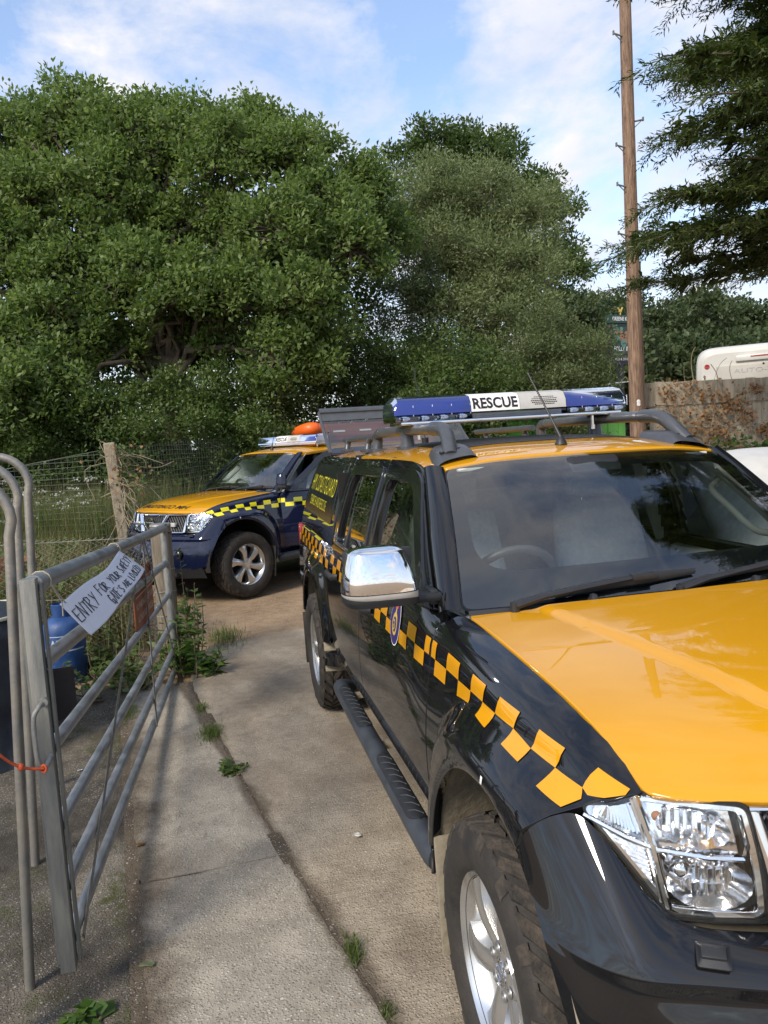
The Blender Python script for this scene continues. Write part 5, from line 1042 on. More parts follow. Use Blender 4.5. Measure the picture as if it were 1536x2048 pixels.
def wheel(parent, x, y, s, rad=.379):
    """six-spoke alloy with mud-terrain tyre; s=-1 faces -y"""
    o = s
    mb = MB(); mb.lathe([(.02, -.06), (.16, -.06), (.165, -.04), (.16, -.02), (.05, -.02), (.05, .03), (.0, .03)], axis='Y', n=28)
    mb.v = [(a, b * o, c) for a, b, c in mb.v]
    if o < 0: mb.f = [f[::-1] for f in mb.f]
    w = mb.build('wheel', 'under', parent, smooth=40, loc=(x, y, rad))
    # tyre carcass
    pr = [(.218, -.10), (.232, -.112), (.262, -.128), (.302, -.134), (.338, -.128), (.356, -.118), (.366, -.10), (.369, -.05), (.369, .05), (.366, .10), (.356, .118), (.338, .129), (.302, .136), (.262, .130), (.247, .117), (.241, .108), (.226, .10)]
    mb = MB(); mb.lathe(pr, axis='Y', n=64)
    random.seed(3)
    NB = 30
    def block(h0, h1, a, wa, r0, r1, sk):
        P = []
        for (hh, rr) in ((h0, r0), (h1, r1)):
            for da in (-wa, wa):
                for top in (0, 1):
                    ang = a + da + sk * (hh - h0) * 3.2; r_ = (rr - .016) if not top else rr
                    P.append((r_ * math.cos(ang), hh, r_ * math.sin(ang)))
        mb.add(P, [(1, 3, 7, 5), (0, 1, 5, 4), (3, 2, 6, 7), (0, 2, 3, 1), (4, 5, 7, 6)])
    mb.m = 1
    for k in range(NB):
        a = 2 * math.pi * k / NB
        for sg in (-1, 1):
            l = .132 if k % 2 else .124
            block(sg * .066, sg * .118, a + (sg > 0) * .1, .066, rad, rad - .012, sg)
            block(sg * .116, sg * l, a + (sg > 0) * .1, .058, rad - .011, rad - .040, 0)
        block(-.058, -.012, a + .06, .062, rad, rad, 1.2); block(.004, .056, a + .14, .062, rad, rad, -1.2)
    mb.v = [(a, b * o, c) for a, b, c in mb.v]
    if o < 0: mb.f = [f[::-1] for f in mb.f]
    # raised sidewall ring
    mb.build('tyre', ['rubber', 'tread'], w, smooth=35)
    # rim: barrel + lip
    mb = MB()
    mb.lathe([(.205, -.10), (.200, .02), (.204, .06), (.214, .085), (.226, .098), (.232, .108), (.238, .1135), (.241, .110), (.239, .098)], axis='Y', n=64)
    # spokes
    def spoke(a):
        NR, NW = 12, 10; V = []; F = []
        for i in range(NR + 1):
            t = i / NR; r_ = .045 + (.222 - .045) * t
            wl = .034 + .016 * t + .034 * max(0, t - .62) ** 1.3 * 2.0; wr = wl
            hc = .078 + .012 * math.sin(t * math.pi * .9) + .016 * t
            sk = .010 * math.sin(t * math.pi)
            for j in range(NW + 1):
                q = -1 + 2 * j / NW
                lat = q * wl + sk; edge = abs(q)
                # twin facets: one flank steep, other gentle
                hh = hc - (.010 * edge ** 2 if q < 0.2 else .016 * ((q - .2) / .8)) - (.045 if edge > .97 else 0)
                ang = a + lat / max(r_, .05)
                if t < .12: ang = a + lat / .065
                V.append((r_ * math.cos(ang), hh, r_ * math.sin(ang)))
        for i in range(NR):
            for j in range(NW): F.append((i * (NW + 1) + j, (i + 1) * (NW + 1) + j, (i + 1) * (NW + 1) + j + 1, i * (NW + 1) + j + 1))
        mb.add(V, F)
    for k in range(6): spoke(2 * math.pi * k / 6 + .25)
    mb.lathe([(.074, .02), (.074, .074), (.070, .082), (.045, .086), (.036, .086)], axis='Y', n=36)
    mb.v = [(a, b * o, c) for a, b, c in mb.v]
    if o < 0: mb.f = [f[::-1] for f in mb.f]
    mb.build('rim', 'alloy', w, smooth=32)
    for k in range(6):
        a = 2 * math.pi * (k + .5) / 6 + .25; c = (.058 * math.cos(a), 0, .058 * math.sin(a)); mb = MB()
        mb.lathe([(.0, .080), (.009, .080), (.010, .0885), (.0135, .0885), (.0150, .085)], c=c, axis='Y', n=16)
        mb.v = [(a, b * o, c) for a, b, c in mb.v]
        if o < 0: mb.f = [f[::-1] for f in mb.f]
        mb.build('wheel_nut', 'alloy_shade', w, smooth=40)
    mb = MB(); mb.lathe([(.036, .084), (.035, .0895), (.031, .0900), (.030, .0885), (.0, .0885)], axis='Y', n=32)
    mb.lathe([(.021, .0885), (.021, .0915), (.025, .0915), (.025, .0885)], axis='Y', n=28); mb.box((0, .090, 0), (.056, .004, .009))
    mb.v = [(a, b * o, c) for a, b, c in mb.v]
    if o < 0: mb.f = [f[::-1] for f in mb.f]
    mb.build('centre_cap', 'chrome_soft', w, smooth=40)
    # sidewall and disc behind spokes
    mb = MB(); mb.lathe([(.0, .005), (.19, .005)], axis='Y', n=24); mb.v = [(a, b * o, c) for a, b, c in mb.v]
    if o < 0: mb.f = [f[::-1] for f in mb.f]
    mb.build('brake_disc', 'under', w)
    return w

def arc(cx, cz, r, a0, a1, n): return [(cx + r * math.cos(a0 + (a1 - a0) * k / n), cz + r * math.sin(a0 + (a1 - a0) * k / n)) for k in range(n + 1)]
def rpoly(pts, rads, n=6):
    """polygon with rounded corners"""
    out = []; m_ = len(pts)
    for i in range(m_):
        p = Vector(pts[i]); a = Vector(pts[i - 1]) - p; b = Vector(pts[(i + 1) % m_]) - p; r_ = rads[i] if isinstance(rads, (list, tuple)) else rads
        r_ = min(r_, a.length * .45, b.length * .45)
        if r_ <= 1e-4: out.append(tuple(p)); continue
        A = p + a.normalized() * r_; B = p + b.normalized() * r_
        for k in range(n + 1):
            t = k / n; out.append(tuple(A * (1 - t) ** 2 + p * 2 * t * (1 - t) + B * t * t))
    return out
def ring(name, outer, inner, surf, mat, parent, flip, off, depth=.01, step=.03): return panel(name, outer, surf, mat, parent, step=step, depth=depth, flip=flip, holes=[inner], off=off)

def build_truck(name, loc, rz, label, body, check, near=True, door_open=0.0):
    T = empty(name, loc, rz, label, 'truck', 'rescue pick-up trucks')
    Yel = 'paint_yellow'
    # ---------- hood
    he = lambda x: _hz(x)
    fr = [(.444 + .0, -.698), (.475, -.66), (.503, -.615), (.55, -.52), (.59, -.42), (.625, -.30), (.648, -.15), (.655, 0)]
    rear = [(-.545, -.698), (-.515, -.55), (-.48, -.3), (-.462, 0)]
    out = fr + [(x, -y) for x, y in fr[::-1][1:]] + [(x, -y) for x, y in rear] + rear[::-1][1:]
    surf_h = lambda u, v: (u, v, hood_z(u, v))
    hood = panel('bonnet', rpoly(out, [.05 if i in (0, len(fr) * 2 - 2) else .0 for i in range(len(out))]), surf_h, Yel, T, step=.0145, depth=.025, roll=.006)
    if not near:
        text_on('bonnet_lettering', 'HM COASTGUARD', lambda u, v: (.585 - v - .36 * (np.asarray(u) ** 2), u, hood_z(.585 - v - .36 * (np.asarray(u) ** 2), u)), .46, 0.0, .92, .085, 'print_black', T, bold=.02, flipu=True, off=.003)
    # ---------- roof skin
    e = [(-1.080, 0), (-1.092, .35), (-1.116, .588), (-1.17, .612), (-1.30, .634), (-1.6, .650), (-2.0, .648), (-2.4, .640), (-2.60, .630)]
    out = [(x, -y) for x, y in e[::-1]] + e[1:]
    surf_r = lambda u, v: (u, v, roof_z(u, v))
    panel('roof', out, surf_r, Yel, T, step=.035, depth=.04, flip=False, roll=.008)
    if near: panel('roof_marking', rpoly([(-1.42, -.47), (-2.45, -.47), (-2.45, .47), (-1.42, .47)], .02), surf_r, 'print_black', T, step=.05, depth=0, off=.002)
    # ---------- windscreen
    sw = rpoly([(-.985, .0), (.985, .0), (.985, .985), (-.985, .985)], [.05, .05, .09, .09])
    wo = panel('windscreen', sw, screen, 'windscreen', T, step=.05, depth=0, flip=False, off=.0)
    ins = lambda u, v: tuple(np.array(screen(u, v)) - np.array([.564, 0, .826])[:, None] * .010 if np.ndim(u) else np.array(screen(u, v)) - np.array([.564, 0, .826]) * .010)
    hole = rpoly([(-.895, .20), (.895, .20), (.905, .87), (-.905, .87)], [.22, .22, .06, .06], n=8)
    panel('windscreen_border', rpoly([(-.99, .0), (.99, .0), (.99, .99), (-.99, .99)], .05), ins, 'frit', wo, step=.05, depth=0, holes=[hole])
    mb = MB(); mb.box((-1.035, 0, 1.578), (.05, .22, .085), bev=.02, rot=Matrix.Rotation(R(-40), 3, 'Y')); mb.build('rear_view_mirror', 'plastic_dark', wo, smooth=40)
    # ---------- cowl, wipers
    def cowl(u, v):
        y = -.70 + 1.4 * u; a = abs(y); x0 = float(np.interp(a, [0, .3, .55, .70], [-.455, -.472, -.505, -.538])); x1 = float(_wb[0](a)); z1 = float(_wb[1](a))
        z0 = float(hood_z(x0, y)) - .018
        return (x0 + (x1 + .0 - x0) * v, y, z0 + (z1 - .004 - z0) * v - .008 * math.sin(v * math.pi))
    mb = MB(); mb.grid(cowl, 30, 5, flip=True); mb.build('cowl', 'plastic_dark', T, smooth=40)
    def wiper(y0, y1, v1, nm):
        b = np.array(screen(y0 / .72, .015)); mb = MB()
        p0 = Vector((-.50 - .03 * abs(y0), y0, 1.186)); tip = Vector(screen(y1 / .70, v1)) + Vector((.02, 0, .026)); mid = p0.lerp(tip, .42) + Vector((.004, 0, .008))
        mb.tube([p0 + Vector((.0, 0, -.03)), p0 + Vector((0, 0, .012))], .016, 10)
        mb.tube([p0, p0.lerp(mid, .5) + Vector((0, 0, .006)), mid], [.021, .017, .014], 8, ell=(1.0, .7)); mb.tube([mid, tip], [.011, .008], 6)
        d = (tip - p0).normalized(); c = tip
        A = Vector(screen((y1 - .30 * (1 if y1 > y0 else -1)) / .71, .035)) + Vector((.008, 0, .012)); B = Vector(screen((y1 + .20 * (1 if y1 > y0 else -1)) / .71, .07)) + Vector((.008, 0, .012))
        mb.tube([A, A.lerp(c, .6) - Vector((.004, 0, .004)), c - Vector((.006, 0, .008)), B], [.007, .013, .015, .008], 6, ell=(.7, 1.3)); mb.box(c, (.028, .09, .022), bev=.006)
        mb.build(nm, 'plastic_dark', T, smooth=40)
    wiper(-.56, -.10, .055, 'wiper'); wiper(.02, .50, .06, 'wiper')
    for y in (-.30, .30):
        mb = MB(); mb.box((-.495, y, 1.186), (.04, .032, .032), bev=.012, taper=(.6, .7)); mb.build('washer_jet', 'plastic_dark', T, smooth=40)
    # ---------- sides
    for s in (-1, 1):
        fl = s > 0
        S = lambda x, z, s=s: (x, s * side_y(x, z), z)
        Gs = lambda x, z, s=s: (x, s * green_y(x, z), z)
        op = door_open if s > 0 else 0.0
        # front wing
        top = [(x, float(_SZ[6](x)) - .003) for x in np.linspace(-.54, .438, 16)]
        gap = [(.410, 1.006), (.378, .990), (.340, .962), (.302, .915), (.283, .866)]
        ar = arc(.06, .44, .47, math.atan2(.417, .222), math.pi - math.asin(.07 / .47), 26)
        out = top + gap + ar[1:] + [(-.42, .505), (-.597, .505), (-.597, 1.06), (-.60, 1.135), (-.575, 1.158)]
        wing = panel('front_wing', out, S, body, T, step=.016, depth=.03, flip=fl)
        # repeater mark on the arch
        decal('wing_sticker', [[(.085, .925), (.097, .925), (.099, .943), (.087, .943)]], S, 'print_white', wing, flip=fl)
        # doors
        def door(nm, xo, gl, trim, gx, privacy):
            d = panel(nm, xo, S, body, T, step=.03, depth=.035, flip=fl)
            fo, hole_ = gx
            f = panel('window_frame', fo, Gs, body, d, step=.035, depth=.03, flip=fl, holes=[hole_])
            ring('window_trim', trim[0], trim[1], Gs, 'deflector', d, fl, .010, depth=.025)
            panel('window_glass', gl, Gs, privacy, d, step=.06, depth=0, flip=fl, off=-.012)
            # inner door card
            mb = MB(); x0, x1 = min(p[0] for p in xo) + .03, max(p[0] for p in xo) - .03
            mb.box(((x0 + x1) / 2, s * .765, .83), (x1 - x0, .06, .60), bev=.02); mb.box(((x0 + x1) / 2, s * .72, .98), ((x1 - x0) * .6, .07, .06), bev=.02)
            mb.build('door_card', 'trim_interior', d, smooth=40)
            return d
        fd = door('front_door', rpoly([(-.607, .505), (-1.697, .505), (-1.697, 1.160), (-.66, 1.168), (-.607, 1.13)], [.03, .05, .0, .02, .02]),
                  [(-.72, 1.175), (-1.635, 1.175), (-1.625, 1.58), (-1.22, 1.578), (-1.13, 1.54)],
                  (rpoly([(-.715, 1.160), (-1.655, 1.160), (-1.652, 1.602), (-1.20, 1.600), (-1.10, 1.56)], [.02, .03, .05, .06, .05]), rpoly([(-.80, 1.178), (-1.615, 1.178), (-1.605, 1.555), (-1.235, 1.553), (-1.155, 1.52)], [.02, .03, .06, .08, .06])),
                  (rpoly([(-.655, 1.170), (-1.697, 1.162), (-1.697, 1.638), (-1.30, 1.634), (-1.165, 1.605)], [.01, .0, .02, .06, .05]), rpoly([(-.77, 1.176), (-1.63, 1.176), (-1.62, 1.575), (-1.23, 1.573), (-1.14, 1.54)], [.02, .02, .05, .07, .05])), 'side_glass')
        rd = door('rear_door', rpoly([(-1.706, .505), (-2.50, .505), (-2.598, .60), (-2.598, 1.158), (-1.706, 1.160)], [.05, .08, .08, .0, .0]),
                  [(-1.77, 1.175), (-2.52, 1.175), (-2.46, 1.57), (-1.77, 1.578)],
                  (rpoly([(-1.745, 1.160), (-2.545, 1.160), (-2.475, 1.592), (-1.748, 1.602)], [.03, .03, .08, .05]), rpoly([(-1.785, 1.178), (-2.49, 1.178), (-2.425, 1.548), (-1.79, 1.556)], [.03, .03, .08, .06])),
                  (rpoly([(-1.706, 1.162), (-2.598, 1.160), (-2.53, 1.628), (-1.706, 1.638)], [.0, .0, .08, .02]), rpoly([(-1.77, 1.176), (-2.50, 1.176), (-2.44, 1.57), (-1.77, 1.576)], [.03, .03, .07, .05])), 'privacy_glass')
        mb = MB(); mb.tube([(-2.27, s * .788, 1.175), (-2.24, s * .655, 1.58)], .011, 6, ell=(1.4, .6)); mb.build('window_bar', 'plastic_dark', rd)
        for d, hx in ((fd, -1.55), (rd, -2.42)):
            yb = float(side_y(hx, 1.005)); mb = MB()
            mb.tube([(hx + .11, s * (yb + .002), 1.008), (hx + .085, s * (yb + .034), 1.008), (hx - .06, s * (yb + .036), 1.008), (hx - .10, s * (yb + .004), 1.006)], [.012, .016, .017, .014], 10, ell=(.8, 1.25))
            mb.build('door_handle', 'plastic_dark', d, smooth=45)
            mb = MB(); mb.lathe([(.0, 0), (.018, 0), (.022, .004)], c=(hx - .13, s * (yb + .004), 1.0), axis='Y', n=16); mb.v = [(a, b, c) for a, b, c in mb.v]; mb.build('door_lock', 'chrome_soft', d, smooth=40)
        # door mirror (sub-parts of the front door)
        def mir(nm, mat, fn, **k):
            if s < 0 and not near: return None      # its off-side mirror is folded away
            mb = MB(); fn(mb); mb.v = [(a, s * b, c) for a, b, c in mb.v]
            if s < 0: pass
            else: mb.f = [f[::-1] for f in mb.f]
            return mb.build(nm, mat, fd, **k)
        def housing(zlo, zhi, g=0.0):
            def fn(mb):
                NU, NV = 26, 12
                def pt(u, v):
                    z = zlo + (zhi - zlo) * v; zz = (z - 1.205) / (1.392 - 1.205)
                    # half-egg cross-section: y from outer 1.085 to inner .845
                    yo = 1.088 - .055 * max(0, zz - .35) ** 1.6 - .03 * max(0, .12 - zz) * 4; yi = .842 + .065 * max(0, zz - .2) ** 1.5
                    a = math.pi * u; dep = .105 * (1 - .55 * max(0, zz - .35) ** 1.8 - .4 * max(0, .15 - zz)); c_ = (yo + yi) / 2; hw = (yo - yi) / 2
                    ca, sa = math.cos(a), math.sin(a); e_ = .55
                    y = c_ - hw * math.copysign(abs(ca) ** e_, ca); x = -.665 + dep * sa ** .62 + .03 * (c_ - y)
                    return (x + g, y, z)
                mb.grid(pt, NU, NV)
            return fn
        hc = 'chrome' if near else body
        mir('mirror_cover', hc, lambda mb: (housing(1.256, 1.376)(mb), None), smooth=60)
        def cap(mb):
            NU = 26
            def pt(u, v):
                z = 1.376 + .022 * math.sin(v * math.pi / 2); sc = math.cos(v * math.pi / 2 * .96)
                zz = (1.376 - 1.205) / (1.392 - 1.205)
                yo = 1.088 - .055 * max(0, zz - .35) ** 1.6; yi = .842 + .065 * max(0, zz - .2) ** 1.5; a = math.pi * u
                dep = .105 * (1 - .55 * max(0, zz - .35) ** 1.8); c_ = (yo + yi) / 2; hw = (yo - yi) / 2; ca, sa = math.cos(a), math.sin(a)
                y = c_ - hw * math.copysign(abs(ca) ** .55, ca) * (.35 + .65 * sc); x = -.665 + dep * sa ** .62 * sc + .03 * (c_ - y)
                return (x, y, z)
            mb.grid(pt, NU, 7)
        mir('mirror_top', hc, cap, smooth=60)
        def low(mb): housing(1.214, 1.258)(mb); mb.box((-.665, .965, 1.30), (.02, .225, .17), bev=.008)
        mir('mirror_base', 'plastic_dark', lambda mb: (low(mb), mb.box((-.665, .83, 1.214), (.07, .14, .030), bev=.012), mb.box((-.69, .785, 1.212), (.10, .03, .05), bev=.01)), smooth=50)
        def ind(mb):
            def pt(u, v):
                z = 1.216 + .040 * v; yo = 1.092 - .06 * (1 - v) ** 2; yi = .90 - .02 * v; a = math.pi * (.02 + .78 * u); c_ = (yo + .842) / 2; hw = (yo - .842) / 2; ca, sa = math.cos(a), math.sin(a)
                y = c_ + hw * math.copysign(abs(ca) ** .55, ca); return (-.665 + (.105 - .03 * (1 - v) ** 2) * sa ** .62 + .006 + .03 * (c_ - y), y, z)
            mb.grid(pt, 24, 6, flip=True)
        if near: mir('mirror_indicator', 'bar_white', ind, smooth=60)
        mir('mirror_glass', 'chrome', lambda mb: mb.box((-.678, .965, 1.30), (.004, .20, .145)))
        # mirror triangle at the foot of the A-pillar
        panel('mirror_mount', rpoly([(-.665, 1.168), (-.86, 1.166), (-.87, 1.30)], .015), Gs, 'plastic_dark', fd, step=.04, depth=.02, flip=fl, off=.010)
        # A-pillar: between windscreen edge and door frame
        def apil(u, v):
            a = Vector(screen(s * .995, v)); 
            p0 = (-.615, 1.166); p1 = (-1.165, 1.612); xx = p0[0] + (p1[0] - p0[0]) * v; zz = p0[1] + (p1[1] - p0[1]) * v + .012 * math.sin(v * math.pi)
            b = Vector((xx, s * (float(green_y(xx, zz)) - .004), zz)); q = a.lerp(b, u); bul = .020 * math.sin(u * math.pi) ** .8
            return q + Vector((.55 * bul, s * .6 * bul, .5 * bul))
        mb = MB(); mb.grid(apil, 10, 24, flip=(s < 0)); mb.build('windscreen_pillar', body, T, smooth=60)
        # B / C pillar backing + cant rail under the doors
        mb = MB()
        for x0, x1, tx in ((-1.74, -1.66, 0), (-2.66, -2.50, .04)):
            for i in range(8):
                z0 = 1.15 + i * .062; ym = float(green_y((x0 + x1) / 2, z0 + .03)) - .045
                mb.box(((x0 + x1) / 2 + tx * i / 8, s * ym, z0 + .031), (x1 - x0, .05, .0625))
        mb.build('door_pillars', 'seam', T)
        # rear cab corner
        panel('cab_corner', rpoly([(-2.605, .60), (-2.640, .60), (-2.640, 1.158), (-2.605, 1.158)], 0), S, body, T, step=.05, depth=.03, flip=fl)
        panel('cab_quarter', [(-2.605, 1.160), (-2.640, 1.160), (-2.640, 1.632), (-2.56, 1.634), (-2.537, 1.628)], Gs, body, T, step=.05, depth=.03, flip=fl)
        # sill
        panel('sill', rpoly([(-.41, .415), (-2.72, .415), (-2.735, .497), (-.405, .497)], .01), S, body, T, step=.05, depth=.05, flip=fl)
        # load bed
        ar = arc(-3.2, .44, .465, math.asin(.12 / .465), math.pi - math.asin(.06 / .465), 30)
        out = [(-4.275, 1.128), (-4.275, .62), (-4.22, .56)] + [(-3.2 + .455, .56)] + ar[0:0]
        ar2 = arc(-3.2, .44, .465, math.pi - math.asin(.12 / .465), math.asin(.12 / .465), 30)
        out = [(-2.652, 1.128), (-4.262, 1.124), (-4.275, .62), (-4.22, .56)] + ar2 + [(-2.652, .56)]
        bed = panel('load_bed_side', out, S, body, T, step=.028, depth=.03, flip=fl)
        mb = MB(); mb.box((-4.262, s * .765, .965), (.07, .11, .30), bev=.02); mb.build('tail_light', 'tail_red', T, smooth=40)
        # arch liners
        for (cx, cz, rr) in ARCH:
            mb = MB()
            def li(u, v, cx=cx, cz=cz, rr=rr):
                a = R(-8) + R(196) * u; r_ = rr + .012 + .03 * math.sin(v * math.pi) - .006 * math.sin(u * 60) ** 8
                return (cx + r_ * math.cos(a), s * (.885 - .50 * v), cz + r_ * math.sin(a))
            mb.grid(li, 40, 10, flip=(s > 0)); mb.quad((cx - .5, s * .40, .12), (cx + .5, s * .40, .12), (cx + .5, s * .40, .95), (cx - .5, s * .40, .95))
            mb.build('arch_liner', 'mud_liner' if near else 'under', T, smooth=40)
        # mud flaps
        for fx in (-.385, -3.64):
            mb = MB(); mb.box((fx, s * .80, .36), (.014, .20, .36), bev=.004, rot=Matrix.Rotation(R(-5), 3, 'Y')); mb.build('mud_flap', 'mud_liner' if fx > -1 and near else 'rubber', T, smooth=40)
        wheel(T, 0, s * .765, s); wheel(T, -3.2, s * .765, s)
        # side step
        mb = MB(); pts = smoothpts([(-.52, s * .80, .36), (-.56, s * .845, .385), (-.64, s * .855, .388), (-1.4, s * .858, .388), (-2.28, s * .855, .388), (-2.36, s * .845, .385), (-2.42, s * .80, .36)], 6)
        mb.tube(pts, .044, 14); st = mb.build('side_step', 'step_grey', T, smooth=60)
        for (a, b) in ((-.72, -1.32), (-1.62, -2.26)):
            pm = MB()
            def pad(u, v, a=a, b=b):
                x = a + (b - a) * u; e_ = min(u, 1 - u) * abs(b - a); w_ = .036 * min(1, (max(e_, 0) / .05) ** .5 + .02)
                an = (v - .5) * 2; return (x, s * .857 - an * w_ * (1 if s < 0 else -1), .388 + math.sqrt(max(.0466 ** 2 - (an * w_) ** 2, 0)))
            pm.grid(pad, 30, 8)
            n_ = 9
            for k in range(n_):
                x = a + (b - a) * (k + 1) / (n_ + 1); sk = .02 if k % 2 else .02
                pm.tube([(x - sk, s * .857 - .024, .388 + .0405), (x, s * .857, .388 + .0475), (x + sk, s * .857 + .024, .388 + .0405)], .003, 5)
            pm.build('tread_pad', 'rubber_pad', st, smooth=50)
        mb = MB()
        for x in (-.78, -1.5, -2.2): mb.box((x, s * .78, .385), (.05, .13, .02)); mb.box((x, s * .72, .42), (.05, .02, .1))
        mb.build('step_bracket', 'mud_liner', st)
        # checker band
        def band(x0, x1, zt, zb, host, nm, start=0, L=.1, skip=()):
            n_ = int(round(abs(x1 - x0) / L)); polys = []
            for k in range(n_):
                a = x0 + (x1 - x0) * k / n_; b = x0 + (x1 - x0) * (k + 1) / n_
                za, zb_ = zt(a), zb(a); zc, zd = zt(b), zb(b); ma, mb_ = (za + zb_) / 2, (zc + zd) / 2
                top_ = (k + start) % 2 == 0
                polys.append([(a, za), (b, zc), (b, mb_), (a, ma)] if top_ else [(a, ma), (b, mb_), (b, zd), (a, zb_)])
            decal(nm, polys, S, check, host, flip=fl, step=.018)
        zx = [-4.3, -2.6, -.6, -.333, -.228, .065, .16, .26, .35]
        zt = lambda x: float(np.interp(x, zx, [1.098, 1.098, 1.086, 1.081, 1.080, 1.071, 1.063, 1.056, 1.046]))
        zm = lambda x: float(np.interp(x, zx, [1.048, 1.048, 1.034, 1.033, 1.034, 1.034, 1.021, 1.016, 1.010]))
        zb = lambda x: float(np.interp(x, zx, [.998, .998, .984, .988, 1.000, 1.000, .995, .983, .980]))
        def sq(a, b, up_): return [(a, zt(a)), (b, zt(b)), (b, zm(b)), (a, zm(a))] if up_ else [(a, zm(a)), (b, zm(b)), (b, zb(b)), (a, zb(a))]
        def band(x0, x1, host, nm, start, extra=()):
            n_ = int(round(abs(x1 - x0) / .104)); e_ = [x0 + (x1 - x0) * k / n_ for k in range(n_ + 1)]
            decal(nm, [sq(e_[k], e_[k + 1], (k + start) % 2 == 0) for k in range(n_)] + list(extra), S, check, host, flip=fl, step=.018)
        band(-4.24, -2.66, bed, 'checker_band', 1)
        band(-2.590, -1.715, rd, 'checker_band', 0)
        band(-1.692, -.66, fd, 'checker_band', 0, [sq(-.66, -.612, True)])
        # on the wing the band is trimmed by the lamp
        ex = [-.592, -.551, -.443, -.333, -.228, -.134, -.044, .065, .16, .26]
        polys = [sq(ex[k], ex[k + 1], k % 2 == 0) for k in range(9)] + [[(.26, zm(.26)), (.35, zm(.35)), (.364, .994), (.345, .974), (.26, zb(.26))], [(.35, zt(.35)), (.424, 1.029), (.429, 1.021), (.405, 1.010), (.37, 1.003), (.35, zm(.35))]]
        decal('checker_band', polys, S, check, wing, flip=fl, step=.014)
        # crest on the front door
        if near or s > 0:
            cx, cz = -1.03, 1.048
            K = .78; S0 = S; S = lambda x, z, S0=S0: S0(cx + (x - cx) * K, cz + (z - cz) * K)
            ell = lambda rx, rz, n=28: [[(cx + rx * math.cos(2 * math.pi * k / n), cz + rz * math.sin(2 * math.pi * k / n)) for k in range(n)]]
            for nm, rx, rz, mt, of in (('crest_edge', .088, .112, 'print_white', .0045), ('crest_field', .083, .106, 'badge_navy', .0053)): decal(nm, ell(rx, rz), S, mt, fd, flip=fl, off=of, step=.03)
            decal('crest_device', [[(cx + math.cos(2 * math.pi * k / 20) * .044, cz - .008 + math.sin(2 * math.pi * k / 20) * .055) for k in range(20)], [(cx - .012, cz + .045), (cx + .012, cz + .045), (cx + .006, cz + .065), (cx - .006, cz + .065)]], S, 'badge_gold', fd, flip=fl, off=.0062, step=.03)
            decal('crest_crown', [[(cx - .022, cz + .065), (cx + .022, cz + .065), (cx + .026, cz + .088), (cx, cz + .096), (cx - .026, cz + .088)]], S, 'badge_red', fd, flip=fl, off=.0066, step=.03)
            decal('crest_knot', [[(cx + math.cos(2 * math.pi * k / 18) * .030, cz - .010 + math.sin(2 * math.pi * k / 18) * .036) for k in range(18)]], S, 'badge_navy', fd, flip=fl, off=.0070, step=.03)
            text_on('crest_letter', 'G', S, cx + (.016 if s < 0 else -.016), cz - .036, .032, .05, 'badge_gold', fd, flipu=(s < 0), flip=fl, off=.0078, bold=.02)
            word = 'HM COASTGUARD'
            for k, ch in enumerate(word):
                if ch == ' ': continue
                an = R(205 + 130 * k / (len(word) - 1)); 
                q = lambda u, v, an=an: S(cx - s * (-1) * 0 + (math.cos(an) * (.066 + 0 * u) + (-math.sin(an)) * u * 1 - math.cos(an) * v * 1) * (1 if s < 0 else 1) * (-1 if s < 0 else 1) * (-1 if s < 0 else 1) * (1 if s > 0 else -1), cz + (math.sin(an) * .084 + math.cos(an) * u - math.sin(an) * v))
                text_on('crest_lettering', ch, q, -.007, -.008, .014, .017, 'print_white', fd, flip=fl, off=.0062, bold=.03)
            S = S0
        if op:
            h = Vector((-.60, s * .80, 0)); fd.matrix_basis = Matrix.Translation(h) @ Matrix.Rotation(op * s * -1, 4, 'Z') @ Matrix.Translation(-h)
    # ---------- headlamps
    for s in (-1, 1):
        fl = s > 0
        HS = lambda y, z, s=s: (hl_x(y, z), s * np.asarray(y, float), z)
        outl = rpoly([(.803, .990), (.775, 1.003), (.705, 1.023), (.555, 1.021), (.535, .812), (.695, .814)], [.012, .02, .03, .015, .02, .015], n=4)
        lamp = panel('headlamp', rpoly([(.800, .988), (.774, .999), (.705, 1.018), (.560, 1.016), (.542, .819), (.693, .820)], .015, n=4), lambda y, z: (hl_x(y, z) - .055 * sstep(.82 - np.asarray(y), 0, .12), s * np.asarray(y, float), z), 'reflector', T, step=.03, depth=0, flip=not (s < 0) if False else (s < 0))
        panel('headlamp_lens', outl, HS, 'lens_clear', lamp, step=.025, depth=.03, flip=(s < 0), roll=.004)
        inn = rpoly([(.793, .985), (.770, .996), (.705, 1.013), (.566, 1.012), (.547, .823), (.690, .826)], .012, n=4)
        ring('headlamp_bezel', outl, inn, HS, 'chrome', lamp, s < 0, -.012, depth=.012, step=.03)
        ring('headlamp_gasket', rpoly([(.808, .991), (.776, 1.008), (.705, 1.028), (.551, 1.026), (.530, .807), (.698, .809)], .015, n=4), outl, HS, 'seam', lamp, s < 0, -.006, depth=.02, step=.03)
        # divider bars
        mb = MB(); P_ = lambda y, z, o_=-.010: Vector((float(hl_x(y, z)) + o_, s * y, z))
        mb.tube([P_(.80, .975), P_(.74, .945), P_(.695, .930), P_(.62, .926), P_(.565, .928)], .0055, 6); mb.tube([P_(.712, 1.018), P_(.700, .93), P_(.69, .825)], .007, 6); mb.tube([P_(.720, 1.015), P_(.709, .93), P_(.70, .835)], .004, 6)
        mb.tube([P_(.565, .93), P_(.558, .95), P_(.562, 1.005)], .005, 6)
        mb.build('lamp_divider', 'chrome', lamp, smooth=50)
        # main bowl with facets, bulb shield and indicator
        mb = MB()
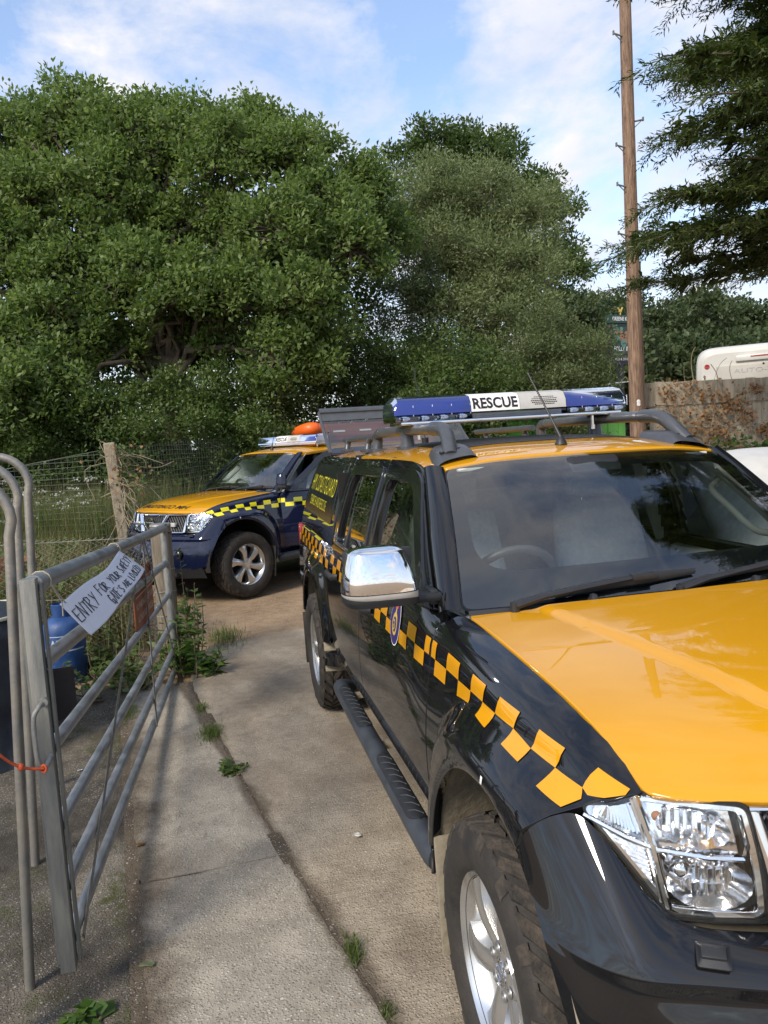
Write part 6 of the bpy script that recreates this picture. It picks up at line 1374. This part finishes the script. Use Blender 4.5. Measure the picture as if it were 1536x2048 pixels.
        def bowl(cy, cz, ry, rz, dep, nst):
            def pt(u, v):
                a = 2 * math.pi * u; q = v; fy = cy + ry * q * math.cos(a); fz = cz + rz * q * math.sin(a)
                st_ = 0.0
                return (float(hl_x(abs(fy), fz)) - .018 - dep * (1 - q * q) - st_, s * fy, fz)
            mb.grid(pt, nst * 2, 8, flip=(s > 0))
        bowl(.619, .873, .070, .050, .07, 10); bowl(.632, .970, .056, .034, .05, 9)
        # stepped reflector facets
        random.seed(4)
        for i in range(7):
            for j in range(3):
                fy = .59 + .014 * i - .03; fz = .845 + .03 * j; mb.box((float(hl_x(fy, fz)) - .048 - random.uniform(0, .004), s * fy, fz), (.004, .0125, .027), rot=Matrix.Rotation(random.uniform(-.09, .09) - .15 + .15 * j, 3, 'Y') @ Matrix.Rotation(random.uniform(-.06, .06) + .06 * (i - 3), 3, 'Z'))
        for i in range(6):
            fy = .605 + .013 * i; mb.box((float(hl_x(fy, .972)) - .03, s * fy, .972), (.004, .006, .06), rot=Matrix.Rotation(.25 * (-1) ** i, 3, 'Z'))
        mb.build('reflector_bowl', 'reflector', lamp, smooth=50)
        mb = MB(); bx = float(hl_x(.645, .885)) - .045
        mb.lathe([(.024, -.04), (.022, 0), (.014, .010), (.0, .014)], c=(bx, s * .648, .885), axis='X', n=20); mb.tube([(bx - .03, s * .668, .905), (bx, s * .672, .907)], .013, 12)
        mb.build('bulb_shield', 'chrome', lamp, smooth=50)
        mb = MB(); ax = float(hl_x(.665, .970)) - .040; mb.tube([(ax - .05, s * .667, .970), (ax - .02, s * .667, .970), (ax - .012, s * .667, .970)], [.012, .011, .006], 12); mb.build('indicator_bulb', 'amber', lamp, smooth=50)
        # ribbed side marker
        for (q0, q1, q2, q3) in (((.785, .978), (.770, .988), (.722, 1.000), (.716, .948)), ((.768, .955), (.712, .935), (.705, .838), (.705, .838))):
            mb = MB()
            for i in range(13):
                t = (i + .5) / 13
                a = Vector((q0[0] + (q3[0] - q0[0]) * t, q0[1] + (q3[1] - q0[1]) * t)); b = Vector((q1[0] + (q2[0] - q1[0]) * t, q1[1] + (q2[1] - q1[1]) * t))
                mb.tube([P_(a.x, a.y, -.02), P_(b.x, b.y, -.02)], .0038, 5)
            mb.build('marker_ribs', 'reflector', lamp, smooth=50)
    # ---------- bumper: control cage with subdivision
    cols = [  # each: rows top -> bottom
        [(.292, -.896, .858), (.330, -.902, .83), (.375, -.905, .79), (.392, -.905, .772), (.412, -.907, .752), (.50, -.895, .60), (.525, -.86, .46)],
        [(.306, -.873, .915), (.365, -.880, .85), (.425, -.884, .775), (.440, -.888, .752), (.452, -.886, .735), (.54, -.872, .60), (.555, -.84, .44)],
        [(.338, -.838, .955), (.415, -.842, .875), (.488, -.840, .768), (.500, -.846, .742), (.508, -.840, .722), (.585, -.815, .59), (.59, -.80, .43)],
        [(.352, -.832, .964), (.455, -.820, .868), (.532, -.800, .768), (.548, -.798, .740), (.552, -.790, .716), (.62, -.76, .58), (.62, -.75, .42)],
        [(.378, -.812, .982), (.475, -.798, .862), (.556, -.778, .764), (.566, -.776, .742), (.566, -.768, .714), (.64, -.73, .58), (.64, -.72, .42)],
        [(.452, -.755, .900), (.512, -.742, .83), (.572, -.735, .764), (.586, -.734, .744), (.584, -.730, .714), (.66, -.69, .58), (.66, -.68, .42)],
        [(.512, -.700, .806), (.545, -.696, .792), (.590, -.690, .766), (.606, -.690, .746), (.602, -.688, .716), (.685, -.64, .58), (.68, -.63, .41)],
        [(.550, -.615, .797), (.585, -.612, .788), (.632, -.606, .770), (.648, -.606, .748), (.645, -.604, .718), (.73, -.56, .58), (.72, -.55, .41)],
        [(.582, -.525, .795), (.62, -.525, .788), (.668, -.525, .772), (.684, -.525, .750), (.68, -.525, .72), (.765, -.48, .58), (.755, -.47, .41)],
        [(.640, -.36, .795), (.68, -.36, .788), (.728, -.36, .772), (.744, -.36, .750), (.74, -.36, .72), (.82, -.33, .58), (.81, -.33, .41)],
        [(.688, -.15, .795), (.725, -.15, .788), (.768, -.15, .772), (.784, -.15, .750), (.78, -.15, .72), (.86, -.14, .58), (.845, -.14, .41)],
        [(.694, 0, .795), (.732, 0, .788), (.774, 0, .772), (.790, 0, .750), (.786, 0, .72), (.866, 0, .58), (.85, 0, .41)]]
    for c in cols[:5]:      # the cheek is flush with the wing above it
        yw = -float(side_y(c[0][0], c[0][2])) + .001; c[0] = (c[0][0], yw, c[0][2]); c[1] = tuple((c[0][k] + c[2][k]) / 2 for k in range(3))
    C = cols + [[(x, -y, z) for x, y, z in c] for c in cols[::-1][1:]]
    nr = 7; V = [p for c in C for p in c]; F = []
    for i in range(len(C) - 1):
        for j in range(nr - 1): F.append((i * nr + j, i * nr + j + 1, (i + 1) * nr + j + 1, (i + 1) * nr + j))
    me_o = mobj('front_bumper', V, F, body, T, smooth=True)
    md = me_o.modifiers.new('sub', 'SUBSURF'); md.levels = 4; md.render_levels = 4
    bm = bmesh.new(); bm.from_mesh(me_o.data); cl = bm.edges.layers.float.get('crease_edge') or bm.edges.layers.float.new('crease_edge'); bm.verts.ensure_lookup_table()
    nC = len(C)
    for e_ in bm.edges:
        a, b = e_.verts[0].index, e_.verts[1].index; ca, ra, cb, rb = a // nr, a % nr, b // nr, b % nr
        if ra == rb and ra in (3,) : e_[cl] = .7
        if ra == rb and ra == 4: e_[cl] = .6
        if ca == cb and ca in (3, nC - 4) and max(ra, rb) <= 3: e_[cl] = .85
        if len(e_.link_faces) == 1: e_[cl] = .9
    bm.to_mesh(me_o.data); bm.free()
    bump = me_o
    # groove moulding under the lip
    # lower valance
    mb = MB(); mb.grid(lambda u, v: (lambda y: (np.interp(abs(y), [0, .4, .62, .80], [.85, .80, .70, .59]) - .05 * v, y, .43 - .12 * v))(-.82 + 1.64 * u), 30, 3, flip=False); mb.build('bumper_valance', 'plastic_dark', bump, smooth=50)
    mb = MB(); mb.box((.30, 0, .36), (.9, 1.1, .04)); mb.build('skid_plate', 'under', T)
    for s in (-1, 1):
        mb = MB(); fx, fy, fz = .745, s * .565, .585
        mb.lathe([(.055, .0), (.052, .016), (.040, .018), (.036, .006)], c=(fx - .035, fy, fz), axis='X', n=24); mb.v = [(x - s * 0 - abs(y - fy) * .0, y, z) for x, y, z in mb.v]
        fg = mb.build('fog_lamp', 'seam', bump, smooth=40)
        mb = MB(); mb.lathe([(.036, .008), (.02, .013), (.0, .015)], c=(fx - .035, fy, fz), axis='X', n=20); mb.build('fog_lens', 'chrome', fg, smooth=40)
        mb = MB(); y0, x0 = s * .662, .600; mb.box((x0 - .008, y0, .789), (.052, .058, .018), bev=.006, taper=(.55, .75), rot=Matrix.Rotation(R(s * 30), 3, 'Z') @ Matrix.Rotation(R(16), 3, 'Y'))
        wj = mb.build('lamp_washer', 'plastic_dark', bump, smooth=40)
    # ---------- grille
    def gp(y, z, o_=0.0): return Vector((np.interp(abs(y), [0, .25, .45, .56], [.705, .675, .605, .56]) - .06 * (z - .80) / .22 * 1.0 + o_, y, z))
    mb = MB()
    def fr_(pts, rad): mb.tube([gp(*p) for p in pts], rad, 8, ell=(1, .7))
    fr_([(-.53, 1.006), (-.3, 1.010), (0, 1.012), (.3, 1.010), (.53, 1.006)], .016); fr_([(-.50, .812), (-.25, .812), (0, .812), (.25, .812), (.50, .812)], .014)
    for s in (-1, 1): fr_([(s * .525, 1.005), (s * .51, .9), (s * .50, .815)], .018); fr_([(s * .27, 1.006), (s * .20, .9), (s * .155, .815)], .030)
    g = mb.build('grille', 'chrome', T, smooth=50)
    mb = MB(); mb.grid(lambda u, v: gp(-.53 + 1.06 * u, .805 + .205 * v, -.045), 16, 4); mb.build('grille_back', 'seam', g)
    mb = MB()
    for k in range(-18, 19):
        for sg in (-1, 1):
            a = k * .032; p = []
            for t in range(5):
                zz = .815 + .19 * t / 4; yy = a + sg * (zz - .91) * .62
                if abs(yy) < .515: p.append(gp(yy, zz, -.012))
            if len(p) > 1: mb.tube(p, .0028, 4, cap=False)
    mb.build('grille_mesh', 'plastic_grey', g, smooth=40)
    mb = MB(); mb.lathe([(.052, 0), (.052, .012), (.066, .012), (.066, 0)], c=tuple(gp(0, .915, .01)), axis='X', n=28); mb.box(tuple(gp(0, .915, .02)), (.014, .17, .026), bev=.004); mb.build('grille_emblem', 'chrome', g, smooth=40)
    if not near:
        for y in (-.36, .36): 
            mb = MB(); mb.box(tuple(gp(y, .90, .01)), (.03, .10, .045), bev=.01); mb.build('grille_strobe', 'lens_clear' if False else 'bar_white', g, smooth=40)
        mb = MB(); mb.box((.75, 0, .76), (.06, .42, .05), bev=.01); mb.tube([(.79, -.10, .84), (.83, -.10, .93), (.83, .10, .93), (.79, .10, .84)], .012, 8); mb.build('winch_fairlead', 'chrome_soft', bump, smooth=40)
        # number plate blank white
    # ---------- roof rails, light bar
    for s in ((-1, 1) if near else ()):
        z1 = 1.758
        y0 = .505
        ft = MB()
        def foot(u, v, s=s):
            x = -1.148 - .27 * u; w_ = .088 * (1 - .45 * max(0, u - .35)); y = y0 + .020 * (1 - u) - .010 + (v - .5) * 2 * w_ * 1.0
            zb_ = float(roof_z(x, y)); hgt = .046 * math.sin(min(1, u * 1.9 + .22) * math.pi / 2) * (1 - .6 * max(0, u - .5)) * (1 - (abs(v - .5) * 2) ** 4.0)
            return (x, s * y, zb_ + .002 + hgt + (-.006 if v in (0, 1) else 0))
        ft.grid(foot, 20, 12, flip=(s < 0)); rail = ft.build('roof_rail', 'rail_grey', T, smooth=50)
        mb = MB(); p = smoothpts([(-1.195, s * (y0 + .024), 1.648), (-1.262, s * (y0 + .008), 1.706), (-1.325, s * y0, 1.746), (-1.40, s * y0, z1 + .003), (-1.50, s * y0, z1 + .006)], 6)
        mb.tube(p, .0305, 16); mb.tube([(-1.50, s * y0, z1 + .006), (-1.515, s * y0, z1 + .006)], [.0305, .026], 16); mb.build('rail_elbow', 'rail_grey', rail, smooth=60)
        mb = MB(); mb.tube([(-1.50, s * y0, z1 + .006), (-1.95, s * y0, z1 + .008), (-2.56, s * y0, z1 + .004)], .0255, 16); mb.build('rail_tube', 'rail_satin', rail, smooth=60)
        mb = MB(); mb.tube(smoothpts([(-2.54, s * y0, z1 + .004), (-2.60, s * y0, z1 - .005), (-2.62, s * y0, 1.72), (-2.615, s * (y0 + .01), 1.65)], 5), .0295, 12); mb.box((-2.60, s * (y0 + .01), 1.662), (.16, .08, .03), bev=.012); mb.build('rail_foot', 'rail_grey', rail, smooth=50); mb = MB()
        mb.tube([(-1.95, s * y0, z1), (-1.95, s * y0, 1.66)], [.03, .04], 12); mb.box((-1.95, s * y0, 1.672), (.17, .075, .03), bev=.012)
        mb.build('rail_foot', 'rail_grey', rail, smooth=50)
        for (bx, by) in ((-1.205, .055), (-1.215, -.012)):
            mb = MB(); mb.lathe([(.0, .001), (.007, .001), (.008, .006), (.0125, .006), (.014, .0)], c=(bx, s * (y0 + by), float(roof_z(bx, y0 + by)) + .036), axis='Z', n=14); mb.build('rail_bolt', 'seam', rail, smooth=40)
    # light bar across the rails
    LBX, LBZ = (-1.885, 1.803) if near else (-1.6, 1.722)
    def bar_sec(sc=1.0): return [(-.126, .0), (-.130, .015), (-.123, .074), (-.098, .108), (-.04, .119), (.04, .119), (.098, .108), (.123, .074), (.130, .015), (.126, .0)]
    def bar_piece(nm, y0, y1, mat, zlo, zhi, parent_, end0=1.0, end1=1.0, inset=0.0):
        mb = MB(); prof = [(a * (1 - inset / .13), b) for a, b in bar_sec()]
        pr = []
        for a, b in prof: pr.append((math.copysign(float(np.interp(max(b, zlo), [0, .015, .074, .108, .119], [.126, .130, .123, .098, .04])), a) if b < zlo else a, min(max(b, zlo), zhi)))
        ys = [y0, y0 + .02, y1 - .02, y1]; scl = [end0, 1, 1, end1]; V = []; F = []; n_ = len(pr)
        for y, sc in zip(ys, scl):
            for a, b in pr: V.append((LBX + a * (1 if sc == 1 else .93), y, LBZ + b if sc == 1 else LBZ + zlo + (b - zlo) * (.72 if sc < 1 else 1)))
        for i in range(3):
            for k in range(n_ - 1): F.append((i * n_ + k, (i + 1) * n_ + k, (i + 1) * n_ + k + 1, i * n_ + k + 1))
        F.append(tuple(range(n_))); F.append(tuple(3 * n_ + k for k in range(n_))[::-1])
        F.append((0, n_ * 3, n_ * 4 - 1, n_ - 1))
        mb.add(V, F); return mb.build(nm, mat, parent_, smooth=35)
    mb = MB(); mb.box((LBX, -.012, LBZ - .008), (.24, 1.13, .016), bev=.004)
    for y in (-.46, .46): mb.tube([(LBX - .0, y, LBZ - .085), (LBX, y, LBZ - .01)], .010, 8)
    lb = mb.build('light_bar', 'chrome_soft', T, smooth=40)
    for (a, b, e0, e1) in ((-.61, -.235, .9, 1.0), (.255, .578, 1.0, .9)):
        bar_piece('blue_lens', a, b, 'lamp_blue', .032, .119, lb, e0, e1); bar_piece('clear_lens', a + .004, b - .004, 'lamp_clear', .0, .0315, lb, 1.0, 1.0, inset=.002)
        mb = MB(); c_ = (a + b) / 2
        mb.box((LBX, c_, LBZ + .06), (.15, abs(b - a) * .94, .07), bev=.01)
        mb.build('lamp_core', 'blue_core', lb)
        mb = MB()
        for k in range(4):
            y = a + (b - a) * (k + .5) / 4; mb.lathe([(.030, .0), (.02, -.03), (.006, -.04)], c=(LBX + .116, y, LBZ + .014), axis='X', n=16); mb.v = [(x, yy, LBZ + .015 + (z - LBZ - .015) * (.38 if abs(yy - y) < .036 and x > LBX + .07 else 1)) for x, yy, z in mb.v]
            mb.box((LBX + .122, y + .045, LBZ + .05), (.004, .003, .05))
        mb.build('lamp_reflector', 'reflector', lb, smooth=40)
    bar_piece('sign_panel', -.233, .012, 'print_white', .032, .119, lb); bar_piece('speaker_panel', .014, .253, 'bar_white', .032, .119, lb)
    bar_piece('lower_lens', -.233, .253, 'lamp_clear', .0, .0315, lb, inset=.004)
    mb = MB(); mb.box((LBX, .01, LBZ + .013), (.20, .46, .022)); mb.build('lower_core', 'alloy_shade', lb)
    fS = planefn((LBX + .1305, 0, LBZ + .012), (0, 1, 0), (-.30, 0, 1))
    def lbf(u, v):  # follow the bulged front of the bar
        zz = np.asarray(v, float); xx = np.interp(zz, [.0, .015, .074, .108, .119], [.126, .130, .123, .098, .04]); return (LBX + xx, u, LBZ + zz)
    text_on('sign_lettering', 'RESCUE', lbf, -.224, .044, .226, .052, 'print_black', lb, bold=.03, off=.0015)
    mb = MB()
    for i in range(14):
        for j in range(5):
            y = .075 + .0095 * i + (.0047 if j % 2 else 0); z = .052 + .0085 * j
            if ((y - .14) / .072) ** 2 + ((z - .069) / .024) ** 2 < 1.05:
                c_ = Vector(lbf(y, z)); mb.box(c_ + Vector((.0005, 0, 0)), (.002, .0062, .0045), rot=Matrix.Rotation(R(15), 3, 'Y'))
    mb.build('speaker_holes', 'seam', lb)
    # antenna(s)
    ax, ay = -1.235, -.035
    mb = MB(); az = float(roof_z(ax, ay)); mb.lathe([(.026, .0), (.024, .008), (.012, .03), (.007, .034)], c=(ax, ay, az), n=18); mb.tube([(ax, ay, az + .03), (ax - .03, ay - .012, az + .085)], [.010, .006], 8)
    mb.tube([(ax - .03, ay - .012, az + .085), (ax - .15, ay - .068, az + .31)], [.0042, .0026], 6)
    for k in range(30): 
        t = k / 30; p = Vector((ax - .03, ay - .012, az + .085)).lerp(Vector((ax - .15, ay - .068, az + .31)), t); mb.tube([p, p + Vector((-.0012, -.0006, .0022))], .0050, 6, cap=False)
    mb.build('whip_aerial', 'plastic_dark', T, smooth=50)
    mb = MB(); p0 = Vector((-2.35, -.30, float(roof_z(-2.35, -.30)))); mb.tube([p0, p0 + Vector((0, 0, .03))], .02, 10); mb.tube([p0 + Vector((0, 0, .03)), p0 + Vector((-.05, -.03, .42))], .0028, 6); mb.build('thin_aerial', 'plastic_dark', T, smooth=50)
    # ---------- canopy over the bed
    def can_y(x, z): 
        t = (np.asarray(z, float) - 1.13) / .53; tp = (-2.66 - np.asarray(x, float)) / 1.6
        return .808 - .165 * t + .03 * np.sin(np.clip(t, 0, 1) * np.pi) - .03 * tp * (0.6 + .8 * t) - .03 * sstep(t, .8, 1.1)
    for s in (-1, 1):
        fl = s > 0; CS = lambda x, z, s=s: (x, s * can_y(x, z), z)
        out = rpoly([(-2.665, 1.132), (-4.255, 1.132), (-4.05, 1.622), (-2.665, 1.634)], [.0, .03, .08, .0])
        cs = panel('canopy_side', out, CS, body, T, step=.04, depth=.03, flip=fl)
        if s < 0:
            pan = rpoly([(-2.76, 1.24), (-4.12, 1.24), (-4.0, 1.57), (-2.76, 1.58)], [.06, .06, .1, .04])
            panel('canopy_window', pan, CS, 'frit', cs, step=.05, depth=.004, flip=fl, off=.003)
            [text_on('canopy_lettering', w_, CS, a_, 1.395, b_, .105, 'print_yellow', cs, bold=-.012, off=.005, spacing=1.2) for w_, a_, b_ in (('HM', -3.96, .16), ('COASTGUARD', -3.73, .91))]
            [text_on('canopy_lettering', w_, CS, a_, 1.295, b_, .065, 'print_yellow', cs, bold=-.012, off=.005, spacing=1.15) for w_, a_, b_ in (('SEARCH', -3.86, .30), ('AND', -3.53, .14), ('RESCUE', -3.36, .30))]
        else: panel('canopy_window', rpoly([(-2.76, 1.24), (-4.12, 1.24), (-4.0, 1.57), (-2.76, 1.58)], [.06, .06, .1, .04]), CS, 'frit', cs, step=.05, depth=.004, flip=fl, off=.003)
    def can_z(x, y):
        xx = np.asarray(x, float); ya = np.abs(np.asarray(y, float)); return np.interp(xx, [-4.1, -3.9, -3.4, -2.66], [1.648, 1.665, 1.682, 1.684]) - .055 * np.clip(ya / .61, 0, 1.1) ** 3
    e = [(-2.662, 0), (-2.662, .640), (-3.3, .622), (-3.9, .598), (-4.04, .575), (-4.075, .40), (-4.085, 0)]
    panel('canopy_roof', [(x, -y) for x, y in e[::-1]] + e[1:-1] if False else [(x, -y) for x, y in e] + [(x, y) for x, y in e[::-1][1:-1]], lambda u, v: (u, v, can_z(u, v)), Yel, T, step=.05, depth=.05, roll=.01)
    # rear hatch
    if near:
        HZ = Vector((-4.055, 0, 1.645)); dirv = Vector((-.50, 0, .345)).normalized(); ln = .57
        def hp(u, v, o_=0.0):
            t = v; return HZ + dirv * (ln * t) + Vector((-.03, 0, -.05)) * (math.sin(t * math.pi) * .35) + Vector((0, (-.56 + 1.12 * u) * (1 - .0 * t), 0)) + Vector((.3, 0, .9)) * o_
        mb = MB(); mb.grid(lambda u, v: hp(u, v), 12, 8); hg = mb.build('canopy_hatch', 'hatch_glass', T, smooth=60)
        mb = MB(); mb.tube([hp(0, t / 8) for t in range(9)], .013, 6); mb.tube([hp(1, t / 8) for t in range(9)], .013, 6)
        mb.grid(lambda u, v: hp(u, .80 + .2 * v, .004), 12, 2); mb.tube([hp(u / 8, 1.0) + Vector((0, 0, .0)) for u in range(9)], .018, 8)
        def spoil(u, v): 
            b = hp(u, 1.0); a = v * math.pi; return b + Vector((-.035 + .06 * math.cos(a), 0, .035 * math.sin(a)))
        mb.grid(spoil, 12, 6); mb.build('hatch_frame', 'rail_grey', hg, smooth=50)
        mb = MB(); mb.tube([(-4.15, -.52, 1.25), hp(.03, .55)], [.010, .007], 8); mb.tube([(-4.15, .52, 1.25), hp(.97, .55)], [.010, .007], 8); mb.build('hatch_strut', 'seam', hg, smooth=50)
    # rack rails on canopy
    for s in ((-1, 1) if near else ()):
        mb = MB(); mb.tube([(-2.72, s * .50, 1.742), (-3.75, s * .50, 1.736)], .019, 12); 
        for x in (-2.85, -3.55): mb.tube(smoothpts([(x, s * .50, 1.735), (x - .02, s * .51, 1.71), (x - .01, s * .52, 1.668)], 4), .020, 10); mb.box((x, s * .52, 1.664), (.22, .06, .02), bev=.008)
        mb.build('canopy_rail', 'rail_grey', T, smooth=50)
    # bed floor / rear closure / chassis
    mb = MB(); mb.box((-3.45, 0, .70), (1.6, 1.5, .03)); mb.box((-2.66, 0, 1.1), (.02, 1.5, .9)); mb.box((-1.9, 0, .47), (4.4, 1.15, .10)); mb.box((-1.6, 0, .50), (2.2, 1.46, .03)); mb.box((-.55, 0, .80), (.03, 1.36, .66)); mb.build('chassis', 'under', T)
    mb = MB(); mb.box((-4.285, 0, .86), (.05, 1.40, .46), bev=.015); mb.build('tailgate', body, T, smooth=40)
    mb = MB(); mb.tube([(-4.34, -.80, .60), (-4.42, -.62, .60), (-4.44, 0, .60), (-4.42, .62, .60), (-4.34, .80, .60)], .05, 10, ell=(.6, 1.0)); mb.build('rear_bumper', 'chrome', T, smooth=50)
    # ---------- interior
    mb = MB(); mb.grid(lambda u, v: (-.56 - .50 * v ** .7, -.70 + 1.4 * u, 1.150 - .02 * v + .012 * math.sin(u * 9) * 0 - .10 * max(0, v - .75) * 3), 20, 10, flip=True); mb.box((-1.0, 0, .90), (.30, 1.36, .34), bev=.05)
    mb.grid(lambda u, v: (-.80 - .30 * v, -.56 + .42 * u, 1.140 + .048 * math.sin(u * math.pi) * math.sin(v * math.pi) ** .6), 14, 10, flip=True)
    mb.build('dashboard', 'dash', T, smooth=50)
    def seatf(y, x, nm):
        mb = MB(); mb.box((x, y, .82), (.52, .50, .16), bev=.06); mb.box((x - .30, y, 1.10), (.15, .50, .56), bev=.065, rot=Matrix.Rotation(R(-12), 3, 'Y'), taper=(.8, .86)); mb.box((x - .37, y, 1.475), (.10, .27, .17), bev=.05)
        st_ = mb.build(nm, 'seat', T, smooth=60)
        mb = MB(); mb.tube([(x - .355, y - .06, 1.36), (x - .365, y - .06, 1.44)], .006, 6); mb.tube([(x - .355, y + .06, 1.36), (x - .365, y + .06, 1.44)], .006, 6); mb.build('headrest_post', 'chrome', st_)
    seatf(-.37, -1.38, 'seat'); seatf(.37, -1.38, 'seat')
    mb = MB(); mb.box((-2.18, 0, .82), (.50, 1.30, .16), bev=.06); mb.box((-2.46, 0, 1.12), (.14, 1.30, .58), bev=.06); mb.box((-2.48, -.35, 1.45), (.09, .26, .14), bev=.04); mb.box((-2.48, .35, 1.45), (.09, .26, .14), bev=.04); mb.build('rear_seat', 'seat', T, smooth=60)
    mb = MB(); c_ = Vector((-1.03, -.37, 1.135)); ax_ = Vector((-.86, 0, .50)).normalized(); u_ = Vector((0, 1, 0)); w_ = ax_.cross(u_)
    mb.tube([c_ + (u_ * math.cos(2 * math.pi * k / 28) + w_ * math.sin(2 * math.pi * k / 28)) * .185 for k in range(29)], .017, 8, cap=False)
    for an in (0, math.pi, -math.pi / 2): mb.tube([c_ + ax_ * -.02, c_ + (u_ * math.cos(an) - w_ * math.sin(an)) * .18], .016, 6)
    mb.lathe([(.0, .0), (.06, .0), (.07, -.02)], c=c_, n=16); mb.tube([c_, c_ - ax_ * .25], .05, 10); mb.build('steering_wheel', 'plastic_grey', T, smooth=60)
    mb = MB(); mb.grid(lambda u, v: (-1.13 - 1.45 * v, -.585 + 1.17 * u, float(roof_z(-1.13 - 1.45 * v, -.585 + 1.17 * u)) - .05), 10, 12, flip=False); mb.build('headlining', 'headliner', T, smooth=60)
    for s in (-1, 1):
        mb = MB()
        def trim(u, v, s=s):
            a = Vector(screen(s * .955, v)) + Vector((-.05, 0, -.04)); p0 = (-.68, 1.166); p1 = (-1.24, 1.60); xx = p0[0] + (p1[0] - p0[0]) * v; zz = p0[1] + (p1[1] - p0[1]) * v
            b = Vector((xx, s * (float(green_y(xx, zz)) - .035), zz)); q = a.lerp(b, u); return q + Vector((-.02, -s * .02, -.01)) * math.sin(u * math.pi)
        mb.grid(trim, 6, 14); mb.tube(smoothpts([trim(.45, .30), trim(.45, .36) + Vector((-.045, -s * .035, -.02)), trim(.45, .55) + Vector((-.05, -s * .04, -.02)), trim(.45, .72) + Vector((-.045, -s * .035, -.02)), trim(.45, .78)], 5), .014, 8)
        mb.build('pillar_trim', 'trim_interior', T, smooth=50)
        for (xa, xb) in ((-1.66, -1.78), (-2.5, -2.6)): mb = MB(); mb.tube([((xa + xb) / 2, s * .745, 1.16), ((xa + xb) / 2, s * .60, 1.62)], .05, 8, ell=(1, .5)); mb.build('pillar_trim', 'trim_interior', T, smooth=50)
        mb = MB(); mb.box((-1.16, s * .35, 1.585), (.17, .38, .014), bev=.006, rot=Matrix.Rotation(R(-8), 3, 'Y')); mb.build('sun_visor', 'headliner', T, smooth=40)
    return T
# ------------------------------------------------------------------ the two trucks
build_truck('pickup_truck', (0, 0, 0), 0, 'black and yellow rescue pick-up with amber checks and chrome mirror, in the foreground', 'paint_black', 'film_amber', True)
build_truck('pickup_truck', (-7.883, -1.616, .0), R(-54.58), 'navy blue rescue pick-up with lime checks and open passenger door, behind', 'paint_navy', 'film_lime', False, door_open=R(38))
